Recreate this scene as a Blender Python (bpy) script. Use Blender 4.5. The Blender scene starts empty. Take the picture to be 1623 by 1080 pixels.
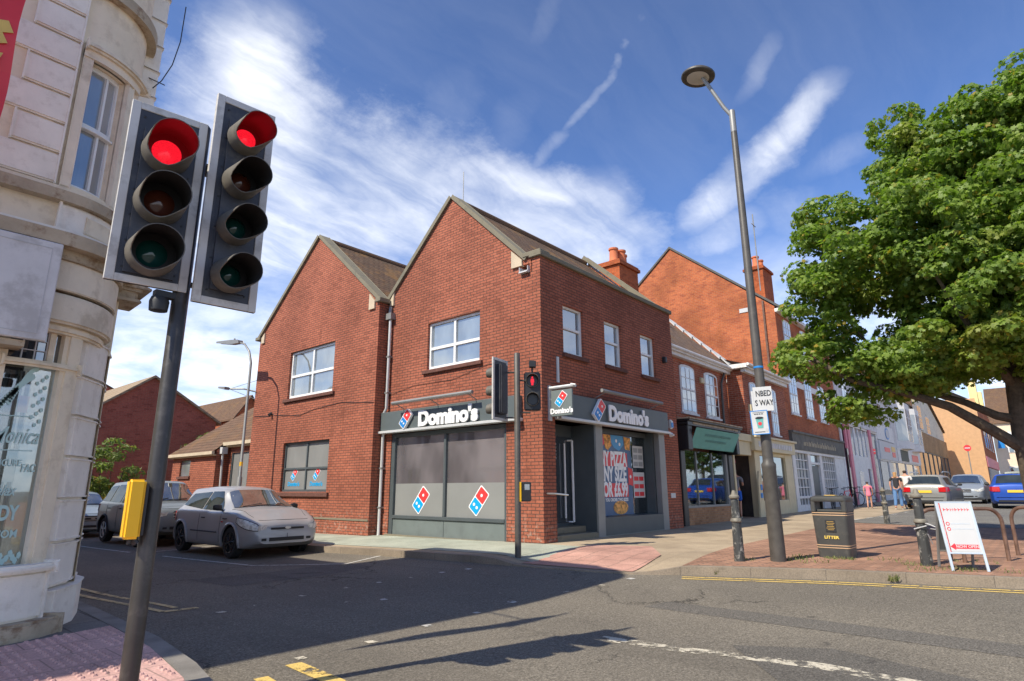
import bpy, bmesh, math, random
from mathutils import Vector, Matrix
import numpy as np
random.seed(7)
SC = bpy.context.scene
COL = SC.collection
# ---------------------------------------------------------------- camera
cam = bpy.data.cameras.new('camera'); co = bpy.data.objects.new('camera', cam); COL.objects.link(co)
Rv = Vector((0.652833, -0.757493, -0.003694)); Uv = Vector((-0.179368, -0.159320, 0.970796)); Fv = Vector((0.735959, 0.633105, 0.239880))
m = Matrix((Rv, Uv, -Fv)).transposed().to_4x4(); m.translation = Vector((-10.1126, -7.8554, 1.08))
co.matrix_world = m
cam.sensor_width = 36; cam.lens = 21.106; cam.clip_end = 3000; cam.clip_start = 0.05
SC.camera = co
# ---------------------------------------------------------------- light and exposure
SUN_EL = math.radians(47.5); SX, SY = -0.978, 0.208
SC.view_settings.view_transform = 'Standard'; SC.view_settings.look = 'None'
SC.view_settings.exposure = 1.12; SC.view_settings.gamma = 1.0
sl = bpy.data.lights.new('sun', 'SUN'); sl.energy = 2.75; sl.angle = math.radians(0.5); sl.color = (1.0, 0.92, 0.77)
so = bpy.data.objects.new('sun', sl); COL.objects.link(so)
sd = Vector((SX*math.cos(SUN_EL), SY*math.cos(SUN_EL), math.sin(SUN_EL)))
so.rotation_euler = sd.to_track_quat('Z', 'Y').to_euler(); so.location = (-20, 5, 40)
W = bpy.data.worlds.new('World'); SC.world = W; W.use_nodes = True
nt = W.node_tree; N = nt.nodes; L = nt.links; N.clear()
def nn(t, **k):
    n = N.new(t)
    for a, b in k.items(): setattr(n, a, b)
    return n
def vm(op, a, b=None):
    n = nn('ShaderNodeVectorMath', operation=op)
    for i, v in enumerate((a, b)):
        if v is None: continue
        if hasattr(v, 'links') or hasattr(v, 'is_output'): L.new(v, n.inputs[i])
        else: n.inputs[i].default_value = v
    return n.outputs['Value'] if op in ('DOT_PRODUCT', 'LENGTH') else n.outputs['Vector']
def ma(op, a, b=None, c=None, cl=False):
    n = nn('ShaderNodeMath', operation=op); n.use_clamp = cl
    for i, v in enumerate((a, b, c)):
        if v is None: continue
        if isinstance(v, (int, float)): n.inputs[i].default_value = v
        else: L.new(v, n.inputs[i])
    return n.outputs[0]
tc = nn('ShaderNodeTexCoord'); dirv = tc.outputs['Generated']
sky = nn('ShaderNodeTexSky', sky_type='NISHITA'); sky.sun_disc = False
sky.sun_elevation = SUN_EL; sky.sun_rotation = math.atan2(SX, SY); sky.air_density = 1.0; sky.dust_density = 0.6; sky.ozone_density = 3.0
sp = nn('ShaderNodeSeparateXYZ'); L.new(dirv, sp.inputs[0])
zz = ma('ADD', ma('MAXIMUM', sp.outputs[2], 0.0), 0.2)
cmb = nn('ShaderNodeCombineXYZ'); L.new(ma('DIVIDE', sp.outputs[0], zz), cmb.inputs[0]); L.new(ma('DIVIDE', sp.outputs[1], zz), cmb.inputs[1])
q = cmb.outputs[0]
def noise(vec, sc, det=6, rough=.6, dist=0.0, col=False):
    n = nn('ShaderNodeTexNoise'); n.inputs['Scale'].default_value = sc; n.inputs['Detail'].default_value = det
    n.inputs['Roughness'].default_value = rough; n.inputs['Distortion'].default_value = dist; L.new(vec, n.inputs['Vector'])
    return n.outputs['Color'] if col else n.outputs['Fac']
wn = vm('SUBTRACT', noise(q, 2.2, 5, .6, 0, True), (.5, .5, .5))
ws = nn('ShaderNodeVectorMath', operation='SCALE'); L.new(wn, ws.inputs[0]); ws.inputs['Scale'].default_value = .13
wn2 = vm('SUBTRACT', noise(q, 9.0, 4, .6, 0, True), (.5, .5, .5))
ws2 = nn('ShaderNodeVectorMath', operation='SCALE'); L.new(wn2, ws2.inputs[0]); ws2.inputs['Scale'].default_value = .035
qw = vm('ADD', vm('ADD', q, ws.outputs[0]), ws2.outputs[0])
# start, end, width, strength, fade at start, fade at end
STREAKS = [((.30,.76),(.46,1.08),.080,.95,1,0), ((.46,1.08),(.70,1.30),.14,.95,0,0), ((.50,1.75),(.85,1.13),.25,.95,0,0),
           ((.90,.92),(1.30,.62),.075,.9,0,1), ((1.02,.64),(1.33,.82),.08,.85,1,0), ((.74,.34),(.86,.50),.009,.50,1,0), ((.86,.50),(.93,.66),.010,.46,0,0), ((.93,.66),(1.02,.90),.020,.42,0,1),
           ((1.06,.13),(1.27,.37),.036,.95,1,0), ((1.27,.37),(1.50,.70),.055,.8,0,1), ((.90,.17),(1.12,.40),.020,.40,1,1), ((1.26,.06),(1.42,.40),.05,.35,1,1),
           ((1.40,.37),(1.52,.56),.08,.6,1,0), ((.95,1.05),(1.35,.80),.14,.85,0,0), ((1.5,.20),(1.55,.52),.12,.5,1,1), ((.56,.56),(.88,1.0),.06,.30,1,1), ((.58,.35),(.78,.66),.025,.22,1,1), ((.70,.50),(1.0,.95),.05,.25,1,1)]
qs_ = nn('ShaderNodeVectorMath', operation='SCALE'); L.new(wn, qs_.inputs[0]); qs_.inputs['Scale'].default_value = .06
qthin = vm('ADD', vm('ADD', q, qs_.outputs[0]), ws2.outputs[0])
edge = ma('MULTIPLY', ma('SUBTRACT', noise(q, 14.0, 6, .7), .5), .9)
acc = None
for p0, p1, w, s, f0, f1 in STREAKS:
    e = (p1[0]-p0[0], p1[1]-p0[1]); l2 = e[0]**2+e[1]**2
    d = vm('SUBTRACT', qw if w > .045 else qthin, (p0[0], p0[1], 0))
    t = ma('DIVIDE', vm('DOT_PRODUCT', d, (e[0], e[1], 0)), l2, cl=True)
    es = nn('ShaderNodeVectorMath', operation='SCALE'); es.inputs[0].default_value = (e[0], e[1], 0); L.new(t, es.inputs['Scale'])
    dist = vm('LENGTH', vm('SUBTRACT', d, es.outputs[0]))
    dist = ma('MULTIPLY', dist, ma('ADD', 1.0, edge))
    mr = nn('ShaderNodeMapRange', interpolation_type='SMOOTHERSTEP'); L.new(dist, mr.inputs[0])
    mr.inputs[1].default_value = w*2.1; mr.inputs[2].default_value = 0; mr.inputs[3].default_value = 0; mr.inputs[4].default_value = s*.93
    v = mr.outputs[0]
    if f0:
        r_ = nn('ShaderNodeMapRange', interpolation_type='SMOOTHSTEP'); L.new(t, r_.inputs[0]); r_.inputs[1].default_value = 0; r_.inputs[2].default_value = .55; v = ma('MULTIPLY', v, r_.outputs[0])
    if f1:
        r_ = nn('ShaderNodeMapRange', interpolation_type='SMOOTHSTEP'); L.new(t, r_.inputs[0]); r_.inputs[1].default_value = 1; r_.inputs[2].default_value = .45; v = ma('MULTIPLY', v, r_.outputs[0])
    acc = v if acc is None else ma('MAXIMUM', acc, v)
# fibres that run along the wind
mp = nn('ShaderNodeMapping'); mp.vector_type = 'POINT'; mp.inputs['Rotation'].default_value = (0, 0, math.radians(-63)); mp.inputs['Scale'].default_value = (1.6, 7.5, 1)
L.new(qw, mp.inputs[0])
fib = noise(mp.outputs[0], 1.3, 9, .60, .9)
soft = noise(q, 3.2, 7, .6, .3)
fm = nn('ShaderNodeMapRange'); L.new(fib, fm.inputs[0]); fm.inputs[1].default_value = .28; fm.inputs[2].default_value = .70; fm.inputs[3].default_value = .42; fm.inputs[4].default_value = 1.0
sm_ = nn('ShaderNodeMapRange'); L.new(soft, sm_.inputs[0]); sm_.inputs[1].default_value = .30; sm_.inputs[2].default_value = .62; sm_.inputs[3].default_value = .62; sm_.inputs[4].default_value = 1.0
c1 = ma('MULTIPLY', ma('MULTIPLY', ma('POWER', acc, 1.35), fm.outputs[0]), sm_.outputs[0])
hz = nn('ShaderNodeMapRange', interpolation_type='SMOOTHSTEP'); L.new(sp.outputs[2], hz.inputs[0]); hz.inputs[1].default_value = .46; hz.inputs[2].default_value = .12; hz.inputs[3].default_value = 0; hz.inputs[4].default_value = .88
lowm = nn('ShaderNodeMapRange'); L.new(soft, lowm.inputs[0]); lowm.inputs[1].default_value = .38; lowm.inputs[2].default_value = .62; lowm.inputs[3].default_value = .5; lowm.inputs[4].default_value = 1.0
c2 = ma('MULTIPLY', hz.outputs[0], lowm.outputs[0])
veil = ma('MULTIPLY', fm.outputs[0], .055)
cl = ma('MAXIMUM', ma('MAXIMUM', c1, c2), veil, cl=True)
tint = nn('ShaderNodeMix', data_type='RGBA', blend_type='MULTIPLY'); tint.inputs[0].default_value = 1
L.new(sky.outputs[0], tint.inputs[6]); tint.inputs[7].default_value = (0.31, 0.46, 0.68, 1)
gr = nn('ShaderNodeMapRange'); L.new(sp.outputs[2], gr.inputs[0]); gr.inputs[1].default_value = .15; gr.inputs[2].default_value = .85; gr.inputs[3].default_value = 1.0; gr.inputs[4].default_value = .62
tint2 = nn('ShaderNodeMix', data_type='RGBA', blend_type='MULTIPLY'); tint2.inputs[0].default_value = 1; L.new(tint.outputs[2], tint2.inputs[6]); L.new(gr.outputs[0], tint2.inputs[7])
cmix = nn('ShaderNodeMix', data_type='RGBA'); L.new(cl, cmix.inputs[0]); L.new(tint2.outputs[2], cmix.inputs[6])
ccol = nn('ShaderNodeMix', data_type='RGBA'); L.new(lowm.outputs[0], ccol.inputs[0])
ccol.inputs[6].default_value = (3.0, 3.2, 3.5, 1); ccol.inputs[7].default_value = (4.4, 4.45, 4.5, 1)
L.new(ccol.outputs[2], cmix.inputs[7])
bg = nn('ShaderNodeBackground'); bg.inputs['Strength'].default_value = .15; L.new(cmix.outputs[2], bg.inputs[0])
wo = nn('ShaderNodeOutputWorld'); L.new(bg.outputs[0], wo.inputs[0])
# ---------------------------------------------------------------- materials
MATS = {}
class NB:
    def __init__(s, name):
        s.m = bpy.data.materials.new(name); s.m.use_nodes = True; s.t = s.m.node_tree; s.t.nodes.clear()
        s.out = s.n('ShaderNodeOutputMaterial')
    def n(s, t, **k):
        x = s.t.nodes.new(t)
        for a, b in k.items(): setattr(x, a, b)
        return x
    def put(s, v, sock):
        if v is None: return
        if isinstance(v, (int, float)):
            sock.default_value = v if sock.type == 'VALUE' else (v, v, v, 1)
        elif isinstance(v, tuple):
            sock.default_value = v if len(v) == len(sock.default_value) else tuple(v) + (1,)
        else: s.t.links.new(v, sock)
    def pos(s): return s.n('ShaderNodeNewGeometry').outputs['Position']
    def obj(s): return s.n('ShaderNodeTexCoord').outputs['Object']
    def math(s, op, a, b=None, clamp=False):
        x = s.n('ShaderNodeMath', operation=op); x.use_clamp = clamp; s.put(a, x.inputs[0]); s.put(b, x.inputs[1]); return x.outputs[0]
    def noise(s, vec, sc, det=4, rough=.55, dist=0, col=False):
        x = s.n('ShaderNodeTexNoise'); s.put(vec, x.inputs['Vector']); x.inputs['Scale'].default_value = sc; x.inputs['Detail'].default_value = det
        x.inputs['Roughness'].default_value = rough; x.inputs['Distortion'].default_value = dist
        return x.outputs['Color' if col else 'Fac']
    def mapr(s, v, a, b, c=0., d=1., sm=True):
        x = s.n('ShaderNodeMapRange', interpolation_type='SMOOTHSTEP' if sm else 'LINEAR'); s.put(v, x.inputs[0])
        for i, w in enumerate((a, b, c, d)): x.inputs[i+1].default_value = w
        return x.outputs[0]
    def mix(s, f, a, b, mode='MIX'):
        x = s.n('ShaderNodeMix', data_type='RGBA', blend_type=mode); s.put(f, x.inputs[0]); s.put(a, x.inputs[6]); s.put(b, x.inputs[7]); return x.outputs[2]
    def scale(s, vec, v):
        x = s.n('ShaderNodeVectorMath', operation='MULTIPLY'); s.put(vec, x.inputs[0]); x.inputs[1].default_value = v; return x.outputs[0]
    def bump(s, h, st=.3, d=.02, nrm=None):
        x = s.n('ShaderNodeBump'); x.inputs['Strength'].default_value = st; x.inputs['Distance'].default_value = d; s.put(h, x.inputs['Height'])
        if nrm is not None: s.put(nrm, x.inputs['Normal'])
        return x.outputs[0]
    def bsdf(s, col, rough=.8, metal=0., nrm=None, spec=.5, coat=0., emis=None, es=0., sub=0.):
        p = s.n('ShaderNodeBsdfPrincipled'); s.put(col, p.inputs['Base Color']); s.put(rough, p.inputs['Roughness']); s.put(metal, p.inputs['Metallic'])
        s.put(spec, p.inputs['Specular IOR Level']); s.put(coat, p.inputs['Coat Weight'])
        if nrm is not None: s.put(nrm, p.inputs['Normal'])
        if emis: p.inputs['Emission Color'].default_value = tuple(emis)+(1,); p.inputs['Emission Strength'].default_value = es
        return p.outputs[0]
    def done(s, sh): s.t.links.new(sh, s.out.inputs[0]); MATS[s.m.name] = s.m; return s.m
def facade_vec(b):
    p = b.n('ShaderNodeSeparateXYZ'); b.put(b.pos(), p.inputs[0])
    c = b.n('ShaderNodeCombineXYZ'); b.put(b.math('ADD', p.outputs[0], p.outputs[1]), c.inputs[0]); b.put(p.outputs[2], c.inputs[1]); return c.outputs[0], p
def brick(name, c1, c2, cm, w=.235, h=.078, mort=.011, squash=.25, weather=.35, salt=False, blk=None, bumpst=.5):
    b = NB(name); v, p = facade_vec(b)
    t = b.n('ShaderNodeTexBrick'); b.put(v, t.inputs['Vector'])
    t.inputs['Scale'].default_value = 1; t.inputs['Brick Width'].default_value = w; t.inputs['Row Height'].default_value = h
    t.inputs['Mortar Size'].default_value = mort/2; t.inputs['Mortar Smooth'].default_value = .15; t.inputs['Bias'].default_value = 0
    b.put(c1, t.inputs['Color1']); b.put(c2, t.inputs['Color2']); b.put(cm, t.inputs['Mortar'])
    pz = b.pos()
    big = b.mapr(b.noise(pz, .55, 5, .6), .3, .7, 1-weather, 1+weather*.5)
    col = b.mix(1., t.outputs['Color'], big, 'MULTIPLY')
    fine = b.mapr(b.noise(pz, 14, 3, .6), .3, .75, .86, 1.12)
    col = b.mix(1., col, fine, 'MULTIPLY')
    # per-brick odd colours
    c = b.n('ShaderNodeTexBrick'); b.put(v, c.inputs['Vector']); c.inputs['Scale'].default_value = 1; c.inputs['Brick Width'].default_value = w; c.inputs['Row Height'].default_value = h
    c.inputs['Mortar Size'].default_value = 0; b.put((0, 0, 0), c.inputs['Color1']); b.put((1, 1, 1), c.inputs['Color2'])
    odd = b.mapr(c.outputs['Color'], .88, .97, 0, .4)
    col = b.mix(odd, col, blk or tuple(x*.45 for x in c1))
    # dark run-off streaks of soot under the copings
    st = b.noise(b.scale(pz, (3.0, 3.0, .35)), 1.2, 5, .6)
    col = b.mix(b.mapr(st, .56, .74, 0, .35), col, tuple(x*.35 for x in c1))
    if salt:
        sm = b.math('MULTIPLY', b.mapr(b.noise(pz, 9.0, 6, .75), .50, .66), b.mapr(p.outputs[2], .75, .15))
        col = b.mix(b.math('MULTIPLY', sm, .55), col, (.46, .36, .29))
    hgt = b.math('SUBTRACT', b.math('MULTIPLY', b.noise(pz, 40, 2), .3), t.outputs['Fac'])
    return b.done(b.bsdf(col, .88, 0, b.bump(hgt, bumpst, .012), .25))
def tiles(name, c1, c2, axis='x', w=.2, h=.12, moss=.4):
    b = NB(name); p = b.n('ShaderNodeSeparateXYZ'); b.put(b.pos(), p.inputs[0])
    c = b.n('ShaderNodeCombineXYZ'); b.put(p.outputs[0 if axis == 'x' else 1], c.inputs[0]); b.put(p.outputs[2], c.inputs[1])
    t = b.n('ShaderNodeTexBrick'); b.put(c.outputs[0], t.inputs['Vector']); t.inputs['Scale'].default_value = 1; t.inputs['Brick Width'].default_value = w; t.inputs['Row Height'].default_value = h
    t.inputs['Mortar Size'].default_value = .008; b.put(c1, t.inputs['Color1']); b.put(c2, t.inputs['Color2']); b.put(tuple(x*.3 for x in c1), t.inputs['Mortar'])
    n1 = b.noise(b.pos(), 1.3, 6, .65)
    col = b.mix(b.mapr(n1, .5, .66, 0, moss), t.outputs['Color'], (.30, .16, .055))
    col = b.mix(b.mapr(b.noise(b.pos(), 6, 5, .6), .5, .7, 0, .35), col, (.13, .13, .09))
    fr = b.math('FRACT', b.math('DIVIDE', p.outputs[2], h))
    return b.done(b.bsdf(col, .9, 0, b.bump(b.math('SUBTRACT', b.math('MULTIPLY', fr, -.7), t.outputs['Fac']), .9, .02), .2))
def plain(name, col, rough=.6, metal=0., var=.12, vs=3., dirt=None, ds=1.5, coat=0., spec=.5, bump=0., bs=60., emis=None, es=0.):
    b = NB(name); c = col
    if var: c = b.mix(1., col, b.mapr(b.noise(b.obj(), vs, 5, .6), .25, .75, 1-var, 1+var), 'MULTIPLY')
    if dirt: c = b.mix(b.mapr(b.noise(b.pos(), ds, 7, .68), .50, .66, 0, dirt[1]), c, dirt[0])
    nr = b.bump(b.noise(b.pos(), bs, 3), bump, .01) if bump else None
    return b.done(b.bsdf(c, rough, metal, nr, spec, coat, emis, es))
def glass(name, col, gf=.45, rough=.03, tint=(.9, .95, 1), var=.3, vs=1.4, gmax=1.):
    b = NB(name)
    c = b.mix(1., col, b.mapr(b.noise(b.scale(b.pos(), (1, 1, .5)), vs, 3), .3, .7, 1-var, 1+var), 'MULTIPLY')
    d = b.n('ShaderNodeBsdfDiffuse'); b.put(c, d.inputs[0]); g = b.n('ShaderNodeBsdfGlossy'); b.put(tint, g.inputs[0]); g.inputs['Roughness'].default_value = rough
    nz = b.bump(b.noise(b.pos(), 1.6, 2), .04, .05); b.put(nz, g.inputs['Normal'])
    x = b.n('ShaderNodeMixShader'); fr = b.n('ShaderNodeLayerWeight'); fr.inputs[0].default_value = .35
    b.put(b.mapr(fr.outputs['Fresnel'], 0, 1, gf, gmax, False), x.inputs[0]); b.put(d.outputs[0], x.inputs[1]); b.put(g.outputs[0], x.inputs[2])
    return b.done(x.outputs[0])
def clear_glass(name, refl=.18, tint=(.75, .8, .8)):
    b = NB(name); t = b.n('ShaderNodeBsdfTransparent'); b.put(tint, t.inputs[0]); g = b.n('ShaderNodeBsdfGlossy'); g.inputs['Roughness'].default_value = .02; b.put((.9, .95, 1), g.inputs[0])
    fr = b.n('ShaderNodeLayerWeight'); fr.inputs[0].default_value = .3
    x = b.n('ShaderNodeMixShader'); b.put(b.mapr(fr.outputs['Fresnel'], 0, 1, refl, .9, False), x.inputs[0]); b.put(t.outputs[0], x.inputs[1]); b.put(g.outputs[0], x.inputs[2])
    return b.done(x.outputs[0])
# ---------------------------------------------------------------- mesh helpers
class MB:
    def __init__(s): s.v = []; s.f = []; s.mi = []
    def add(s, vs, fs, mi=0):
        o = len(s.v); s.v += [tuple(v) for v in vs]; s.f += [tuple(i+o for i in f) for f in fs]; s.mi += [mi]*len(fs); return s
    def box(s, x0, x1, y0, y1, z0, z1, mi=0):
        v = [(x, y, z) for x in (x0, x1) for y in (y0, y1) for z in (z0, z1)]
        return s.add(v, [(0,1,3,2),(4,6,7,5),(0,4,5,1),(2,3,7,6),(0,2,6,4),(1,5,7,3)], mi)
    def prism(s, poly, fn, a, b, mi=0):      # poly in (u,v), fn(u,v,w)->xyz
        n = len(poly); v = [fn(u, w, a) for u, w in poly] + [fn(u, w, b) for u, w in poly]
        f = [tuple(range(n)), tuple(range(2*n-1, n-1, -1))] + [(i, (i+1) % n, n+(i+1) % n, n+i) for i in range(n)]
        return s.add(v, f, mi)
    def tube(s, pts, r, n=8, mi=0, cap=True):
        pts = [Vector(p) for p in pts]; rr = r if isinstance(r, (list, tuple)) else [r]*len(pts); rings = []
        prev = None
        for i, p in enumerate(pts):
            d = (pts[min(i+1, len(pts)-1)] - pts[max(i-1, 0)]).normalized()
            a = prev - d*prev.dot(d) if prev is not None else d.cross(Vector((0, 0, 1)) if abs(d.z) < .9 else Vector((1, 0, 0)))
            a.normalize(); prev = a; b = d.cross(a)
            rings.append([p + (a*math.cos(t)+b*math.sin(t))*rr[i] for t in [2*math.pi*k/n for k in range(n)]])
        v = [q for r_ in rings for q in r_]; f = []
        for i in range(len(pts)-1):
            for k in range(n): f.append((i*n+k, i*n+(k+1) % n, (i+1)*n+(k+1) % n, (i+1)*n+k))
        if cap: f += [tuple(range(n-1, -1, -1)), tuple((len(pts)-1)*n+k for k in range(n))]
        return s.add(v, f, mi)
    def lathe(s, prof, c=(0, 0, 0), n=16, mi=0, ax='z'):
        v = []; f = []
        for r, z in prof:
            for k in range(n):
                t = 2*math.pi*k/n; a, b = r*math.cos(t), r*math.sin(t)
                v.append((c[0]+a, c[1]+b, c[2]+z) if ax == 'z' else ((c[0]+z, c[1]+a, c[2]+b) if ax == 'x' else (c[0]+a, c[1]+z, c[2]+b)))
        m = len(prof)
        for i in range(m-1):
            for k in range(n): f.append((i*n+k, i*n+(k+1) % n, (i+1)*n+(k+1) % n, (i+1)*n+k))
        f += [tuple(range(n-1, -1, -1)), tuple((m-1)*n+k for k in range(n))]
        return s.add(v, f, mi)
    def xf(s, fn): s.v = [tuple(fn(Vector(p))) for p in s.v]; return s
    def ob(s, name, mats, parent=None, smooth=False, bevel=0, loc=None, fix=True, seg=1):
        if not isinstance(mats, (list, tuple)): mats = [mats]
        me = bpy.data.meshes.new(name); me.from_pydata(s.v, [], s.f); me.update()
        for x in mats: me.materials.append(MATS[x] if isinstance(x, str) else x)
        for p, i in zip(me.polygons, s.mi): p.material_index = i
        if fix or bevel:
            bm = bmesh.new(); bm.from_mesh(me)
            if bevel:
                es = [e for e in bm.edges if len(e.link_faces) == 2 and e.calc_face_angle(0) > .6]
                bmesh.ops.bevel(bm, geom=es, offset=bevel, segments=seg, affect='EDGES', clamp_overlap=True)
            bmesh.ops.recalc_face_normals(bm, faces=bm.faces); bm.to_mesh(me); bm.free()
        if smooth:
            for p in me.polygons: p.use_smooth = True
            try: me.set_sharp_from_angle(angle=math.radians(38))
            except Exception: pass
        o = bpy.data.objects.new(name, me); COL.objects.link(o)
        if parent is not None: o.parent = parent
        if loc: o.location = loc
        return o
def thing(name, label, cat, loc=(0, 0, 0), rz=0, group=None):
    o = bpy.data.objects.new(name, None); o.empty_display_size = .2; COL.objects.link(o); o.location = loc; o.rotation_euler = (0, 0, rz)
    return tag(o, label, cat, group)
def tag(o, label=None, cat=None, group=None, kind=None):
    if label: o['label'] = label
    if cat: o['category'] = cat
    if group: o['group'] = group
    if kind: o['kind'] = kind
    return o
def kids(o): return [c for c in bpy.data.objects if c.parent == o]
def split_loose(names):
    """a mesh that holds several separate pieces becomes one object per piece"""
    for o in [x for x in bpy.data.objects if x.type == 'MESH' and x.name.split('.')[0] in names]:
        me = o.data; par = list(range(len(me.vertices)))
        def find(i):
            while par[i] != i: par[i] = par[par[i]]; i = par[i]
            return i
        for e in me.edges:
            a, b_ = find(e.vertices[0]), find(e.vertices[1])
            if a != b_: par[a] = b_
        comp = {}
        for p in me.polygons: comp.setdefault(find(p.vertices[0]), []).append(p)
        if not 1 < len(comp) <= (60 if o.name.startswith("window_deco") else 14): continue
        base = o.name.split('.')[0]; first = True
        for ps in comp.values():
            idx = {}; vs = []; fs = []
            for p in ps:
                f = []
                for v in p.vertices:
                    if v not in idx: idx[v] = len(vs); vs.append(me.vertices[v].co.copy())
                    f.append(idx[v])
                fs.append(f)
            m2 = bpy.data.meshes.new(base); m2.from_pydata(vs, [], fs)
            for mt in me.materials: m2.materials.append(mt)
            for q, p in zip(m2.polygons, ps): q.material_index = p.material_index; q.use_smooth = p.use_smooth
            if any(p.use_smooth for p in ps):
                try: m2.set_sharp_from_angle(angle=math.radians(38))
                except Exception: pass
            if first: keep = m2; first = False
            else:
                n = o.copy(); n.data = m2; COL.objects.link(n)
        o.data = keep
def copy_tree(o, parent=None, cache=None):
    c = o.copy(); COL.objects.link(c); c.parent = parent
    for ch in kids(o): copy_tree(ch, c)
    return c
class Fac:
    """facade frame: u along the wall, d into the wall, z up. axis 'x': wall faces -X (u=y); axis 'y': wall faces -Y (u=x)"""
    def __init__(s, axis, plane): s.a = axis; s.p = plane
    def T(s, u, d, z): return (s.p+d, u, z) if s.a == 'x' else (u, s.p+d, z)
    def box(s, mb, u0, u1, d0, d1, z0, z1, mi=0):
        a = s.T(u0, d0, z0); b = s.T(u1, d1, z1)
        return mb.box(min(a[0], b[0]), max(a[0], b[0]), min(a[1], b[1]), max(a[1], b[1]), z0, z1, mi)
    def poly(s, mb, pts, d0, d1, mi=0): return mb.prism(pts, lambda u, z, d: s.T(u, d, z), d0, d1, mi)
    def wall(s, mb, u0, u1, z0, z1, holes, rev=.12, mi=0):
        us = sorted({u0, u1, *[h[i] for h in holes for i in (0, 1)]}); zs = sorted({z0, z1, *[h[i] for h in holes for i in (2, 3)]})
        for i in range(len(us)-1):
            for j in range(len(zs)-1):
                cu, cz = (us[i]+us[i+1])/2, (zs[j]+zs[j+1])/2
                if any(h[0] < cu < h[1] and h[2] < cz < h[3] for h in holes): continue
                mb.add([s.T(us[i], 0, zs[j]), s.T(us[i+1], 0, zs[j]), s.T(us[i+1], 0, zs[j+1]), s.T(us[i], 0, zs[j+1])], [(0, 1, 2, 3)], mi)
        for h in holes:
            r = h[4] if len(h) > 4 else rev
            a, b, c, d = h[:4]
            for q0, q1 in (((a, c), (b, c)), ((b, c), (b, d)), ((b, d), (a, d)), ((a, d), (a, c))):
                mb.add([s.T(q0[0], 0, q0[1]), s.T(q1[0], 0, q1[1]), s.T(q1[0], r, q1[1]), s.T(q0[0], r, q0[1])], [(0, 1, 2, 3)], mi)
    def window(s, par, u0, u1, z0, z1, d=.09, fw=.05, mull=(), trans=(), mat='white_upvc', gl='sky_glass', bars=None, cols=0, rows=0, sash=False, gap=None):
        """frame (part) with its pane (sub-part)"""
        mb = MB(); t = .06
        s.box(mb, u0, u0+fw, d-.02, d+t, z0, z1); s.box(mb, u1-fw, u1, d-.02, d+t, z0, z1)
        s.box(mb, u0+fw, u1-fw, d-.02, d+t, z1-fw, z1); s.box(mb, u0+fw, u1-fw, d-.02, d+t, z0, z0+fw*1.3)
        for x in mull: s.box(mb, x-fw*.55, x+fw*.55, d-.015, d+t-.004, z0+fw*1.3, z1-fw)
        for x in trans: s.box(mb, u0+fw, u1-fw, d-.018, d+t-.008, x-fw*.55, x+fw*.55)
        for k in range(1, cols): x = u0+(u1-u0)*k/cols; s.box(mb, x-.012, x+.012, d, d+t-.012, z0+fw, z1-fw)
        for k in range(1, rows): x = z0+(z1-z0)*k/rows; s.box(mb, u0+fw, u1-fw, d+.003, d+t-.015, x-.012, x+.012)
        w = mb.ob('window', mat, par)
        g = MB(); s.box(g, u0+fw*.5, u1-fw*.5, d+.025, d+.035, z0+fw*.5, z1-fw*.5); g.ob('pane', gl, w)
        return w
def text_obj(txt, size, name, mat, parent, fac, u, z, d=-.02, ext=.004, bold=0., align='CENTER', xs=1., shear=0., rot=None, spacing=1.):
    cu = bpy.data.curves.new('t', 'FONT'); cu.body = txt; cu.size = size; cu.extrude = ext; cu.offset = bold; cu.align_x = align; cu.align_y = 'CENTER'; cu.shear = shear; cu.space_character = spacing; cu.resolution_u = 4
    o = bpy.data.objects.new('t', cu); COL.objects.link(o); bpy.context.view_layer.update()
    me = bpy.data.meshes.new_from_object(o.evaluated_get(bpy.context.evaluated_depsgraph_get())); bpy.data.objects.remove(o)
    me.materials.clear(); me.materials.append(MATS[mat]); me.name = name
    r = bpy.data.objects.new(name, me); COL.objects.link(r); r.parent = parent
    if rot is not None: r.matrix_local = rot @ Matrix.Diagonal((xs, 1, 1, 1)); return r
    if fac.a == 'x': M = Matrix(((0, 0, -1, 0), (-1, 0, 0, 0), (0, 1, 0, 0), (0, 0, 0, 1)))
    else: M = Matrix(((1, 0, 0, 0), (0, 0, -1, 0), (0, 1, 0, 0), (0, 0, 0, 1)))
    for vtx in me.vertices: vtx.co.x *= xs
    M = M.copy(); M.translation = Vector(fac.T(u, d, z)); r.matrix_local = M
    return r
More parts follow.
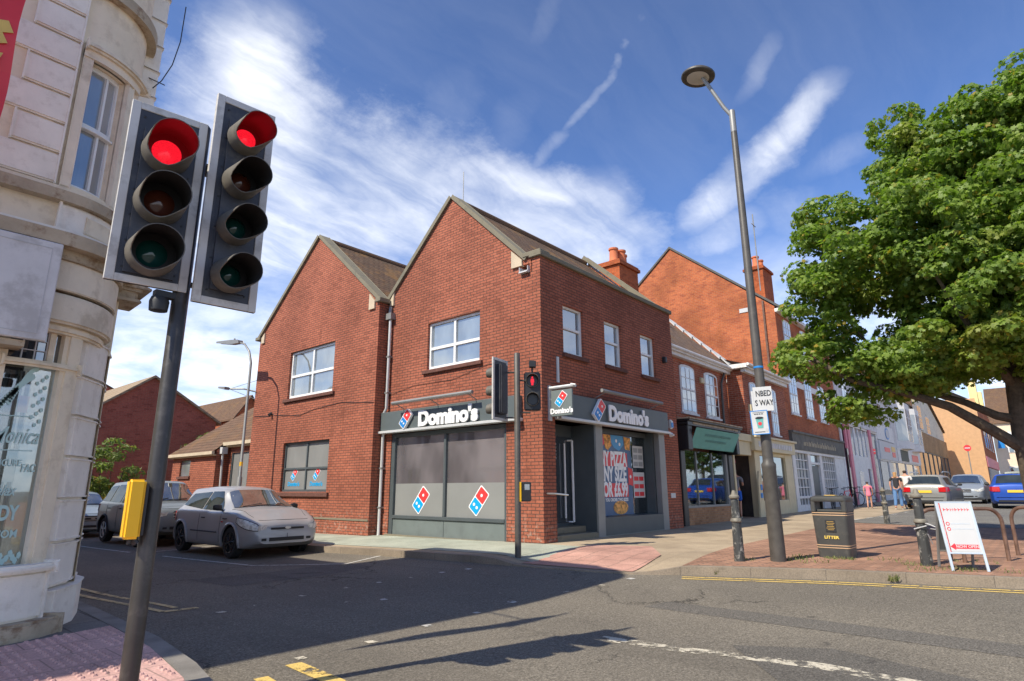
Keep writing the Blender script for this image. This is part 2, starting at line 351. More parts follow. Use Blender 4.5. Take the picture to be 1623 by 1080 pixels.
# ---------------------------------------------------------------- ground height
def interp(x, P):
    if x <= P[0][0]: return P[0][1]
    for (a, b), (c, d) in zip(P, P[1:]):
        if x <= c: return b+(d-b)*(x-a)/(c-a)
    return P[-1][1]
def G(x, y):
    P = [(-9, -.06), (-7.5, -.06), (-4.3, -.12), (0, 0), (60, 0)]
    c = sum(interp(x+d, P) for d in (-.6, -.3, 0, .3, .6))/5
    return c - .012*min(max(y, 0), 60) + .008*min(max(x-8, 0), 90)
def smooth01(t): t = min(max(t, 0), 1); return t*t*(3-2*t)
def drop(x, y):     # dropped kerb at the crossing
    s_ = smooth01((y+3.75)/.7)*smooth01((-.35-y)/.7)
    return -.10*s_*smooth01((-.2-x)/1.4)
def slab(name, poly, off, mats, thick=0., step=1.0, drp=True, parent=None, bnd=None):
    """flat paving in plan, laid on the sloping ground; thick>0 gives it vertical kerb faces"""
    bm = bmesh.new(); vs = [bm.verts.new((x, y, 0)) for x, y in poly]; bm.faces.new(vs)
    xs = [p[0] for p in poly]; ys = [p[1] for p in poly]
    def cuts(lo, hi, near_lo, near_hi, st):
        r = []; x = math.ceil(lo/8)*8
        while x < hi:
            r.append(x); x += 8
        x = max(lo, near_lo)
        while x < min(hi, near_hi):
            r.append(x); x += st
        return sorted(set(round(v, 4) for v in r if lo < v < hi))
    for ax, lo, hi, nl, nh in ((0, min(xs), max(xs), -10, 1.2), (1, min(ys), max(ys), -4.4, 1)):
        for c in cuts(lo, hi, nl, nh, step):
            bmesh.ops.bisect_plane(bm, geom=bm.verts[:]+bm.edges[:]+bm.faces[:], plane_co=(c if ax == 0 else 0, c if ax == 1 else 0, 0), plane_no=(1, 0, 0) if ax == 0 else (0, 1, 0))
    bmesh.ops.triangulate(bm, faces=bm.faces[:])
    for v in bm.verts: v.co.z = G(v.co.x, v.co.y)+off+(drop(v.co.x, v.co.y) if drp else 0)
    if thick:
        r = bmesh.ops.extrude_face_region(bm, geom=bm.faces[:])
        for e in r['geom']:
            if isinstance(e, bmesh.types.BMVert): e.co.z += 0
        low = [v for v in bm.verts if v not in r['geom']]
        for v in low: v.co.z -= thick
    bmesh.ops.recalc_face_normals(bm, faces=bm.faces)
    me = bpy.data.meshes.new(name); bm.to_mesh(me); bm.free(); me.materials.append(MATS[mats])
    o = bpy.data.objects.new(name, me); COL.objects.link(o); o.parent = parent
    return o
def offset_line(pts, w):
    out = []
    for i, p in enumerate(pts):
        a = Vector(pts[max(i-1, 0)]); b = Vector(pts[min(i+1, len(pts)-1)]); d = (b-a).normalized(); out.append((p[0]-d.y*w, p[1]+d.x*w))
    return out
def strip(pts, w0, w1): return offset_line(pts, w0) + offset_line(pts, w1)[::-1]
# ---------------------------------------------------------------- material library
brick('brick_red', (.415, .135, .078), (.345, .108, .064), (.11, .064, .05), w=.22, h=.071, mort=.017, weather=.22, salt=True, bumpst=.7)
brick('brick_orange', (.50, .145, .055), (.38, .10, .045), (.38, .22, .13), w=.23, h=.08, mort=.012, weather=.3, blk=(.24, .07, .04))
brick('brick_old', (.42, .115, .055), (.30, .08, .045), (.40, .30, .22), w=.23, h=.08, mort=.014, weather=.35)
brick('brick_dark', (.42, .125, .085), (.35, .10, .07), (.30, .17, .13), weather=.2)
brick('brick_buff', (.55, .33, .16), (.48, .27, .13), (.45, .34, .22), weather=.2)
brick('brick_tan_riser', (.48, .26, .13), (.40, .20, .10), (.35, .25, .18), w=.2, h=.07)
brick('brick_chimney', (.50, .12, .04), (.40, .09, .03), (.25, .14, .08), weather=.3)
tiles('roof_tiles', (.16, .10, .065), (.12, .075, .05), 'x', moss=.55)
tiles('roof_tiles_side', (.19, .115, .075), (.15, .09, .06), 'y', moss=.3)
tiles('roof_tiles_old', (.22, .15, .11), (.14, .10, .08), 'x', w=.18, h=.13, moss=.35)
tiles('roof_slate', (.13, .135, .15), (.10, .105, .12), 'x', w=.3, h=.2, moss=.1)
tiles('roof_concrete', (.36, .27, .18), (.32, .24, .16), 'y', w=.3, h=.25, moss=.2)
plain('stone_coping', (.21, .185, .13), .9, dirt=((.13, .12, .09), .7), ds=3, bump=.3)
plain('kneeler_stone', (.55, .45, .32), .9, var=.1)
plain('white_upvc', (.80, .80, .78), .35, var=.04)
plain('white_paint', (.74, .73, .70), .6, var=.06, dirt=((.42, .38, .33), .35), ds=4)
plain('grey_white_paint', (.64, .63, .62), .7, var=.1, dirt=((.34, .32, .30), .5), ds=2.5)
plain('anthracite', (.075, .09, .095), .45, var=.08)
plain('anthracite_sign', (.10, .122, .125), .5, var=.06)
plain('anthracite_light', (.155, .185, .18), .5, var=.06, dirt=((.09, .10, .10), .3), ds=2)
plain('grey_metal', (.26, .26, .25), .5, .3, var=.08)
plain('pale_metal', (.62, .63, .62), .45, .2, var=.06)
plain('steel', (.62, .60, .57), .3, .9, var=.05)
plain('dark_void', (.012, .012, .014), .9, var=0)
plain('interior', (.05, .042, .038), .9, var=.5, vs=2)
plain('interior_warm', (.50, .20, .12), .9, var=.5, vs=5)
plain('sill_brick', (.13, .055, .04), .9, var=.3, vs=12)
plain('letter_white', (.86, .86, .86), .35, var=0)
plain('letter_grey', (.30, .31, .31), .5, var=0)  # even mid grey for letter sides, opening times and menu prints
plain('logo_red', (.78, .045, .045), .4, var=0)
plain('logo_blue', (.015, .22, .60), .4, var=0)
plain('logo_cyan', (.0, .36, .72), .4, var=0)
plain('frosted_film', (.24, .245, .235), .5, var=.06, vs=1)
glass('sky_glass', (.17, .20, .21), .24, .03)
glass('shop_glass', (.155, .14, .145), .18, .03, var=.4, vs=.9)
glass('dark_glass', (.03, .035, .04), .25, .03)
glass('grey_glass', (.27, .28, .29), .2, .06)
glass('film_glass', (.25, .255, .245), .08, .12, var=.08)
clear_glass('clear_glass')
plain('cream_paint', (.82, .71, .53), .75, var=.08, dirt=((.46, .36, .24), .35), ds=5, bump=.12)
plain('white_render', (.86, .80, .70), .8, var=.08, dirt=((.50, .43, .33), .3), ds=7, bump=.2)
plain('pale_render', (.80, .71, .56), .85, var=.08, dirt=((.38, .30, .20), .5), ds=2.2, bump=.2)
plain('worn_stone', (.46, .38, .27), .9, var=.2, dirt=((.22, .13, .07), .85), ds=5, bump=.9, bs=25)
plain('black_iron', (.078, .070, .060), .5, var=.2, vs=8, bump=.1)
plain('black_paint', (.02, .021, .024), .4, var=.15)
plain('black_plastic', (.022, .023, .025), .5, var=.1)
plain('signal_black', (.038, .040, .050), .45, var=.2, vs=3, dirt=((.10, .095, .085), .5), ds=8)
plain('signal_border', (.58, .56, .53), .5, var=.08, dirt=((.33, .31, .28), .5), ds=7)
plain('visor', (.12, .108, .09), .6, var=.2, vs=10, dirt=((.20, .17, .13), .5), ds=9)
plain('visor_inner', (.018, .017, .017), .6, var=.1)
plain('yellow_box', (.92, .52, .01), .4, var=.05)
plain('gold', (.75, .48, .12), .45, .2, var=.1)
plain('bin_grey', (.060, .060, .055), .5, var=.12, dirt=((.13, .12, .10), .35), ds=6)
plain('rusty_steel', (.20, .12, .085), .55, .4, var=.3, vs=9)
plain('teal_paint', (.13, .40, .36), .6, var=.06)
plain('teal_faded', (.12, .31, .29), .7, var=.1); plain('sign_worn', (.13, .125, .105), .8, var=.25, dirt=((.25, .22, .17), .4), ds=2); plain('sign_cream', (.40, .34, .23), .8, var=.2)
plain('cream_shop', (.62, .53, .33), .6, var=.06)
plain('dark_green', (.035, .055, .045), .6, var=.1)
plain('pink_paint', (.72, .22, .27), .6, var=.05)
plain('poster_blue', (.06, .13, .25), .4, var=.1)
plain('poster_red', (.72, .04, .05), .4, var=0)
plain('poster_cyan', (.05, .30, .62), .4, var=0)
plain('pizza', (.75, .36, .09), .6, var=.7, vs=14)
plain('lamp_glass', (.55, .53, .48), .3, var=.03)
plain('paper', (.58, .58, .57), .6, var=.03)
plain('bark', (.085, .065, .045), .95, var=.35, vs=14, bump=.9, bs=18)
plain('terracotta', (.60, .17, .07), .8, var=.15)
plain('lead', (.52, .52, .52), .6, var=.1)
plain('ochre_render', (.56, .33, .17), .85, var=.08)
plain('cream_render', (.76, .62, .46), .85, var=.05)
plain('pale_yellow', (.85, .68, .30), .8, var=.05)
# asphalt: worn, with cracks, dark patches and pale aggregate
def asphalt(name, base, dark, cr=.7):
    b = NB(name); p = b.pos()
    f = b.mapr(b.noise(p, 62, 4, .85), .36, .68, .52, 1.55); f2 = b.mapr(b.noise(p, 28, 4, .7), .35, .7, .85, 1.18)
    big = b.mapr(b.noise(p, .35, 6, .6), .35, .65, 0, 1)
    c = b.mix(big, dark, base); c = b.mix(1., c, f, 'MULTIPLY'); c = b.mix(1., c, f2, 'MULTIPLY')
    tr = b.noise(b.scale(p, (1.6, .16, 1)), 1.0, 4, .6)
    c = b.mix(b.mapr(tr, .52, .68, 0, .28), c, tuple(x*.5 for x in base))
    v = b.n('ShaderNodeTexVoronoi', feature='DISTANCE_TO_EDGE'); v.inputs['Scale'].default_value = .42
    wv = b.n('ShaderNodeVectorMath', operation='ADD'); b.put(p, wv.inputs[0])
    w2 = b.n('ShaderNodeVectorMath', operation='SCALE'); b.put(b.noise(p, 1.7, 6, .7, 0, True), w2.inputs[0]); w2.inputs['Scale'].default_value = 1.1; b.put(w2.outputs[0], wv.inputs[1])
    b.put(wv.outputs[0], v.inputs['Vector'])
    crk = b.math('MULTIPLY', b.mapr(v.outputs['Distance'], .012, .003), b.mapr(b.noise(p, .23, 3), .50, .58))
    c = b.mix(b.math('MULTIPLY', crk, cr), c, (.018, .017, .016))
    sp_ = b.n('ShaderNodeTexVoronoi'); sp_.inputs['Scale'].default_value = 26; b.put(p, sp_.inputs['Vector'])
    c = b.mix(b.math('MULTIPLY', b.mapr(sp_.outputs['Distance'], .14, .06), b.mapr(b.noise(p, 7, 2), .5, .6, 0, .55)), c, (.34, .31, .26))
    st = b.mapr(b.noise(p, 1.05, 5, .75, .8), .63, .72, 0, .55); c = b.mix(st, c, (.035, .033, .032))
    h = b.math('SUBTRACT', b.noise(p, 70, 3, .7), crk)
    return b.done(b.bsdf(c, .92, 0, b.bump(h, .55, .012), .25))
asphalt('asphalt', (.205, .180, .142), (.165, .146, .118))
asphalt('asphalt_far', (.20, .19, .165), (.165, .155, .14), .1)
def paving(name, c1, c2, cm, w, h, mort, rot=0., rough=.9, vary=.2, dirt=(.2, .17, .13)):
    b = NB(name); mp_ = b.n('ShaderNodeMapping'); b.put(b.pos(), mp_.inputs[0]); mp_.inputs['Rotation'].default_value = (0, 0, rot)
    t = b.n('ShaderNodeTexBrick'); b.put(mp_.outputs[0], t.inputs['Vector']); t.inputs['Scale'].default_value = 1; t.inputs['Brick Width'].default_value = w; t.inputs['Row Height'].default_value = h; t.inputs['Mortar Size'].default_value = mort
    b.put(c1, t.inputs['Color1']); b.put(c2, t.inputs['Color2']); b.put(cm, t.inputs['Mortar'])
    c = b.mix(1., t.outputs['Color'], b.mapr(b.noise(b.pos(), .8, 6, .65), .3, .7, 1-vary, 1+vary), 'MULTIPLY')
    c = b.mix(b.mapr(b.noise(b.pos(), 3.3, 6, .7), .56, .72, 0, .4), c, dirt)
    c = b.mix(1., c, b.mapr(b.noise(b.pos(), 60, 3), .3, .7, .85, 1.15), 'MULTIPLY')
    gum = b.n('ShaderNodeTexVoronoi'); gum.inputs['Scale'].default_value = 3.5; b.put(b.pos(), gum.inputs['Vector'])
    c = b.mix(b.mapr(gum.outputs['Distance'], .085, .05, 0, .35), c, tuple(x*.45 for x in c1))
    return b.done(b.bsdf(c, rough, 0, b.bump(b.math('SUBTRACT', b.math('MULTIPLY', b.noise(b.pos(), 30, 3), .3), t.outputs['Fac']), .5, .008), .3))
paving('slab_paving', (.40, .315, .215), (.36, .28, .19), (.30, .24, .17), .9, .6, .006, math.radians(0))
paving('slab_pale', (.37, .39, .31), (.34, .36, .29), (.25, .25, .2), .9, .6, .006)
paving('pink_tactile', (.52, .295, .23), (.45, .25, .195), (.28, .18, .14), .4, .4, .009, 0, vary=.25)
paving('brick_paving', (.41, .225, .145), (.29, .155, .10), (.19, .125, .09), .22, .11, .012, math.radians(45), vary=.25, dirt=(.30, .20, .13))
paving('kerb_stone', (.27, .22, .165), (.245, .20, .15), (.15, .125, .10), .9, 5., .004, math.radians(90), dirt=(.16, .14, .11))
paving('grey_slab', (.20, .185, .165), (.175, .165, .15), (.10, .09, .08), .6, .6, .008)
def paint_road(name, col, wear, sc=9.):
    b = NB(name); p = b.pos(); f = b.mapr(b.noise(p, sc, 7, .75), wear-.05, wear+.05)
    c = b.mix(1., col, b.mapr(b.noise(p, 60, 3), .3, .7, .75, 1.1), 'MULTIPLY')
    d = b.n('ShaderNodeBsdfTransparent'); s_ = b.bsdf(c, .8); x = b.n('ShaderNodeMixShader'); b.put(f, x.inputs[0]); b.put(d.outputs[0], x.inputs[1]); b.put(s_, x.inputs[2])
    return b.done(x.outputs[0])
paint_road('line_white', (.55, .53, .48), .42); paint_road('line_worn', (.60, .54, .42), .50, 6.); paint_road('line_yellow', (.72, .50, .14), .44); paint_road('line_yellow_pale', (.66, .50, .24), .42)
# ---------------------------------------------------------------- ground, roads and pavements
K = -.12
o = slab('ground', [(-300, -300), (700, -300), (700, 500), (-300, 500)], -.22, 'asphalt_far', drp=False); tag(o, kind='structure')
o = slab('road', [(-60, -60), (140, -60), (140, 110), (-60, 110)], K, 'asphalt', drp=False, step=.5); tag(o, kind='structure')
KR = [(-2.55, 70), (-2.5, 12), (-2.5, 7), (-2.42, 4.2), (-2.2, 1.9), (-2.1, -.3), (-2.0, -1.2), (-1.9, -2.2), (-1.72, -3.0), (-1.38, -3.62), (-1.0, -4.6), (-.70, -5.4), (-.4, -6.5), (-.12, -7.5), (.2, -9.5), (.5, -14), (.6, -40)]
far_side = offset_line(KR, .13)
inner = [(x, y) for x, y in far_side]
o = slab('pavement', inner[:5] + inner[5:] + [(120, -40), (120, 70)], 0, 'slab_paving', .25, step=.35); tag(o, kind='structure')
o = slab('kerb', strip(KR, 0, .128), .004, 'kerb_stone', .25, step=.35); tag(o, kind='structure')
o = slab('footway_slabs', offset_line(KR[1:9], .35) + [(-.05, -1.9), (-.05, 5.3), (-.42, 5.5), (-.42, 12)], .006, 'slab_pale', step=.35); tag(o, kind='structure')
o = slab('tactile_paving', [(-1.86, -.95), (.30, -.95), (.75, -2.0), (-.42, -2.8), (-1.66, -2.95)], .012, 'pink_tactile', step=.35); tag(o, kind='structure')
bp = offset_line(KR, .13)
o = slab('brick_paving', bp[9:] + [(60, -40), (60, -9.4), (30, -9.4), (11.0, -9.4), (10.6, -5.6), (11.3, -3.1), (8.2, -2.95), (1.5, -3.2)], .006, 'brick_paving', step=.35); tag(o, kind='structure')
o = slab('parking_road', [(11.3, -3.1), (12.7, -3.0), (17, -3.2), (40, -3.6), (110, -4), (110, -30), (60, -30), (60, -9.4), (11.0, -9.4), (10.6, -5.6)], .014, 'asphalt_far'); tag(o, kind='structure')
# near-side pavement by the camera
KL = [(-7.95, 70), (-7.92, 8), (-7.92, .2), (-7.95, -1.0), (-8.0, -2.3), (-8.12, -3.3), (-8.35, -4.4), (-8.9, -6.4), (-9.4, -9), (-9.6, -20)]
kl2 = offset_line(KL, -.14)
o = slab('near_pavement', kl2 + [(-40, -20), (-40, 70)], 0, 'grey_slab', .25, drp=False); tag(o, kind='structure')
plain('near_kerb_stone', (.20, .185, .165), .9, var=.25, bump=.4)
o = slab('near_kerb', strip(KL, 0, -.138), .004, 'near_kerb_stone', .25, drp=False); tag(o, kind='structure')
tp = [(-8.12, -1.55), (-8.17, -2.6), (-8.32, -3.6), (-8.66, -4.8), (-9.12, -6.4), (-10.6, -6.4), (-10.6, -1.9), (-9.3, -1.9), (-8.9, -1.75)]
paving('near_tactile', (.60, .37, .33), (.54, .33, .29), (.34, .22, .19), .4, .4, .006, 0, vary=.18)
plain('near_kerb', (.20, .185, .17), .9, var=.2, bump=.3)
o = slab('near_tactile_paving', tp, .007, 'near_tactile', drp=False); tag(o, kind='structure')
def inside(x, y, P):
    c = False
    for i in range(len(P)):
        (a, b), (d, e) = P[i-1], P[i]
        if (b > y) != (e > y) and x < (d-a)*(y-b)/(e-b)+a: c = not c
    return c
mb = MB()
for i in range(-170, -120):
    for j in range(-90, -20):
        x, y = i*.0667, j*.0667
        if -10.5 < x and inside(x-.03, y, tp) and inside(x+.03, y, tp) and (j % 6) and (i % 6):
            z = G(x, y)+.007
            mb.add([(x+.022*math.cos(t*math.pi/3), y+.022*math.sin(t*math.pi/3), z) for t in range(6)]+[(x+.013*math.cos(t*math.pi/3), y+.013*math.sin(t*math.pi/3), z+.011) for t in range(6)],
                   [(k, (k+1) % 6, 6+(k+1) % 6, 6+k) for k in range(6)]+[(6, 7, 8, 9, 10, 11)])
o = mb.ob('tactile_blisters', 'near_tactile'); tag(o, kind='structure')
LLP = [(-5.16, -4.62), (-5.06, -5.34), (-4.93, -5.84), (-4.82, -6.36), (-4.85, -6.85), (-4.9, -8.0)]
# painted markings
def line(name, pts, w, mat, off=K+.005):
    return tag(slab(name, strip(pts, -w/2, w/2), off, mat, drp=False, step=.5), kind='structure')
line('bay_line', [(-4.62, 6.9), (-4.5, 4.9), (-4.37, 3.39), (-3.3, 2.0), (-2.25, 2.4)], .075, 'line_white')
line('bay_line', [(-4.85, 13.5), (-4.8, 10.5), (-4.72, 8.6)], .075, 'line_white')
line('bay_line', [(-4.70, 8.3), (-2.6, 8.35)], .075, 'line_white')
line('bay_line', [(-4.9, 14.2), (-4.9, 30)], .075, 'line_white')
asphalt('asphalt_patch', (.150, .136, .116), (.12, .11, .095), .2)
for i_, P4 in enumerate(([(-5.9, .9), (-3.3, 1.2), (-3.2, 2.3), (-6.0, 2.1)], [(-4.62, -5.6), (-4.2, -6.3), (-4.75, -8.2), (-5.7, -8.2), (-5.5, -6.3)], [(-3.6, -4.2), (-3.2, -4.3), (-3.15, -9), (-3.6, -9)])): tag(slab('road_patch', P4, K+.003, 'asphalt_patch', drp=False, step=.5), kind='structure')
line('lane_line', LLP, .19, 'line_worn')
off = offset_line(KR, -.18)
line('double_yellow_line', off[9:], .06, 'line_yellow'); line('double_yellow_line', offset_line(KR, -.33)[9:], .06, 'line_yellow')
line('double_yellow_line', [(-7.62, 30), (-7.60, 3), (-7.5, 1.2), (-7.3, -.5)], .07, 'line_yellow_pale'); line('double_yellow_line', [(-7.42, 30), (-7.38, 3), (-7.3, 1.2), (-7.12, -.35)], .07, 'line_yellow_pale')
line('double_yellow_line', [(-7.30, -.5), (-6.95, -.52)], .10, 'line_yellow_pale')
line('stop_line', [(-7.45, -3.4), (-7.5, -4.1), (-7.55, -4.7)], .13, 'line_yellow'); line('stop_line', [(-7.78, -3.55), (-7.9, -4.5)], .10, 'line_yellow')
for x, y in ((11.0, -2.62), (11.8, -2.78), (12.7, -2.95), (13.9, -3.1), (15.2, -3.27), (17, -3.35), (19, -3.45), (21, -3.5)): line('parking_dash', [(x, y), (x+.55, y-.06)], .10, 'line_white', .02)
for x in (16.5, 19.2): line('parking_dash', [(x, -4.4), (x+.1, -5.4)], .10, 'line_white', .02)
STUD = [(-7.33, -3.30), (-6.64, -3.26), (-5.86, -3.10), (-5.05, -2.98), (-4.29, -2.84), (-3.41, -3.0), (-2.75, -3.1), (-2.07, -3.16), (-6.49, -.84), (-5.72, -.60), (-4.96, -.40), (-4.35, -.34), (-3.75, -.36), (-3.16, -.39), (-2.68, -.5), (-6.9, -.98), (-3.9, -2.35), (-2.45, -2.7), (-5.2, -1.55), (-5.6, -1.35)]
for x, y in STUD:
    a = random.uniform(-.2, .2); s_ = random.uniform(.035, .055); c, s = math.cos(a)*s_, math.sin(a)*s_
    tag(slab('crossing_stud', [(x-c+s, y-s-c), (x+c+s, y+s-c), (x+c-s, y+s+c), (x-c-s, y-s+c)], K+.006, 'line_white' if random.random() < .3 else 'line_worn', drp=False), kind='structure')
# weeds along the kerb and at the foot of the posts
b = NB('weed'); c = b.mix(b.mapr(b.noise(b.pos(), 5, 3), .35, .65), (.09, .12, .03), (.20, .20, .07)); b.done(b.bsdf(c, .8))
mb = MB()
rw = random.Random(3)
def tuft(x, y, n, r, h, z0=None):
    for _ in range(n):
        a = rw.uniform(0, 6.28); d = r*math.sqrt(rw.random()); px_, py_ = x+d*math.cos(a), y+d*math.sin(a); z = (G(px_, py_) if z0 is None else z0)+.005
        hh = h*rw.uniform(.25, .7); t = rw.uniform(0, 6.28); w = rw.uniform(.003, .007); dx, dy = math.cos(t)*w, math.sin(t)*w; lx, ly = rw.uniform(-.6, .6)*hh, rw.uniform(-.6, .6)*hh
        mb.add([(px_-dx, py_-dy, z), (px_+dx, py_+dy, z), (px_+lx+dx*.6, py_+ly+dy*.6, z+hh), (px_+lx*.9-dx, py_+ly*.9-dy, z+hh*.8)], [(0, 1, 2, 3)])
for x, y, n, r in ((-.30, -4.15, 50, .16), (-.02, -4.62, 60, .17), (.3, -4.75, 60, .18), (.6, -4.75, 70, .16), (.66, -5.2, 90, .15), (.67, -5.4, 40, .1), (.55, -6.3, 60, .2), (.25, -6.75, 60, .25), (.35, -6.95, 40, .2), (.9, -5.9, 30, .3), (.1, -5.0, 50, .35), (1.4, -6.9, 40, .3), (0, -6.4, 30, .2), (.5, -7.4, 40, .3)): tuft(x, y, n, r, .07)
for x, y in ((-1.16, -4.05), (-.5, -6.15)): tuft(x, y, 70, .06, .14, G(x, y)-.10)
o = mb.ob('weeds', 'weed', fix=False); tag(o, kind='stuff', label='low green weeds and moss along the kerb edge', cat='weeds')
# ================================================================ corner shop (pizza shop)
def domino(par, fac, u, z, s, d, edge='letter_white', depth=.03, name='logo_tile', flipdots=False):
    """a rounded domino tile standing on its corner: red half with one spot, blue half with two"""
    ang = math.radians(50); ca, sa = math.cos(ang), math.sin(ang); sg = -1 if fac.a == 'x' else 1
    def P(a, b, e, dd):   # a along the tile, b across (screen right = +)
        X = a*ca - b*sa; Y = a*sa + b*ca; return fac.T(u+sg*X, d-dd, z+Y)
    def plate(a0, a1, b0, b1, r, d0, d1, nm, mt, parent):
        pts = []
        for cx_, cy_, t0 in ((a1-r, b1-r, 0), (a0+r, b1-r, 90), (a0+r, b0+r, 180), (a1-r, b0+r, 270)):
            for k in range(4): t = math.radians(t0+k*30); pts.append((cx_+r*math.cos(t), cy_+r*math.sin(t)))
        mb = MB().prism(pts, lambda a, b, w: P(a, b, 0, w), d0, d1); return mb.ob(nm, mt, parent)
    bg_ = plate(-s*1.12, s*1.12, -s*.60, s*.60, s*.14, 0, depth, name, edge, par)
    plate(s*.04, s*1.03, -s*.50, s*.50, s*.1, depth-.002, depth+.006, 'red_square', 'logo_red', bg_)
    plate(-s*1.03, -s*.04, -s*.50, s*.50, s*.1, depth-.002, depth+.006, 'blue_square', 'logo_cyan' if depth < .02 else 'logo_blue', bg_)
    mb = MB()
    for a, b in ((s*.53, 0), (-s*.53, s*.20), (-s*.53, -s*.20)):
        mb.prism([(a+s*.125*math.cos(t*.628), b+s*.125*math.sin(t*.628)) for t in range(10)], lambda a_, b_, w: P(a_, b_, 0, w), depth+.004, depth+.012)
    mb.ob('spots', 'letter_white', bg_)
    return bg_
A = Fac('x', 0); A2 = Fac('x', -.35); B = Fac('y', 0)
shop = thing('shop_building', 'red brick corner building with two steep gables and a flat parapet along the high street', 'building', (0, 0, 0))
mb = MB()
A.wall(mb, 0, 5.42, -.4, 6.28, [(1.02, 5.08, -.4, 2.52, .16), (1.87, 3.75, 4.06, 5.31, .12), (.30, .55, 5.93, 6.12, .25)])
mb.add([A.T(*p) for p in ((.48, 0, 6.28), (5.42, 0, 6.28), (2.93, 0, 8.62))], [(0, 1, 2)])
A2.wall(mb, 5.42, 12.2, -.6, 6.28, [(7.5, 10.03, 3.88, 5.4, .12), (7.46, 10.0, 1.02, 2.49, .12)])
mb.add([A2.T(*p) for p in ((5.42, 0, 6.28), (12.2, 0, 6.28), (8.81, 0, 9.08))], [(0, 1, 2)])
mb.add([(-.35, 5.42, -.5), (0, 5.42, -.5), (0, 5.42, 6.28), (-.35, 5.42, 6.28)], [(0, 1, 2, 3)])
mb.add([(-.35, 12.2, -.6), (7, 12.2, -.6), (7, 12.2, 6.28), (-.35, 12.2, 6.28)], [(0, 1, 2, 3)])
B.wall(mb, 0, 6.38, -.4, 6.22, [(.83, 1.67, 4.1, 5.27, .1), (2.62, 3.45, 4.1, 5.27, .1), (4.47, 5.30, 4.1, 5.27, .1), (.45, 5.53, -.4, 2.56, .14)])
mb.add([(6.38, 0, -.4), (6.38, 12.2, -.4), (6.38, 12.2, 6.22), (6.38, 0, 6.22)], [(0, 1, 2, 3)])
mb.add([(6.38, .3, 6.22), (6.38, 5.42, 6.22), (6.38, 2.93, 8.62)], [(0, 1, 2)])
mb.box(.0, 6.38, .24, .26, 5.9, 6.2)
mb.ob('wall', 'brick_red', shop, fix=False)
# roofs
mb = MB()
def slope(mb, x0, x1, y0, z0, y1, z1, t=.06): mb.add([(x0, y0, z0), (x1, y0, z0), (x1, y1, z1), (x0, y1, z1), (x0, y0, z0-t), (x1, y0, z0-t), (x1, y1, z1-t), (x0, y1, z1-t)], [(0, 1, 2, 3), (4, 7, 6, 5), (0, 4, 5, 1), (2, 6, 7, 3), (0, 3, 7, 4), (1, 5, 6, 2)])
slope(mb, .16, 6.3, .26, 6.12, 2.93, 8.60); slope(mb, .16, 6.3, 5.42, 6.28, 2.93, 8.60)
slope(mb, -.2, 7.0, 5.42, 6.22, 8.81, 9.05); slope(mb, -.2, 7.0, 12.2, 6.22, 8.81, 9.05)
rf = mb.ob('roof', 'roof_tiles', shop)
MB().tube([(.1, 2.93, 8.62), (6.3, 2.93, 8.62)], .09, 8).tube([(-.2, 8.81, 9.07), (7, 8.81, 9.07)], .09, 8).ob('ridge_tiles', 'roof_tiles_side', rf)
# copings
mb = MB()
def rake(mb, fac, u0, z0, u1, z1, d0=-.055, d1=.30, t=.085, ext=0):
    L_ = math.hypot(u1-u0, z1-z0); nx, nz = -(z1-z0)/L_, (u1-u0)/L_
    if nz < 0: nx, nz = -nx, -nz
    fac.poly(mb, [(u0, z0), (u1, z1), (u1+nx*t, z1+nz*t), (u0+nx*t, z0+nz*t)], d0, d1)
rake(mb, A, .42, 6.22, 2.93, 8.64); rake(mb, A, 5.48, 6.22, 2.93, 8.64, -.071, .301)
rake(mb, A2, 5.40, 6.20, 8.81, 9.10); rake(mb, A2, 12.26, 6.20, 8.81, 9.10, -.071, .301)
for k in range(1, 5):
    pass
A.box(mb, -.06, .46, -.072, .30, 6.27, 6.38); B.box(mb, -.071, 6.42, -.07, .28, 6.225, 6.34)
A2.box(mb, 5.30, 5.52, -.09, .28, 6.17, 6.29); A2.box(mb, 12.12, 12.42, -.09, .28, 6.17, 6.29)
mb.prism([(.2, 6.30), (2.93, 8.74), (2.93, 8.88), (.2, 6.44)], lambda u, z, w: (w, u, z), 6.25, 6.5); mb.prism([(5.42, 6.30), (2.93, 8.74), (2.93, 8.88), (5.42, 6.44)], lambda u, z, w: (w, u, z), 6.251, 6.499)
mb.ob('coping', 'stone_coping', shop, bevel=.012)
mb = MB()
A.poly(mb, [(.50, 6.10), (.82, 6.10), (.82, 6.54), (.50, 6.24)], -.05, .05); A.poly(mb, [(5.36, 6.10), (5.20, 6.10), (5.20, 6.50), (5.36, 6.24)], -.05, .05)
A2.poly(mb, [(5.60, 6.02), (5.86, 6.02), (5.86, 6.5), (5.60, 6.24)], -.05, .05); A2.poly(mb, [(12.05, 6.02), (11.85, 6.02), (11.85, 6.38), (12.05, 6.22)], -.05, .05)
mb.ob('kneeler', 'kneeler_stone', shop)
MB().add([(6.49, y, z) for y, z in ((.55, 6.45), (2.93, 8.70), (2.93, 8.35), (1.1, 6.5))], [(0, 1, 2, 3)]).ob('verge_board', 'white_paint', shop, fix=False)
# gargoyle outlet
mb = MB(); A.box(mb, .30, .55, -.10, .1, 5.90, 5.935); A.box(mb, .295, .31, -.08, .1, 5.93, 6.05); A.box(mb, .54, .555, -.08, .1, 5.93, 6.05); mb.ob('water_outlet', 'lead', shop)
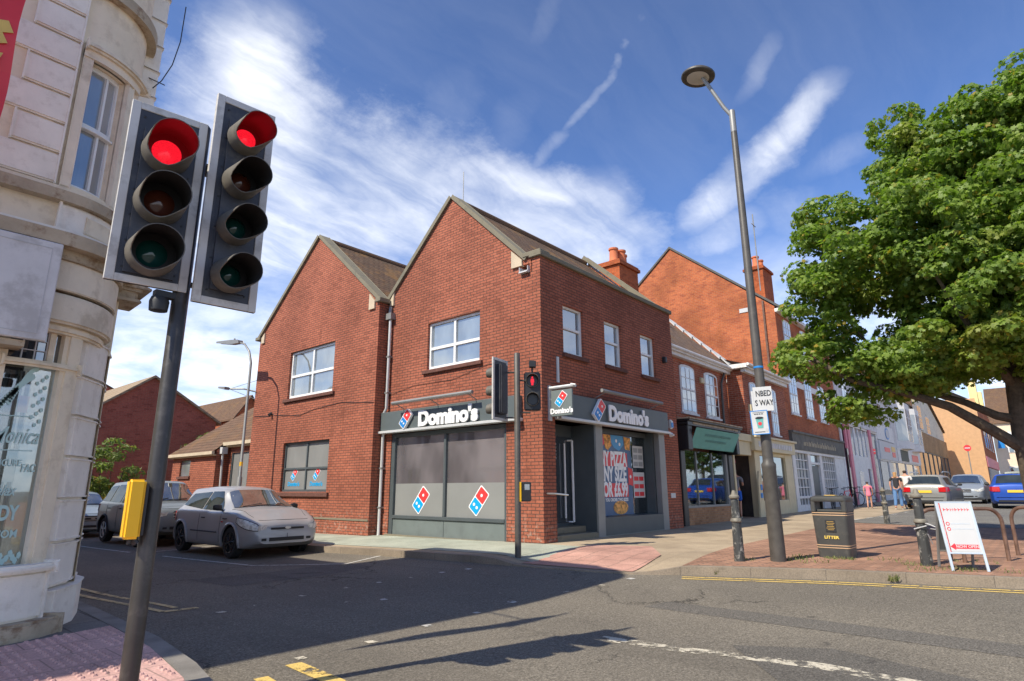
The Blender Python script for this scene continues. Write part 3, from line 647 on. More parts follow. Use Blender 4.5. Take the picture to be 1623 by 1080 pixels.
# windows and sills
B.window(shop, .83, 1.67, 4.1, 5.27, trans=(4.74,)); B.window(shop, 2.62, 3.45, 4.1, 5.27, trans=(4.74,)); B.window(shop, 4.47, 5.30, 4.1, 5.27, trans=(4.74,))
A.window(shop, 1.87, 3.75, 4.06, 5.31, mull=(2.81,), trans=(4.62,), fw=.065)
A2.window(shop, 7.5, 10.03, 3.88, 5.4, mull=(8.76,), trans=(4.60,), fw=.07)
A2.window(shop, 7.46, 10.0, 1.02, 2.49, mull=(8.73,), trans=(1.70,), fw=.05, mat='anthracite', gl='film_glass')
def sill(fac, u0, u1, z, d=-.07, h=.10, mat='sill_brick', par=shop, nm='sill'):
    mb = MB(); fac.box(mb, u0, u1, d, .10, z-h, z); return mb.ob(nm, mat, par, bevel=.01)
for a, b in ((.78, 1.80), (2.58, 3.60), (4.42, 5.42)): sill(B, a, b, 4.1)
sill(A, 1.76, 3.88, 4.05); sill(A2, 7.36, 10.2, 3.87); sill(A2, 7.32, 10.15, 1.0, h=.12)
# ---- shopfront on the side street
sf = MB(); g = .10
A.box(sf, 4.94, 5.08, .02, .14, -.3, 2.5); A.box(sf, 1.02, 1.10, .02, .14, -.3, 2.5); A.box(sf, 1.10, 4.94, .02, .14, 2.40, 2.5)
A.box(sf, 3.00, 3.08, .03, .135, .44, 2.40); A.box(sf, 1.10, 4.94, .005, .135, .36, .44)
front = sf.ob('shopfront', 'anthracite', shop, bevel=.006)
mb = MB(); A.box(mb, 1.10, 3.035, .04, .12, -.3, .358); A.box(mb, 3.045, 4.94, .04, .12, -.3, .358); mb.ob('stall_riser', 'anthracite_light', front, bevel=.008)
mb = MB(); A.box(mb, 1.10, 3.0, .09, .10, 1.22, 2.40); A.box(mb, 3.08, 4.94, .09, .10, 1.22, 2.40); mb.ob('pane', 'shop_glass', front)
mb = MB(); A.box(mb, 1.10, 3.0, .09, .10, .44, 1.22); A.box(mb, 3.08, 4.94, .09, .10, .44, 1.22); fp = mb.ob('frosted_pane', 'frosted_film', front)
def decal(par, fac, u, z, s, d, small=False):
    domino(par, fac, u, z, s, d, depth=.004, name='window_logo')
decal(shop, A, 3.92, .82, .285, .088); decal(shop, A, 1.93, .82, .285, .088)
decal(shop, A2, 9.42, 1.53, .17, .112); decal(shop, A2, 8.18, 1.53, .17, .112)
for u in (9.42, 8.18): text_obj("Domino's", .17, 'window_lettering', 'logo_cyan', shop, A2, u, 1.24, .112, .003, .006)
# ---- shopfront on the high street
hs = MB()
B.box(hs, 2.03, 2.33, -.01, .16, -.3, 2.56); B.box(hs, 5.20, 5.53, -.01, .16, -.3, 2.56)
B.box(hs, 2.33, 5.20, .0, .15, -.3, .20)
f2 = hs.ob('shopfront', 'grey_metal', shop, bevel=.008)
mb = MB(); B.box(mb, 2.33, 5.20, -.012, .0, .02, .38); mb.ob('stall_riser', 'anthracite', f2)
mb = MB(); B.box(mb, 2.33, 5.2, .0, .46, .38, .42); B.box(mb, 5.13, 5.19, .16, .50, .42, 2.56); B.box(mb, 1.97, 2.03, .0, .72, .1, 2.56); B.box(mb, 2.33, 5.13, .36, .46, 2.44, 2.56); B.box(mb, 2.03, 2.40, .17, .48, .42, 2.56)
B.box(mb, .40, 2.03, .66, .74, 2.30, 2.56)
mb.ob('lining', 'anthracite', f2)
MB().add([], [])
mb = MB(); B.box(mb, 2.40, 5.13, .42, .43, .42, 2.44); mb.ob('pane', 'clear_glass', f2)
# interior seen through the window and door
mb = MB(); B.box(mb, .2, 6.2, 4.0, 4.1, 0, 2.9); B.box(mb, .2, .3, .8, 4, 0, 2.9); B.box(mb, 6.1, 6.2, .6, 4, 0, 2.9); B.box(mb, .2, 6.2, .75, 4, .1, .16); B.box(mb, .2, 6.2, .5, 4, 2.80, 2.9)
mb.ob('shop_interior', 'interior', shop)
mb = MB()
for k, (x0, z0, w, h) in enumerate(((4.35, .45, .7, .35), (4.4, .9, .55, .5), (4.45, 1.5, .5, .6), (4.5, 2.15, .5, .2))): B.box(mb, x0, x0+w, 1.0+.1*k, 1.2+.1*k, z0, z0+h, k % 3)
mb.ob('counter_display', ['paper', 'poster_red', 'pale_metal'], shop)
# door with long white pull bars
dr = MB(); B.box(dr, .50, 1.0, .66, .70, .3, 2.3); B.box(dr, 1.04, 1.97, .66, .70, .3, 2.3)
door = dr.ob('door', 'dark_glass', shop)
mb = MB(); B.box(mb, .9, 1.96, .655, .705, .20, .31); B.box(mb, .45, 1.96, .655, .705, 2.28, 2.36); mb.ob('door_frame', 'anthracite', door)
mb = MB(); mb.tube([(1.60, .60, .42), (1.60, .60, 2.12)], .022, 8); mb.tube([(1.86, .56, .33), (1.86, .56, 2.2)], .028, 8); mb.tube([(1.86, .56, .33), (1.80, .66, .33)], .02, 6); mb.tube([(1.86, .56, 2.2), (1.80, .66, 2.2)], .02, 6); mb.ob('door_handle', 'white_upvc', door)
mb = MB(); B.box(mb, 1.12, 1.30, .655, .659, 1.25, 1.52); mb.ob('notice', 'poster_red', door)
mb = MB(); B.box(mb, 1.14, 1.28, .652, .656, 1.38, 1.5); mb.ob('notice_text', 'paper', door)
mb = MB()
for k in range(5): B.box(mb, .85, 1.35, .655, .659, 1.75+k*.08, 1.80+k*.08)
mb.ob('opening_times', 'letter_grey', door)
mb = MB(); B.box(mb, .45, 2.03, .0, .66, -.2, .12); B.box(mb, .45, 1.97, .30, .66, .12, .25); mb.ob('doorstep', 'stone_coping', shop, bevel=.012)
mb = MB(); mb.tube([(.10, -.02, .98), (.10, -.22, .98), (.55, -.22, .95), (.55, -.16, .95)], .02, 8); mb.ob('handrail', 'steel', shop, smooth=True)
# window poster
ps = MB(); B.box(ps, 2.36, 4.36, .405, .412, .43, 2.43); poster = ps.ob('window_poster', 'poster_blue', None)
tag(poster, 'large blue pizza offer poster in the high street shop window', 'poster')
BP = Fac('y', 0)
def ptxt(t, x, z, s, xs, mat='letter_white', back='poster_red', bold=.02, bk=None):
    if bk:
        mb = MB(); B.box(mb, bk[0], bk[1], .401, .404, bk[2], bk[3]); mb.ob('text_panel', back, poster)
    text_obj(t, s, 'poster_text', mat, poster, BP, x, z, .3985, .0015, bold, 'RIGHT', xs)
ptxt('ANY PIZZA', 4.10, 1.80, .50, .585, bk=(2.4, 4.14, 1.63, 1.98)); ptxt('ANY SIZE', 4.06, 1.42, .50, .62, bk=(2.4, 4.12, 1.26, 1.58), back='poster_blue'); ptxt('FOR £6.99', 4.10, 1.04, .48, .62, bk=(2.4, 4.14, .87, 1.21))
text_obj('WHEN YOU ORDER TWO SIZES', .105, 'poster_text', 'letter_white', poster, BP, 4.1, .80, .3985, .001, .004, 'RIGHT', .95)
mb = MB()
def blob(cx_, cz_, r, d, mi, n=18, jit=.0, a0=0, a1=6.283):
    pts = [(cx_+r*math.cos(a0+(a1-a0)*k/n), cz_+r*(1+jit*math.sin(k*5))*math.sin(a0+(a1-a0)*k/n)) for k in range(n)]
    B.poly(mb, pts, d, d+.003, mi)
blob(3.75, .53+.02, .0, .4, 0)
mb = MB(); blob(3.62, .60, .01, .399, 0)
mb = MB(); B.poly(mb, [(3.72+.36*math.cos(t*.35), .61+.17*math.sin(t*.35)) for t in range(18)], .3975, .401); mb.ob('pizza_picture', 'pizza', poster)
mb = MB(); B.poly(mb, [(2.45, .45), (2.9, .45), (2.86, .56), (2.74, .60), (2.62, .72), (2.45, .58)], .399, .402); B.poly(mb, [(3.35, 2.42), (3.95, 2.42), (3.98, 2.2), (3.75, 2.03), (3.5, 2.10), (3.35, 2.25)], .399, .402); mb.ob('blue_shape', 'poster_cyan', poster)
mb = MB(); B.poly(mb, [(2.5, 2.42), (2.98, 2.42), (3.06, 2.2), (2.86, 2.02), (2.5, 2.02)], .398, .402); B.poly(mb, [(4.16, 1.62), (4.38, 1.58), (4.40, 1.14), (4.16, 1.18)], .398, .402); mb.ob('red_shape', 'poster_red', poster)
mb = MB(); B.poly(mb, [(2.99, 2.42), (3.34, 2.42), (3.38, 2.15), (3.2, 2.03), (3.07, 2.08)], .3985, .402); B.poly(mb, [(4.0, 2.41), (4.34, 2.38), (4.3, 2.06), (4.05, 2.08)], .3985, .402); mb.ob('pizza_picture', 'pizza', poster)
mb = MB()
for a, b in ((2.68, 2.2), (3.62, 2.28), (3.78, 2.2), (4.27, 1.38)): B.poly(mb, [(a+.045*math.cos(t*.7), b+.045*math.sin(t*.7)) for t in range(9)], .396, .399)
mb.ob('spots', 'letter_white', poster)
# small menus in the window beside the poster
mb = MB(); B.box(mb, 4.45, 5.0, .404, .410, 1.62, 2.2); B.box(mb, 4.42, 5.02, .404, .410, .84, 1.5)
o = mb.ob('menu_sheet', 'paper', None); tag(o, 'pale menu sheets beside the blue poster in the shop window', 'menu')
mb = MB()
for k in range(3):
    for j in range(2): B.box(mb, 4.48+.26*j, 4.7+.26*j, .400, .4035, 1.66+.18*k, 1.78+.18*k, 0); B.box(mb, 4.46+.27*j, 4.69+.27*j, .400, .4035, .88+.2*k, .99+.2*k, 1)
mb.ob('menu_picture', ['letter_grey', 'poster_red'], o)
# ---- fascia signs
def fascia(fac, u0, u1, z0, z1, label, grp=None):
    r = thing('shop_sign', label, 'shop sign', (0, 0, 0), 0, grp)
    mb = MB(); fac.box(mb, u0, u1, -.14, -.003, z0+.03, z1); mb.ob('sign_board', 'anthracite_sign', r, bevel=.006)
    mb = MB(); fac.box(mb, u0-.03, u1+.03, -.20, -.003, z0-.035, z0+.03); mb.ob('light_strip', 'pale_metal', r, bevel=.008)
    return r
s1 = fascia(A, .56, 5.40, 2.55, 3.08, 'long grey side-street shop sign with white lettering and domino logo above the frosted window')
domino(s1, A, 4.28, 2.83, .215, -.15, depth=.07, name='logo_tile')
def rail(fac, u0, u1, z, par, n=3):
    mb = MB(); p0 = fac.T(u0, -.40, z); p1 = fac.T(u1, -.40, z); mb.tube([p0, p1], .045, 8)
    for k in range(n):
        u = u0+(u1-u0)*(.05+.9*k/(n-1)); mb.tube([fac.T(u, -.40, z), fac.T(u, -.40, z-.03), fac.T(u, -.1, z-.14)], .012, 6)
    mb.ob('trough_light', 'grey_metal', par, smooth=True)
def letters(par, fac, u, z, size, xs, d, dep=.05, bold=.026, name='sign_letters'):
    text_obj("Domino's", size, name, 'letter_white', par, fac, u, z, d-dep, .012, bold, 'CENTER', xs)
    sh = text_obj("Domino's", size, 'letter_return', 'letter_grey', par, fac, u, z, d-dep/2, dep/2-.008, bold*.9, 'CENTER', xs)
letters(s1, A, 2.76, 2.78, .50, 1.06, -.145); rail(A, 1.70, 4.60, 3.24, s1)
s2 = fascia(B, .45, 5.56, 2.58, 3.14, 'long grey high street shop sign with white lettering above the doorway and poster window')
domino(s2, B, 1.93, 2.87, .235, -.15, depth=.07); letters(s2, B, 3.33, 2.83, .50, 1.0, -.145); rail(B, 1.75, 4.75, 3.30, s2)
# hanging sign at the corner
hg = thing('hanging_sign', 'small square grey projecting sign with domino logo at the brick corner', 'hanging sign', (.25, -.02, 3.2))
HF = Fac('x', .225)
hl = Vector((.25, -.02, 3.2))
mb = MB(); mb.box(-.025, .025, -.60, -.05, -.62, -.06); brd = mb.ob('sign_board', 'anthracite_light', hg, bevel=.006)
mb = MB(); mb.tube([(-.03, .02, .0), (-.03, -.66, .0)], .035, 8); mb.tube([(.03, .02, .0), (.03, -.66, .0)], .035, 8); mb.tube([(-.05, -.6, .03), (-.05, -.72, -.0)], .02, 6); mb.tube([(0, -.02, -.25), (0, -.06, -.25)], .01, 6); mb.tube([(0, -.02, -.5), (0, -.06, -.5)], .01, 6); mb.box(-.05, .05, -.02, .02, -.7, .06); mb.ob('bracket', 'pale_metal', hg)
LF = Fac('x', -.028)
domino(brd, LF, -.32, -.26, .15, .0, depth=.006, name='logo_tile'); text_obj("Domino's", .15, 'sign_letters', 'letter_white', brd, LF, -.325, -.515, -.004, .002, .008)
# ---- downpipe in the recess, wall boxes, cables
dp = MB(); dp.tube([(-.08, 5.25, 5.7), (-.08, 5.25, 3.2), (-.08, 5.34, 3.08), (-.08, 5.34, -.05), (-.14, 5.32, -.12)], .042, 10)
dpp = dp.ob('downpipe', 'pale_metal', shop, smooth=True)
mb = MB(); mb.box(-.16, -.004, 5.14, 5.36, 5.68, 5.86); mb.tube([(-.08, 5.28, 5.86), (-.05, 5.30, 6.06)], .05, 8)
for z in (.6, 1.6, 2.6, 3.6, 4.6): mb.box(-.13, -.004, 5.19 if z > 3.1 else 5.28, 5.31 if z > 3.1 else 5.40, z, z+.04)
mb.ob('hopper', 'grey_metal', dpp)
mb = MB(); B.box(mb, .53, .60, -.035, -.003, 3.38, 3.96); mb.ob('wall_strip', 'pale_metal', shop)
al = MB(); B.box(al, 5.80, 5.98, -.10, -.003, 2.72, 2.98); o = al.ob('alarm_box', 'pale_metal', None, bevel=.03, seg=2); tag(o, 'pale blue alarm box on the brick just right of the high street sign', 'alarm box')
mb = MB(); B.box(mb, 5.82, 5.96, -.106, -.10, 2.76, 2.9); mb.ob('cover', 'logo_blue', o)
cv = MB(); cv.lathe([(.0, -.07), (.05, -.065), (.07, -.03), (.07, 0)], (5.92, -.003, 2.56), 12, ax='y'); cv.tube([(5.92, -.05, 2.56), (5.85, -.14, 2.54)], .03, 8)
o = cv.ob('security_camera', 'white_upvc', None, smooth=True); tag(o, 'small white dome camera on the brick under the alarm box', 'camera')
mb = MB(); B.box(mb, 5.72, 5.98, -.02, -.003, .82, .95); mb.ob('wall_plaque', 'paper', shop)
mb = MB(); B.box(mb, 5.70, 5.82, -.12, -.003, 4.62, 4.80); o = mb.ob('bell_box', 'black_plastic', None, bevel=.02); tag(o, 'small black box high on the shaded brick wall right of the third window', 'alarm box')
mb = MB(); mb.tube([A2.T(u, -.015, z) for u, z in ((12.1, 3.5), (11.0, 3.42), (10.9, 3.5), (10.7, 3.42), (9.2, 3.3), (8.4, 3.42), (7.0, 3.5), (6.2, 3.42), (5.45, 3.36))], .007, 5); mb.tube([A.T(u, -.015, z) for u, z in ((5.3, 3.55), (4.2, 3.72), (2.8, 3.70), (1.6, 3.92), (.9, 3.9))], .005, 5)
mb.tube([A2.T(10.9, -.02, 3.5), A2.T(10.9, -.12, 3.44)], .05, 6); mb.ob('wall_cable', 'black_plastic', shop)
mb = MB(); A2.box(mb, 5.44, 12.18, -.02, -.003, .28, .33); mb.ob('string_course', 'stone_coping', shop)
mb = MB(); A.box(mb, 1.0, 5.1, -.10, -.003, -.3, -.02); mb.ob('plinth', 'stone_coping', shop)
# aerial on the ridge
mb = MB(); mb.tube([(.4, 2.93, 8.7), (.4, 2.93, 9.6)], .012, 5); o = mb.ob('aerial', 'grey_metal', None); tag(o, 'thin bare aerial rod on the ridge of the taller brick gable', 'aerial')
# ================================================================ low annex beyond the left gable
an = thing('brick_annex', 'low brick annex with brown tiled roof and grey doors beside the left gable', 'building', (0, 12.2, 0))
def AB(name, mb, mat, **k): return mb.xf(lambda p: p-Vector((0, 12.2, 0))).ob(name, mat, an, **k)
mb = MB(); F1 = Fac('x', .12)
F1.wall(mb, 12.2, 14.8, -.9, 2.75, [(12.5, 14.5, -.4, 2.40, .1)]); F3 = Fac('x', -.3); F3.wall(mb, 14.8, 18.7, -.9, 2.5, [(17.0, 17.95, 1.6, 2.2, .1)])
mb.add([(-.3, 14.8, -.9), (.12, 14.8, -.9), (.12, 14.8, 2.7), (-.3, 14.8, 2.5)], [(0, 1, 2, 3)]); mb.add([(-.3, 18.7, -.9), (5, 18.7, -.9), (5, 18.7, 2.4), (-.3, 18.7, 2.4)], [(0, 1, 2, 3)])
AB('wall', mb, 'brick_red', fix=False)
mb = MB(); mb.add([(.0, 12.2, 2.80), (.0, 14.8, 2.80), (-.42, 14.8, 2.46), (-.42, 18.95, 2.46), (3.4, 15.7, 5.7), (3.4, 12.2, 5.7)], [(0, 1, 2, 3, 4, 5)]); mb.add([(-.42, 18.95, 2.46), (3.4, 15.7, 5.7), (7.0, 18.95, 2.46)], [(0, 1, 2)])
AB('roof', mb, 'roof_tiles_side', fix=False)
mb = MB(); mb.box(-.10, .02, 12.2, 14.85, 2.66, 2.78); mb.box(-.50, -.40, 14.75, 18.95, 2.34, 2.45); mb.box(.0, .12, 12.2, 14.8, 2.60, 2.68); mb.box(-.42, -.30, 14.82, 18.9, 2.30, 2.34); AB('gutter', mb, 'kneeler_stone')
mb = MB(); mb.tube([(-.12, 14.72, 2.6), (-.05, 14.72, -.4)], .04, 8); mb.box(-.2, .0, 14.60, 14.80, 2.36, 2.60); AB('downpipe', mb, 'lead')
mb = MB(); F1.box(mb, 12.5, 14.5, .06, .1, -.4, 2.40); dd = AB('door', mb, 'grey_metal')
mb = MB()
for u in (12.5, 13.17, 13.83, 14.44): F1.box(mb, u, u+.06, .02, .06, -.4, 2.40)
mb.xf(lambda p: p-Vector((0, 12.2, 0))).ob('door_frame', 'anthracite', dd)
mb = MB(); F3.box(mb, 17.0, 17.95, .06, .08, 1.6, 2.2); AB('window', mb, 'grey_glass'); mb = MB(); F3.box(mb, 16.9, 18.05, -.06, .08, 1.5, 1.6); AB('sill', mb, 'sill_brick')
# ================================================================ houses beyond the parked cars
def gable_house(name, label, x0, x1, y0, y1, zb, ze, zr, wmat='brick_dark', rmat='roof_concrete', axis='y', px_=None):
    h = thing(name, label, 'house', ((x0+x1)/2, (y0+y1)/2, 0)); o_ = Vector(h.location)
    xr = (x0+x1)/2 if px_ is None else px_
    mb = MB(); mb.box(x0, x1, y0, y1, zb, ze)
    if axis == 'y':
        for y in (y0, y1): mb.add([(x0, y, ze), (x1, y, ze), (xr, y, zr)], [(0, 1, 2)])
        R_ = [(x0-.2, y0-.15, ze-.12), (x0-.2, y1+.15, ze-.12), (xr, y1+.15, zr+.06), (xr, y0-.15, zr+.06), (x1+.2, y0-.15, ze-.12), (x1+.2, y1+.15, ze-.12)]
    else:
        yr = (y0+y1)/2
        for x in (x0, x1): mb.add([(x, y0, ze), (x, y1, ze), (x, yr, zr)], [(0, 1, 2)])
        R_ = [(x0-.15, y0-.2, ze-.12), (x1+.15, y0-.2, ze-.12), (x1+.15, yr, zr+.06), (x0-.15, yr, zr+.06), (x0-.15, y1+.2, ze-.12), (x1+.15, y1+.2, ze-.12)]
    mb.xf(lambda p: p-o_).ob('wall', wmat, h, fix=False)
    mb = MB(); R2 = [(a, b, c-.12) for a, b, c in R_]
    mb.add(R_[:4]+R2[:4], [(0, 1, 2, 3), (4, 7, 6, 5), (0, 4, 5, 1), (0, 3, 7, 4), (1, 5, 6, 2)]); mb.add([R_[3], R_[2], R_[5], R_[4], R2[3], R2[2], R2[5], R2[4]], [(0, 1, 2, 3), (4, 7, 6, 5), (0, 3, 7, 4), (1, 5, 6, 2), (2, 6, 7, 3)])
    mb.xf(lambda p: p-o_).ob('roof', rmat, h)
    return h, o_
gable_house('brick_house', 'large dark red brick house with plain gable end behind the leafy bush', -1.9, 3.9, 25, 40, -1, 4.7, 6.6, rmat='roof_concrete', px_=.65)
gable_house('brick_house', 'red brick house with only its roof peak showing behind the plain gable', .5, 8.0, 46, 60, -1, 7.2, 9.6, rmat='roof_tiles_side', px_=3.0)
gable_house('brick_house', 'orange brick house with small gable above the annex roof', 9.0, 11.0, 34, 46, -1, 6.0, 7.6, wmat='brick_orange', rmat='roof_tiles_side')
h_, o_ = gable_house('brick_house', 'brown roofed house running right behind the annex roof', 10.9, 22.0, 35, 43, -1, 5.9, 7.4, wmat='brick_orange', rmat='roof_tiles', axis='x')
gable_house('brick_house', 'low brick house closing the side street beyond the last parked car', -14, -4.5, 52, 62, -1, 4.6, 7.0, wmat='brick_dark', rmat='roof_tiles', axis='x')
# ================================================================ terrace on the high street
def shift(mb, o_): return mb.xf(lambda p: p-o_)
def arch_window(fac, par, u0, u1, z0, z1, gl='sky_glass', cols=3, rows=4, mat='white_paint', off=Vector((0, 0, 0)), blind=None):
    w_ = u1-u0; pts = [(u0, z0), (u1, z0), (u1, z1-.12)] + [(u0+w_/2+w_/2*math.cos(t), z1-.12+.12*math.sin(t)) for t in [math.pi*k/8 for k in range(1, 8)]] + [(u0, z1-.12)]
    mb = MB(); fac.poly(mb, pts, -.03, -.004); w = shift(mb, off).ob('window', mat, par)
    f = .085; ins = [(u0+f, z0+f), (u1-f, z0+f), (u1-f, z1-.17)] + [(u0+w_/2+(w_/2-f)*math.cos(t), z1-.17+.09*math.sin(t)) for t in [math.pi*k/8 for k in range(1, 8)]] + [(u0+f, z1-.17)]
    mb = MB(); fac.poly(mb, ins, -.038, -.028); shift(mb, off).ob('pane', gl, w)
    mb = MB(); zm = (z0+z1)/2-.03
    fac.box(mb, u0+f, u1-f, -.06, -.035, zm-.03, zm+.03)
    for k in range(1, cols): x = u0+f+(w_-2*f)*k/cols; fac.box(mb, x-.012, x+.012, -.048, -.036, z0+f, z1-.12)
    for k in range(1, rows):
        z = z0+f+(z1-z0-2*f)*k/rows
        if abs(z-zm) > .1: fac.box(mb, u0+f, u1-f, -.047, -.036, z-.012, z+.012)
    fac.box(mb, u0-.05, u1+.05, -.10, -.0, z0-.06, z0)
    shift(mb, off).ob('glazing_bars', mat, w)
    return w
# --- NB1
o1 = Vector((9.5, .9, 0)); n1 = thing('terrace_building', 'low brick building with old tiled roof and two arched windows over the teal shop', 'building', o1)
F = Fac('y', .9)
mb = MB(); F.wall(mb, 6.4, 12.9, -.1, 5.62, []); mb.add([(6.4, 0, 0), (6.4, .9, 0), (6.4, .9, 5.6), (6.4, 0, 5.6)], [(0, 1, 2, 3)])
shift(mb, o1).ob('wall', 'brick_old', n1, fix=False)
mb = MB(); slope(mb, 6.5, 12.95, .70, 5.66, 6.0, 10.6); shift(mb, o1).ob('roof', 'roof_tiles_old', n1)
mb = MB()
for k in range(15):
    y = .72+k*.36; z = 5.66+(y-.7)*4.94/5.3; mb.add([(12.86, y, z+.02), (13.12, y, z+.05), (13.12, y+.36, z+.40), (12.86, y+.30, z+.36), (12.86, y, z+.10), (13.12, y, z+.18), (13.12, y+.36, z+.5), (12.86, y+.3, z+.44)], [(0, 1, 2, 3), (4, 5, 6, 7), (0, 1, 5, 4), (1, 2, 6, 5), (2, 3, 7, 6), (3, 0, 4, 7)])
shift(mb, o1).ob('flashing', 'lead', n1)
mb = MB(); F.box(mb, 6.4, 12.98, -.24, .0, 5.50, 5.66); F.box(mb, 6.4, 12.98, -.16, .0, 5.38, 5.50); mb.tube([(6.5, .64, 5.62), (12.95, .64, 5.60)], .06, 8); shift(mb, o1).ob('gutter', 'white_paint', n1)
mb = MB(); mb.tube([(6.55, .82, 5.5), (6.55, .82, 3.0)], .03, 8); mb.tube([(7.05, .86, 5.0), (7.05, .86, 3.6)], .05, 4); shift(mb, o1).ob('pipe', 'white_paint', n1)
arch_window(F, n1, 8.72, 9.88, 3.55, 5.22, off=o1); arch_window(F, n1, 10.72, 11.88, 3.55, 5.22, off=o1, gl='dark_glass')
mb = MB(); mb.tube([(12.55, .80, 5.45), (12.15, .82, 4.95), (12.12, .84, 2.9)], .045, 8); shift(mb, o1).ob('downpipe', 'black_iron', n1)
mb = MB(); F.box(mb, 10.30, 10.58, -.10, 0, 4.72, 4.92); o = mb.ob('alarm_box', 'cream_shop', None, bevel=.02); tag(o, 'cream alarm box between the two arched windows over the teal shop', 'alarm box')
# shopfront of NB1
F = Fac('y', .3)
mb = MB(); F.poly(mb, [(7.05, 2.95), (11.25, 2.95), (11.25, 3.05), (7.05, 3.05)], -.35, .6); F.box(mb, 7.0, 11.3, -.42, .6, 3.05, 3.12); F.box(mb, 7.1, 7.42, -.3, .3, 2.2, 2.95); F.box(mb, 10.95, 11.2, -.3, .3, 2.2, 2.95); F.box(mb, 7.05, 7.35, -.05, .3, -.1, 2.2); F.box(mb, 10.75, 11.1, -.05, .3, -.1, 2.2)
sf1 = shift(mb, o1).ob('shopfront', 'black_paint', n1, bevel=.02)
mb = MB(); F.box(mb, 7.0, 11.3, -.44, .55, 3.12, 3.16); F.box(mb, 7.4, 11.0, -.36, -.30, 2.98, 3.04); shift(mb, o1).ob('cornice', 'worn_stone', sf1)
mb = MB(); mb.prism([(-.18+.3, 2.30), (-.16+.3, 2.28), (-.42+.3, 2.86), (-.44+.3, 2.88)], lambda u, z, w: (w, u, z), 7.45, 10.92); ts = mb.ob('shop_sign', 'teal_paint', None); tag(ts, 'faded teal sloping shop sign above the cluttered display window', 'shop sign')
mb = MB()
def tilt_text(t, size, u, z, y, name, mat, par, xs=1.): return text_obj(t, size, name, mat, par, None, 0, 0, rot=Matrix.Translation((u, y, z)) @ Matrix.Rotation(math.radians(90+24), 4, 'X'), xs=xs, ext=.002)
tilt_text('YESTERDAYS TREASURES', .17, 9.2, 2.66, -.045, 'sign_text', 'dark_green', ts, 1.1) if False else None
mb = MB()
for k, (a, b, z) in enumerate(((8.2, 10.2, 2.66), (8.35, 10.05, 2.49))):
    x = a
    while x < b:
        w = rw.uniform(.05, .13); yy = .12-(z-2.30)*.448; mb.add([(x, yy-.01, z), (x+w, yy-.01, z), (x+w, yy-.035-.01, z+.07), (x, yy-.035-.01, z+.07)], [(0, 1, 2, 3)]); x += w+.03
mb.ob('sign_text', 'teal_faded', ts, fix=False)
mb = MB(); F.box(mb, 7.35, 10.75, .06, .07, .55, 2.22); shift(mb, o1).ob('pane', 'clear_glass', sf1)
mb = MB(); F.box(mb, 7.35, 10.75, .0, .12, .50, .56); F.box(mb, 8.28, 8.32, .03, .08, .56, 2.2); F.box(mb, 9.5, 9.53, .03, .08, .56, 2.2); F.box(mb, 10.6, 10.75, .0, .12, .56, 2.2); shift(mb, o1).ob('window_frame', 'grey_metal', sf1)
mb = MB(); F.box(mb, 7.35, 10.75, -.0, .25, -.1, .50); shift(mb, o1).ob('stall_riser', 'brick_tan_riser', sf1)
mb = MB(); F.box(mb, 7.35, 10.75, 1.5, 1.55, 0, 2.6); F.box(mb, 7.36, 7.4, .12, 1.5, .5, 2.6); F.box(mb, 10.72, 10.75, .12, 1.5, .5, 2.6); F.box(mb, 7.35, 10.75, .12, 1.5, .48, .52); shift(mb, o1).ob('display_box', 'interior', n1)
r2 = random.Random(5); KN = []; CW = dict(paper='white', poster_red='red', teal_paint='teal', dark_green='dark green', cream_shop='cream', pink_paint='pink', steel='silvery', weed='leaf green', logo_blue='blue', anthracite='dark grey')
ORD = ['first', 'second', 'third', 'fourth', 'fifth', 'sixth', 'seventh', 'eighth', 'ninth', 'tenth', 'eleventh', 'twelfth', 'thirteenth', 'fourteenth', 'fifteenth', 'sixteenth', 'seventeenth', 'eighteenth', 'nineteenth', 'twentieth', 'twenty-first', 'twenty-second', 'twenty-third', 'twenty-fourth', 'twenty-fifth', 'twenty-sixth']
for k in range(26):
    x = r2.uniform(7.5, 10.5); y = r2.uniform(.5, 1.5); w = r2.uniform(.06, .17); h = r2.uniform(.08, .55); mb = MB()
    kind = r2.randint(0, 2); mt = r2.choice(['paper', 'poster_red', 'teal_paint', 'dark_green', 'cream_shop', 'pink_paint', 'steel', 'weed', 'logo_blue'])
    if kind == 0: mb.lathe([(w*.5, 0), (w*.8, h*.3), (w*.6, h*.7), (w*.25, h*.85), (w*.4, h)], (x, y, .52), 10); nm, lb = 'vase', 'vase'
    elif kind == 1: mb.box(x-w, x+w, y-w*.5, y+w*.5, .52, .52+h); nm, lb = 'gift_box', 'box'
    else: mb.lathe([(w, 0), (w*1.1, h*.2), (w*.5, h*.5), (w*.7, h*.8), (w*.3, h)], (x, y, .52), 8); nm, lb = 'ornament', 'ornament'
    o = mb.ob(nm, mt, None, smooth=kind != 1); tag(o, None, lb); KN.append((x, o, CW[mt], lb, h))
for i_, (x, o, cw, lb, h) in enumerate(sorted(KN, key=lambda q: q[0])): tag(o, '%s %s %s, %s object from the left in the window under the teal sign' % ('tall' if h > .3 else 'small', cw, lb, ORD[i_]), None, 'knick-knacks in the display window')
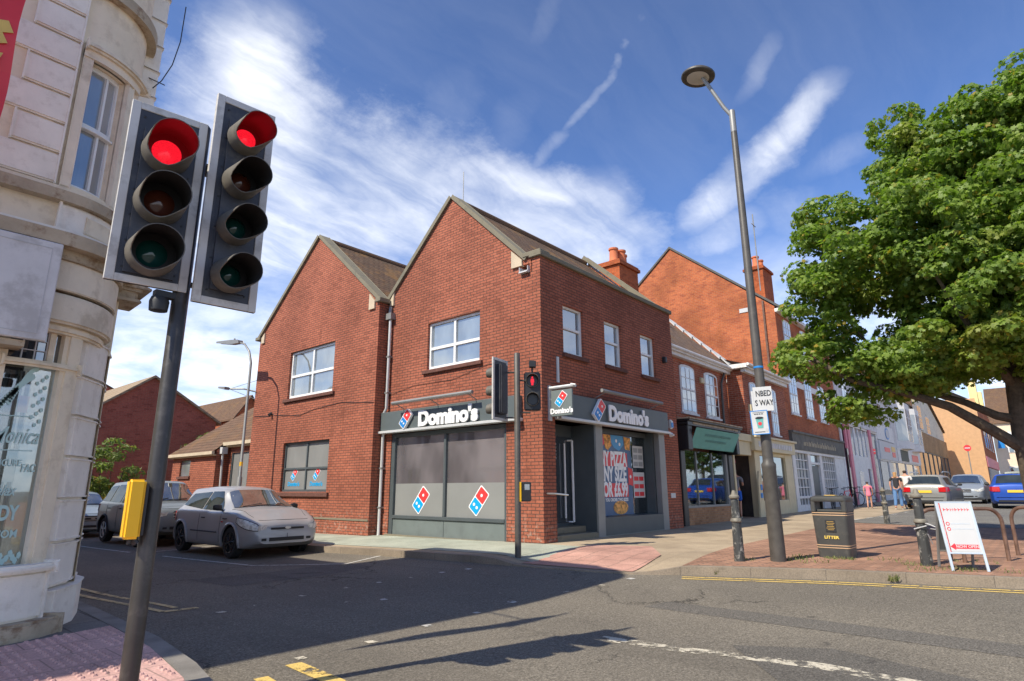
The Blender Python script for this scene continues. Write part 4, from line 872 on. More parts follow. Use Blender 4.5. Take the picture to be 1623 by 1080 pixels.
# --- NB2 cream shop part with set-forward brick, and NB3 tall building
o2 = Vector((15.5, .3, 0)); n2 = thing('terrace_building', 'two storey brick building with white eaves above the cream corner shop', 'building', o2)
F = Fac('y', .3)
mb = MB(); F.wall(mb, 12.95, 18.0, 2.95, 5.5, []); mb.add([(12.95, .3, 2.95), (12.95, .9, 2.95), (12.95, .9, 5.5), (12.95, .3, 5.5)], [(0, 1, 2, 3)]); shift(mb, o2).ob('wall', 'brick_old', n2, fix=False)
mb = MB(); mb.add([(12.9, .1, 5.72), (18, .1, 5.72), (18, 2.6, 6.6), (12.9, 2.6, 6.6)], [(0, 1, 2, 3)]); shift(mb, o2).ob('roof', 'roof_slate', n2, fix=False)
mb = MB(); F.box(mb, 12.80, 18.0, -.26, .0, 5.56, 5.72); F.box(mb, 12.86, 18.0, -.16, .0, 5.42, 5.56); mb.box(12.72, 12.95, .02, .66, 5.56, 5.72); mb.tube([(12.75, -.02, 5.68), (18, -.02, 5.68)], .06, 8); shift(mb, o2).ob('gutter', 'white_paint', n2)
arch_window(F, n2, 13.55, 14.35, 3.2, 5.15, off=o2); arch_window(F, n2, 15.9, 16.7, 3.2, 5.15, off=o2)
mb = MB(); F.box(mb, 13.0, 18.0, -.30, .0, 2.93, 3.02); F.box(mb, 13.0, 17.9, -.22, .0, 2.45, 2.93); F.box(mb, 11.3, 13.0, -.12, .4, 2.75, 3.02); F.box(mb, 11.5, 13.0, -.05, .3, 2.25, 2.75); F.box(mb, 13.35, 13.9, -.04, .2, 0, 2.45); F.box(mb, 17.0, 17.9, -.04, .2, 0, 2.45); F.box(mb, 14.9, 15.3, -.03, .2, 0, 2.45); F.box(mb, 13.9, 17.0, -.03, .2, 0, .6); F.box(mb, 13.9, 17.0, -.03, .2, 2.3, 2.45); F.box(mb, 11.25, 11.4, -.02, .2, 0, 2.75)
cf = shift(mb, o2).ob('shopfront', 'cream_shop', n2, bevel=.012)
mb = MB(); F.box(mb, 13.9, 17.0, .05, .08, .6, 2.3); shift(mb, o2).ob('pane', 'dark_glass', cf)
mb = MB(); x = 13.4
while x < 17.3:
    w = r2.uniform(.08, .22); F.box(mb, x, x+w, -.232, -.222, 2.60, 2.80); x += w+.06
shift(mb, o2).ob('sign_text', 'grey_white_paint', cf)
mb = MB(); F.box(mb, 11.4, 13.4, 1.6, 1.65, 0, 2.6); shift(mb, o2).ob('back_wall', 'interior_warm', n2); mb = MB(); F.box(mb, 11.4, 13.4, .3, 1.6, 2.55, 2.6); F.box(mb, 11.36, 11.4, .1, 1.6, 0, 2.6); F.box(mb, 13.36, 13.4, .2, 1.6, 0, 2.6); shift(mb, o2).ob('lobby', 'interior', n2)
for k in range(7):
    x = 11.6+k*.25; mb = MB(); mb.prism([(x, 1.75-.1*(k % 2)), (x+.2, 1.75-.1*(k % 2)), (x+.19, 2.1), (x+.24, 2.0), (x+.26, 2.06), (x+.15, 2.3), (x+.05, 2.3), (x-.05, 2.06), (x-.03, 2.0), (x+.01, 2.1)], lambda u, v, w: (u, w, v), 1.0, 1.05); mt = ['paper', 'anthracite', 'poster_red', 'paper', 'poster_red', 'poster_red', 'pink_paint'][k]; o = mb.ob('hanging_garment', mt, None, bevel=.01); tag(o, '%s garment hanging %s from the left in the open cream shop doorway' % (CW[mt], ORD[k]), 'garment', 'garments hanging in the doorway')
ab = MB(); ab.prism([(.0, .02), (.6, .02), (.42, 1.3), (.25, 1.7), (.1, 1.3)], lambda u, z, w: (13.0+u, .12+w, z), 0, .06); o = ab.ob('display_board', 'cream_shop', None); tag(o, 'tall tapering cream display board leaning in the cream shop doorway', 'board')
mb = MB(); mb.box(13.25, 13.42, .10, .118, 1.0, 1.2); mb.box(13.2, 13.4, .10, .118, .72, .9); mb.ob('notice', 'logo_blue', o)
mb = MB(); F.box(mb, 13.25, 13.45, -.06, .0, 3.05, 3.25); F.box(mb, 13.3, 13.55, -.12, 0, 3.9, 4.2); o = mb.ob('alarm_box', 'cream_shop', None); tag(o, 'cream alarm box on the brick at the left of the partly hidden window', 'alarm box')
o3 = Vector((22.3, .3, 0)); n3 = thing('terrace_building', 'tall three storey orange brick building with a big bare gable wall and chimney', 'building', o3)
mb = MB(); F.wall(mb, 18.0, 27.2, 2.9, 9.25, [])
gx = [(.3, 5.0), (.3, 9.25), (5.24, 13.42), (9.5, 9.8), (9.5, 4.0)]
mb.add([(18.0, y, z) for y, z in gx], [(0, 1, 2, 3, 4)]); mb.add([(27.2, y, z) for y, z in gx], [(0, 1, 2, 3, 4)]); shift(mb, o3).ob('wall', 'brick_orange', n3, fix=False)
mb = MB(); slope(mb, 18.05, 27.2, .05, 9.15, 5.24, 13.5); slope(mb, 18.05, 27.2, 9.7, 9.7, 5.24, 13.5); shift(mb, o3).ob('roof', 'roof_slate', n3)
mb = MB(); mb.prism([(.0, 9.08), (5.24, 13.44), (5.24, 13.56), (.0, 9.20)], lambda u, z, w: (w, u, z), 17.93, 18.1); mb.prism([(9.7, 9.64), (5.24, 13.44), (5.24, 13.56), (9.7, 9.76)], lambda u, z, w: (w, u, z), 17.931, 18.1); shift(mb, o3).ob('verge', 'black_iron', n3)
mb = MB(); F.box(mb, 17.98, 27.2, -.28, 0, 8.98, 9.14); F.box(mb, 17.97, 27.2, -.02, 0, 5.7, 6.0); shift(mb, o3).ob('eaves', 'white_paint', n3)
mb = MB(); mb.box(17.9, 18.0, .7, 4.2, 5.95, 6.08); mb.box(17.97, 18, 1.5, 1.9, 9.22, 9.42); shift(mb, o3).ob('flashing', 'lead', n3)
mb = MB(); mb.tube([(17.95, .78, 5.4), (17.95, .78, 9.6)], .05, 8); shift(mb, o3).ob('pipe', 'rusty_steel', n3)
for x in (18.75, 21.2, 23.6): arch_window(F, n3, x, x+1.2, 4.35, 6.25, off=o3) if x > 19 or True else None
for x in (18.9, 21.6, 24.2): arch_window(F, n3, x, x+1.1, 7.4, 8.85, off=o3)
def chimney(par, off, x0, x1, y0, y1, z0, z1, pots, mat='brick_chimney'):
    mb = MB(); mb.box(x0, x1, y0, y1, z0, z1-.2); mb.box(x0-.08, x1+.08, y0-.08, y1+.08, z1-.2, z1-.08); mb.box(x0-.03, x1+.03, y0-.03, y1+.03, z1-.08, z1)
    c = shift(mb, off).ob('chimney', mat, par, fix=False)
    for (x, y) in pots:
        mb = MB(); mb.lathe([(.20, 0), (.20, .1), (.17, .14), (.155, .50), (.19, .53), (.19, .60), (.15, .60)], (x, y, z1), 12); shift(mb, off).ob('chimney_pot', 'terracotta', c, smooth=True)
chimney(n1, o1, 8.75, 10.15, 3.0, 3.9, 5.5, 9.55, [(9.05, 3.4), (9.45, 3.3), (9.9, 3.5)])
chimney(n3, o3, 20.2, 21.6, 1.3, 2.2, 9.5, 12.2, [(20.5, 1.7), (21.2, 1.7)])
mb = MB(); mb.tube([(19.2, 1.2, 10.5), (19.2, 1.2, 14.6)], .03, 5); mb.tube([(18.9, 1.2, 14.0), (19.5, 1.2, 14.0)], .02, 5); o = mb.ob('aerial', 'grey_metal', None); tag(o, 'tall thin aerial mast just behind the street lamp by the far chimney', 'aerial')
# shopfront of NB3
mb = MB(); F.box(mb, 18.0, 27.2, -.14, 0, 2.72, 3.45); F.box(mb, 18.0, 27.2, -.20, 0, 3.45, 3.55); fs3 = mb.ob('shop_sign', 'sign_worn', None); tag(fs3, 'worn grey-brown shop sign board above the white shopfront with small panes', 'shop sign')
mb = MB(); x = 19.6
while x < 25.2:
    w = r2.uniform(.15, .4); h = r2.uniform(.14, .3); F.box(mb, x, x+w*.35, -.15, -.141, 2.95, 2.95+h); F.box(mb, x+w*.5, x+w, -.15, -.141, 2.95, 3.12); x += w+.12
mb.ob('sign_text', 'sign_cream', fs3)
mb = MB()
for a, b in ((18.0, 18.45), (20.35, 20.8), (22.3, 22.75), (25.2, 27.2)): F.box(mb, a, b, -.05, .1, .05, 2.72)
F.box(mb, 18.45, 20.35, -.03, .1, .05, .35); F.box(mb, 18.45, 20.35, -.03, .1, .62, .72); F.box(mb, 22.75, 25.2, -.03, .1, .05, .7); F.box(mb, 18.0, 27.2, -.10, .1, 2.60, 2.72); F.box(mb, 20.8, 22.3, -.03, .1, 2.15, 2.25)
for k in range(1, 4): F.box(mb, 18.45+1.9*k/4-.02, 18.45+1.9*k/4+.02, .0, .05, .35, 2.6); 
for k in range(1, 6): F.box(mb, 22.75+2.45*k/6-.02, 22.75+2.45*k/6+.02, .0, .05, .7, 2.6)
for k in range(1, 5): F.box(mb, 18.45, 20.35, .003, .047, .7+.4*k-.02, .7+.4*k+.02); F.box(mb, 22.75, 25.2, .003, .047, .7+.4*k-.02, .7+.4*k+.02)
w3 = shift(mb, o3).ob('shopfront', 'white_paint', n3)
mb = MB(); F.box(mb, 18.45, 25.2, .06, .08, .05, 2.6); shift(mb, o3).ob('pane', 'dark_glass', w3)
mb = MB(); F.box(mb, 20.95, 22.1, .02, .055, .1, 2.1); shift(mb, o3).ob('door', 'anthracite', w3)
# --- further down the street
def simple_shop(name, label, x0, x1, zt, wmat, sign, sign_label, sz0, sz1, wins, rmat='roof_slate', gable=None, shop_mat='white_paint', cols=3, roof=True, plane=.3, dots=None):
    F = Fac('y', plane); o_ = Vector(((x0+x1)/2, plane, 0)); t = thing(name, label, 'building', o_)
    mb = MB(); F.wall(mb, x0, x1, 0, zt, []); mb.add([(x0, plane, 0), (x0, plane+8, 0), (x0, plane+8, zt), (x0, plane, zt)], [(0, 1, 2, 3)]); mb.add([(x1, plane, 0), (x1, plane+8, 0), (x1, plane+8, zt), (x1, plane, zt)], [(0, 1, 2, 3)])
    if gable: mb.add([(x0, plane, zt), (x1, plane, zt), ((x0+x1)/2 if gable is True else gable[0], plane, gable[1])], [(0, 1, 2)])
    shift(mb, o_).ob('wall', wmat, t, fix=False)
    mb = MB()
    if gable:
        gx_, gz = gable
        for a in (x0, x1): mb.add([(a, plane-.2, zt-.1), (gx_, plane-.2, gz+.1), (gx_, plane+8, gz+.1), (a, plane+8, zt-.1), (a, plane-.2, zt-.3), (gx_, plane-.2, gz-.15), (gx_, plane+8, gz-.15), (a, plane+8, zt-.3)], [(0, 1, 2, 3), (4, 7, 6, 5), (0, 4, 5, 1)])
    else: slope(mb, x0, x1, plane-.2, zt, plane+4, zt+3)
    shift(mb, o_).ob('roof', rmat, t, fix=False)
    for (a, b, c, d) in wins: arch_window(F, t, a, b, c, d, off=o_, cols=2, rows=3)
    mb = MB(); n = max(2, int((x1-x0)/3.2)); w = (x1-x0)/n
    for k in range(n+1): F.box(mb, x0+k*w-.15, x0+k*w+.15, -.08, .0, .05, sz0)
    F.box(mb, x0, x1, -.06, 0, .05, .6); F.box(mb, x0, x1, -.12, 0, sz0-.1, sz0)
    fr = shift(mb, o_).ob('shopfront', shop_mat, t)
    mb = MB(); F.box(mb, x0+.15, x1-.15, -.03, -.004, .6, sz0-.1); shift(mb, o_).ob('pane', 'dark_glass', fr)
    mb = MB(); F.box(mb, x0+.1, x1-.1, -.18, -.003, sz0, sz1); s_ = mb.ob('shop_sign', sign, None); tag(s_, sign_label, 'shop sign')
    return t, s_, F, o_, fr
t, s_, F, o_, fr = simple_shop('terrace_building', 'pale grey rendered building with pink posts beyond the tall brick building', 27.3, 37.0, 8.6, 'grey_white_paint', 'grey_white_paint', 'pale grey sign board above the pink posts', 4.65, 5.5, [(29, 30.2, 6.2, 7.8), (33, 34.2, 6.2, 7.8)])
mb = MB(); F.box(mb, 28.2, 28.75, -.22, -.12, 0, 4.65); F.box(mb, 34.0, 34.55, -.22, -.12, 0, 4.65); F.box(mb, 27.6, 27.9, -.22, -.12, 3.2, 4.65); shift(mb, o_).ob('post', 'pink_paint', t)
mb = MB(); F.box(mb, 29.2, 33.6, -.06, -.02, 2.9, 4.5); shift(mb, o_).ob('upper_pane', 'grey_glass', t)
mb = MB()
for k in range(5): F.box(mb, 29.2+k*1.05, 29.4+k*1.05, -.10, -.03, 2.9, 4.5)
F.box(mb, 28.8, 34.0, -.11, -.03, 2.2, 2.9); F.box(mb, 29.3, 32.8, -.11, -.03, .1, 2.2); shift(mb, o_).ob('screen', 'white_paint', t)
mb = MB(); F.box(mb, 30.3, 31.3, -.12, -.11, .9, 2.0); shift(mb, o_).ob('door', 'grey_glass', t)
mb = MB()
for k, x in enumerate((29.6, 31.0, 32.2, 33.1, 34.2)): F.poly(mb, [(x, 4.85), (x+.16, 4.85), (x+.5, 5.3), (x+.34, 5.3)] if k % 2 else [(x, 4.85), (x+.55, 4.85), (x+.55, 5.0), (x+.2, 5.0), (x+.2, 5.3), (x, 5.3)], -.19, -.181)
mb.ob('sign_text', 'anthracite', s_)
t, s_, F, o_, fr = simple_shop('terrace_building', 'white shop building with red marks on its sign, before the bay windows', 37.05, 43.5, 7.4, 'grey_white_paint', 'paper', 'large white shop sign with two red marks', 2.95, 4.2, [(39, 40.4, 5.7, 7.0)])
mb = MB(); F.box(mb, 38.7, 40.6, -.2, -.181, 3.5, 3.8); F.box(mb, 41.4, 42.6, -.2, -.181, 3.2, 3.55); mb.ob('red_mark', 'logo_red', s_); mb = MB(); F.box(mb, 41.3, 42.7, -.2, -.181, 3.6, 3.95); mb.ob('orange_mark', 'gold', s_)
mb = MB(); F.box(mb, 37.1, 43.4, -.1, 0, 4.3, 5.4); shift(mb, o_).ob('upper_sign', 'white_paint', t)
mb = MB(); mb.prism([(.75*math.cos(a), .42*math.sin(a)) for a in [k*.35 for k in range(18)]], lambda u, z, w: (40.9+u, .18+w, 4.85+z), 0, .01); mb.ob('oval_mark', 'logo_blue', s_); mb = MB(); mb.prism([(.6*math.cos(a), .32*math.sin(a)) for a in [k*.35 for k in range(18)]], lambda u, z, w: (40.9+u, .165+w, 4.85+z), 0, .01); mb.ob('oval_centre', 'paper', s_)
t, s_, F, o_, fr = simple_shop('terrace_building', 'white building with two projecting bay windows over green and red signs', 43.6, 55, 8.2, 'grey_white_paint', 'white_paint', 'pale sign board with green and dark red panels under the bays', 3.0, 4.0, [])
for k, x in enumerate((45.2, 50.4)):
    mb = MB(); mb.prism([(x, 0), (x+.8, -.75), (x+3.0, -.75), (x+3.8, 0)], lambda u, v, w: (u, .3+v, w), 4.0, 7.6); bay = shift(mb, o_).ob('bay_window', 'white_paint', t)
    mb = MB(); mb.box(x+1.0, x+2.8, -.47, -.455, 4.6, 7.1); mb.add([(x+.08, .20, 4.6), (x+.72, -.40, 4.6), (x+.72, -.40, 7.1), (x+.08, .20, 7.1)], [(0, 1, 2, 3)]); shift(mb, o_).ob('pane', 'grey_glass', bay, fix=False)
    mb = MB()
    for j in range(1, 4): mb.box(x+1.0+.45*j-.03, x+1.0+.45*j+.03, -.49, -.47, 4.6, 7.1)
    for j in range(1, 4): mb.box(x+1.0, x+2.8, -.488, -.471, 4.6+.62*j-.03, 4.6+.62*j+.03)
    shift(mb, o_).ob('glazing_bars', 'white_paint', bay)
mb = MB(); F.box(mb, 45.0, 48.4, -.2, -.181, 3.05, 3.9); mb.ob('green_panel', 'dark_green', s_); mb = MB(); F.box(mb, 50.2, 53.4, -.2, -.181, 3.15, 3.7); mb.ob('red_panel', 'poster_red', s_)
t, s_, F, o_, fr = simple_shop('terrace_building', 'pale gabled building with long roof slope and tall striped shopfront', 55.2, 78, 7.6, 'pale_render', 'brick_buff', 'ochre arched sign board on the pale gabled building', 4.4, 6.2, [(59, 61.5, 6.5, 8.9), (64, 66.5, 6.3, 8.2), (56.5, 58.2, 8.8, 10.4)], gable=(54.2, 13.4), rmat='roof_tiles_side', shop_mat='anthracite')
# building with bare ochre side wall
o5 = Vector((90, -1.5, 0)); t5 = thing('brick_building', 'warm brick building with bare ochre side wall and two small gables at the street bend', 'building', o5)
mb = MB(); mb.add([(80, -3.2, 0), (80, 4, 0), (80, 4, 11.4), (80, -3.2, 11.4)], [(0, 1, 2, 3)]); shift(mb, o5).ob('side_wall', 'ochre_render', t5, fix=False)
F5 = Fac('y', -3.2); mb = MB(); F5.wall(mb, 80, 104, 0, 10.8, []); mb.add([(83, -3.2, 10.8), (89, -3.2, 10.8), (86, -3.2, 14.2)], [(0, 1, 2)]); mb.add([(93, -3.2, 10.8), (100, -3.2, 10.8), (96.5, -3.2, 14.2)], [(0, 1, 2)]); shift(mb, o5).ob('wall', 'brick_orange', t5, fix=False)
mb = MB(); mb.add([(80, -3.2, 11.0), (104, -3.2, 11.0), (104, 3, 15.0), (80, 3, 15.0)], [(0, 1, 2, 3)]); shift(mb, o5).ob('roof', 'roof_slate', t5, fix=False)
for x in (84.5, 88.5, 93, 97.5): arch_window(F5, t5, x, x+1.6, 5.8, 8.8, off=o5, cols=2, rows=2)
mb = MB(); mb.box(82.2, 83.4, -3.4, -2.6, 10.8, 13.9); mb.box(92.2, 93.4, -3.4, -2.6, 10.8, 13.6); shift(mb, o5).ob('dormer_cheek', 'pale_yellow', t5)
mb = MB(); F5.box(mb, 80.3, 104, -.1, 0, 3.4, 4.6); s_ = mb.ob('shop_sign', 'pink_paint', None); tag(s_, 'long dull pink shop sign low on the far warm brick building', 'shop sign')
mb = MB(); F5.box(mb, 81, 103, -.05, 0, .3, 3.3); shift(mb, o5).ob('shopfront', 'grey_glass', t5)
chimney(t5, o5, 80.5, 82.6, 2, 3.6, 11, 16.6, [(81, 2.8), (82, 2.8)]); chimney(t5, o5, 90.5, 92.8, 3, 4.6, 13, 18.0, [(91, 3.8), (92, 3.8)])
# cream building closing the view
o6 = Vector((112, -10, 0)); t6 = thing('cream_building', 'cream rendered building with brown roof closing the far end of the street', 'building', o6)
mb = MB(); mb.add([(106, -3.2, 0), (106, -9.6, 0), (106, -9.6, 10.4), (106, -3.2, 10.4)], [(0, 1, 2, 3)]); shift(mb, o6).ob('wall', 'cream_render', t6, fix=False)
mb = MB(); mb.add([(106, -9.6, 0), (125, -26, 0), (125, -26, 11.5), (106, -9.6, 10.4)], [(0, 1, 2, 3)]); shift(mb, o6).ob('side_wall', 'grey_white_paint', t6, fix=False)
mb = MB(); mb.add([(105.7, -2.8, 10.3), (105.7, -9.9, 10.3), (113, -10, 16.5), (113, -2.8, 16.5)], [(0, 1, 2, 3)]); mb.add([(105.7, -9.9, 10.3), (125, -26.3, 11.4), (128, -20, 17.5), (113, -10, 16.5)], [(0, 1, 2, 3)]); shift(mb, o6).ob('roof', 'roof_tiles_side', t6, fix=False)
mb = MB(); mb.box(105.9, 105.99, -6.8, -4.6, 6.0, 9.0); mb.box(105.9, 105.99, -7.0, -4.4, 1.0, 4.0); w6 = shift(mb, o6).ob('window', 'white_paint', t6)
mb = MB()
for k in range(3):
    for j in range(4): mb.box(105.85, 105.9, -6.7+k*.7, -6.2+k*.7, 6.1+j*.7, 6.65+j*.7)
mb.box(105.85, 105.9, -6.9, -4.5, 1.2, 3.8); shift(mb, o6).ob('pane', 'dark_glass', w6)
mb = MB(); mb.prism([(-3.6, 6.6), (-4.4, 6.6), (-4.4, 8.0), (-3.9, 9.2)], lambda u, z, w: (104.6+w, u, z), 0, .1); o = mb.ob('banner_flag', 'logo_blue', None); tag(o, 'small blue banner hanging from the far cream building', 'banner')
# far tree mass closing gaps to the right
# ================================================================ cream corner building on the near left
class PathFac(Fac):
    def __init__(s, C=(-9.03, -.9), R=.62): s.C = C; s.R = R; s.a = 'p'; s.U = R*math.pi/2
    def T(s, u, d, z):
        if u < 0: return (s.C[0]+u, s.C[1]-s.R+d, z)
        if u <= s.U: t = -math.pi/2+u/s.R; return (s.C[0]+(s.R-d)*math.cos(t), s.C[1]+(s.R-d)*math.sin(t), z)
        return (s.C[0]+s.R-d, s.C[1]+(u-s.U), z)
    def steps(s, u0, u1):
        us = {u0, u1}
        for k in range(0, 14):
            v = s.U*k/13
            if u0 < v < u1: us.add(v)
        return sorted(us)
    def box(s, mb, u0, u1, d0, d1, z0, z1, mi=0):
        us = s.steps(u0, u1); v = []; n = len(us)
        for u in us: v += [s.T(u, d0, z0), s.T(u, d1, z0), s.T(u, d1, z1), s.T(u, d0, z1)]
        f = [(0, 1, 2, 3), (4*n-1, 4*n-2, 4*n-3, 4*n-4)]
        for i in range(n-1):
            for k in range(4): f.append((4*i+k, 4*i+(k+1) % 4, 4*i+4+(k+1) % 4, 4*i+4+k))
        mb.add(v, f, mi)
    def wall(s, mb, u0, u1, z0, z1, holes, rev=.1, mi=0):
        us = sorted({*s.steps(u0, u1), *[h[i] for h in holes for i in (0, 1)]}); zs = sorted({z0, z1, *[h[i] for h in holes for i in (2, 3)]})
        for i in range(len(us)-1):
            for j in range(len(zs)-1):
                cu, cz = (us[i]+us[i+1])/2, (zs[j]+zs[j+1])/2
                if any(h[0] < cu < h[1] and h[2] < cz < h[3] for h in holes): continue
                mb.add([s.T(us[i], 0, zs[j]), s.T(us[i+1], 0, zs[j]), s.T(us[i+1], 0, zs[j+1]), s.T(us[i], 0, zs[j+1])], [(0, 1, 2, 3)], mi)
        for a, b, c, d in holes:
            q = s.steps(a, b)
            for i in range(len(q)-1):
                for z in (c, d): mb.add([s.T(q[i], 0, z), s.T(q[i+1], 0, z), s.T(q[i+1], rev, z), s.T(q[i], rev, z)], [(0, 1, 2, 3)], mi)
            for u in (a, b): mb.add([s.T(u, 0, c), s.T(u, 0, d), s.T(u, rev, d), s.T(u, rev, c)], [(0, 1, 2, 3)], mi)
P = PathFac()
cb = thing('cream_building', 'cream stucco corner building with rounded bay and painted shop window at the near left', 'building', (0, 0, 0))
mb = MB()
P.wall(mb, -7, .30, -.3, 2.45, [(-.17, .30, .50, 2.42)])
P.wall(mb, -7, .975, 2.42, 7.42, [(.06, .42, 3.80, 5.12)], .14)
mb.add([(-8.41, -.9, 2.4), (-8.26, -.88, 2.4), (-8.26, -.88, 7.42), (-8.41, -.9, 7.42)], [(0, 1, 2, 3)])
mb.add([(-8.26, -.88, -.3), (-8.23, 3, -.3), (-8.23, 3, 7.42), (-8.26, -.88, 7.42)], [(0, 1, 2, 3)])
mb.add([(-8.17, 3, -.3), (-16, 3, -.3), (-16, 3, 7.42), (-8.17, 3, 7.42)], [(0, 1, 2, 3)])
mb.add([(-16, -1.5, 7.38), (-9.03, -1.5, 7.38), (-8.6, -1.3, 7.38), (-8.17, -.8, 7.38), (-8.17, 3, 7.38), (-16, 3, 7.38)], [(0, 1, 2, 3, 4, 5)])
mb.ob('wall', 'cream_paint', cb, fix=False)
# ground-floor pier of rusticated blocks
mb = MB(); PL = [(-8.72, -1.30), (-8.56, -1.30), (-8.32, -.98), (-8.17, -.55), (-8.17, -.1), (-8.9, -.1)]
def ins(k): return [(x-(.03 if x > -8.7 else 0)*k, y+(.03 if y < -.5 else 0)*k) for x, y in PL]
for k in range(6):
    z0 = .28+k*.365; mb.prism(PL, lambda u, v, w: (u, v, w), z0+.012, z0+.352); mb.prism(ins(1), lambda u, v, w: (u, v, w), z0-.014, z0+.013)
mb.prism([(x+.05*(x > -8.8), y-.04*(y < -.2)) for x, y in PL], lambda u, v, w: (u, v, w), -.2, .26)
mb.ob('pier', 'white_render', cb, bevel=.014, seg=2)
# moulded bands
def band(name, z0, z1, o, mat='cream_paint', u0=-7, u1=.975, bev=.02):
    mb = MB(); P.box(mb, u0, u1, -o, .02, z0, z1); return mb.ob(name, mat, cb, bevel=bev, seg=2)
band('plinth', -.2, .07, .17, 'worn_stone', -7, .50); band('stall_riser', .07, .44, .06, 'white_render', -.25, .42); band('window_sill', .44, .50, .13, 'white_render', -.25, .42)
band('transom', 2.10, 2.16, .04, 'cream_paint', -.17, .42); band('lower_moulding', 2.42, 2.50, .05, 'cream_paint', -.1, .97)
band('bow_fascia', 2.50, 2.76, .10, 'pale_render', -.1, .97); band('bow_fascia', 2.79, 3.06, .10, 'pale_render', -.1, .97, .008); band('bow_fascia', 2.755, 2.795, .07, 'worn_stone', -.1, .97)
band('cornice', 3.06, 3.15, .13, 'worn_stone'); band('cornice', 3.15, 3.27, .24, 'worn_stone', bev=.035); band('cornice', 3.27, 3.31, .18, 'white_render')
band('panel', 3.31, 3.60, .05, 'white_render', .01, .97); band('panel_inset', 3.37, 3.53, .062, 'cream_paint', .22, .93); band('sill_moulding', 3.60, 3.70, .10, 'worn_stone'); band('sill_moulding', 3.70, 3.745, .06, 'cream_paint')
mb = MB(); P.box(mb, -.02, .06, -.035, .0, 3.76, 5.2); P.box(mb, .42, .50, -.035, .0, 3.76, 5.12); mb.ob('window_surround', 'pale_render', cb, bevel=.012)
band('hood_moulding', 5.12, 5.20, .05, 'pale_render', -.02, .60); band('hood_moulding', 5.20, 5.27, .10, 'pale_render', -.02, .70)
band('upper_moulding', 5.86, 5.98, .09, 'worn_stone', .0, .975); band('parapet_cornice', 7.36, 7.46, .06, 'worn_stone')
# corbel at the end of the cornice
mb = MB(); mb.prism([(-8.42, -1.0), (-8.05, -1.02), (-8.02, -.6), (-8.4, -.6)], lambda u, v, w: (u, v, w), 3.12, 3.28); mb.prism([(-8.40, -.98), (-8.12, -.98), (-8.10, -.6), (-8.4, -.6)], lambda u, v, w: (u, v, w), 2.98, 3.12); mb.ob('corbel', 'worn_stone', cb, bevel=.03, seg=2)
# quoins
for k in range(11):
    z = 3.76+k*.295; L_ = 2.2 if k % 2 == 0 else .42
    mb = MB(); P.box(mb, -L_, -.045, -.035, .01, z+.012, z+.283); mb.ob('quoin', 'white_render', cb, bevel=.014, seg=2)
for k in range(11):
    z = 3.40+k*.33; mb = MB(); mb.prism([(-8.42, -.93), (-8.24, -.93), (-8.21, -.3), (-8.42, -.3)], lambda u, v, w: (u, v, w), z+.01, z+.32); mb.ob('quoin', 'white_render', cb, bevel=.012)
# sash window in the curved bay
mb = MB()
P.box(mb, .06, .085, .07, .12, 3.80, 5.12); P.box(mb, .395, .42, .07, .12, 3.80, 5.12); P.box(mb, .085, .395, .07, .12, 5.07, 5.12); P.box(mb, .085, .395, .07, .12, 3.80, 3.85); P.box(mb, .085, .395, .055, .12, 4.44, 4.49); P.box(mb, .255, .28, .065, .12, 3.85, 5.07); P.box(mb, .07, .41, .03, .09, 4.425, 4.445)
w = mb.ob('sash_window', 'white_upvc', cb, bevel=.005)
mb = MB(); P.box(mb, .08, .26, .09, .095, 3.85, 5.1); mb.ob('pane', 'sky_glass', w)
mb = MB(); P.box(mb, .27, .40, .09, .095, 3.85, 5.1); mb.ob('pane', 'grey_glass', w)
# painted shop window, upper lights with bars
mb = MB(); P.box(mb, -.17, -.13, .0, .08, .5, 2.42); P.box(mb, .26, .30, .0, .08, .5, 2.42); P.box(mb, .15, .20, .02, .08, 2.16, 2.42); P.box(mb, .30, .42, -.02, .1, .44, 2.42)
fr = mb.ob('window_frame', 'cream_paint', cb, bevel=.006)
mb = MB(); P.box(mb, -.13, .26, .05, .055, .5, 2.12); mb.ob('pane', 'clear_glass', fr, fix=True)
mb = MB(); P.box(mb, -.13, .26, .05, .055, 2.16, 2.42); mb.ob('upper_pane', 'dark_glass', fr)
mb = MB()
for k in range(1, 4): P.box(mb, -.13+.09*k, -.12+.09*k, .035, .048, 2.16, 2.42)
for k in range(1, 3): P.box(mb, -.13, .16, .033, .046, 2.16+.085*k, 2.167+.085*k)
mb.ob('window_bars', 'lead', fr)
mb = MB(); P.box(mb, -.6, .5, .5, .52, .3, 2.4); P.box(mb, -.13, .30, .07, .5, .42, .46); mb.ob('shop_interior', 'interior', cb)
r4 = random.Random(11); mb = MB()
for k in range(9):
    u = -.12+.042*k; P.box(mb, u, u+r4.uniform(.012, .03), .25+.02*(k % 3), .27+.02*(k % 3), .5, 2.1, k % 4)
mb.ob('blind', ['pale_metal', 'anthracite', 'rusty_steel', 'sky_glass'], cb)
mb = MB(); P.box(mb, -.14, -.02, .10, .11, .55, .85, 0); P.box(mb, -.02, .10, .12, .13, 1.15, 1.42, 1); P.box(mb, .02, .10, .08, .085, 1.72, 1.86, 0); mb.ob('window_card', ['pink_paint', 'lamp_glass'], cb)
plain('window_vinyl', (.42, .60, .56), .5, var=.05)
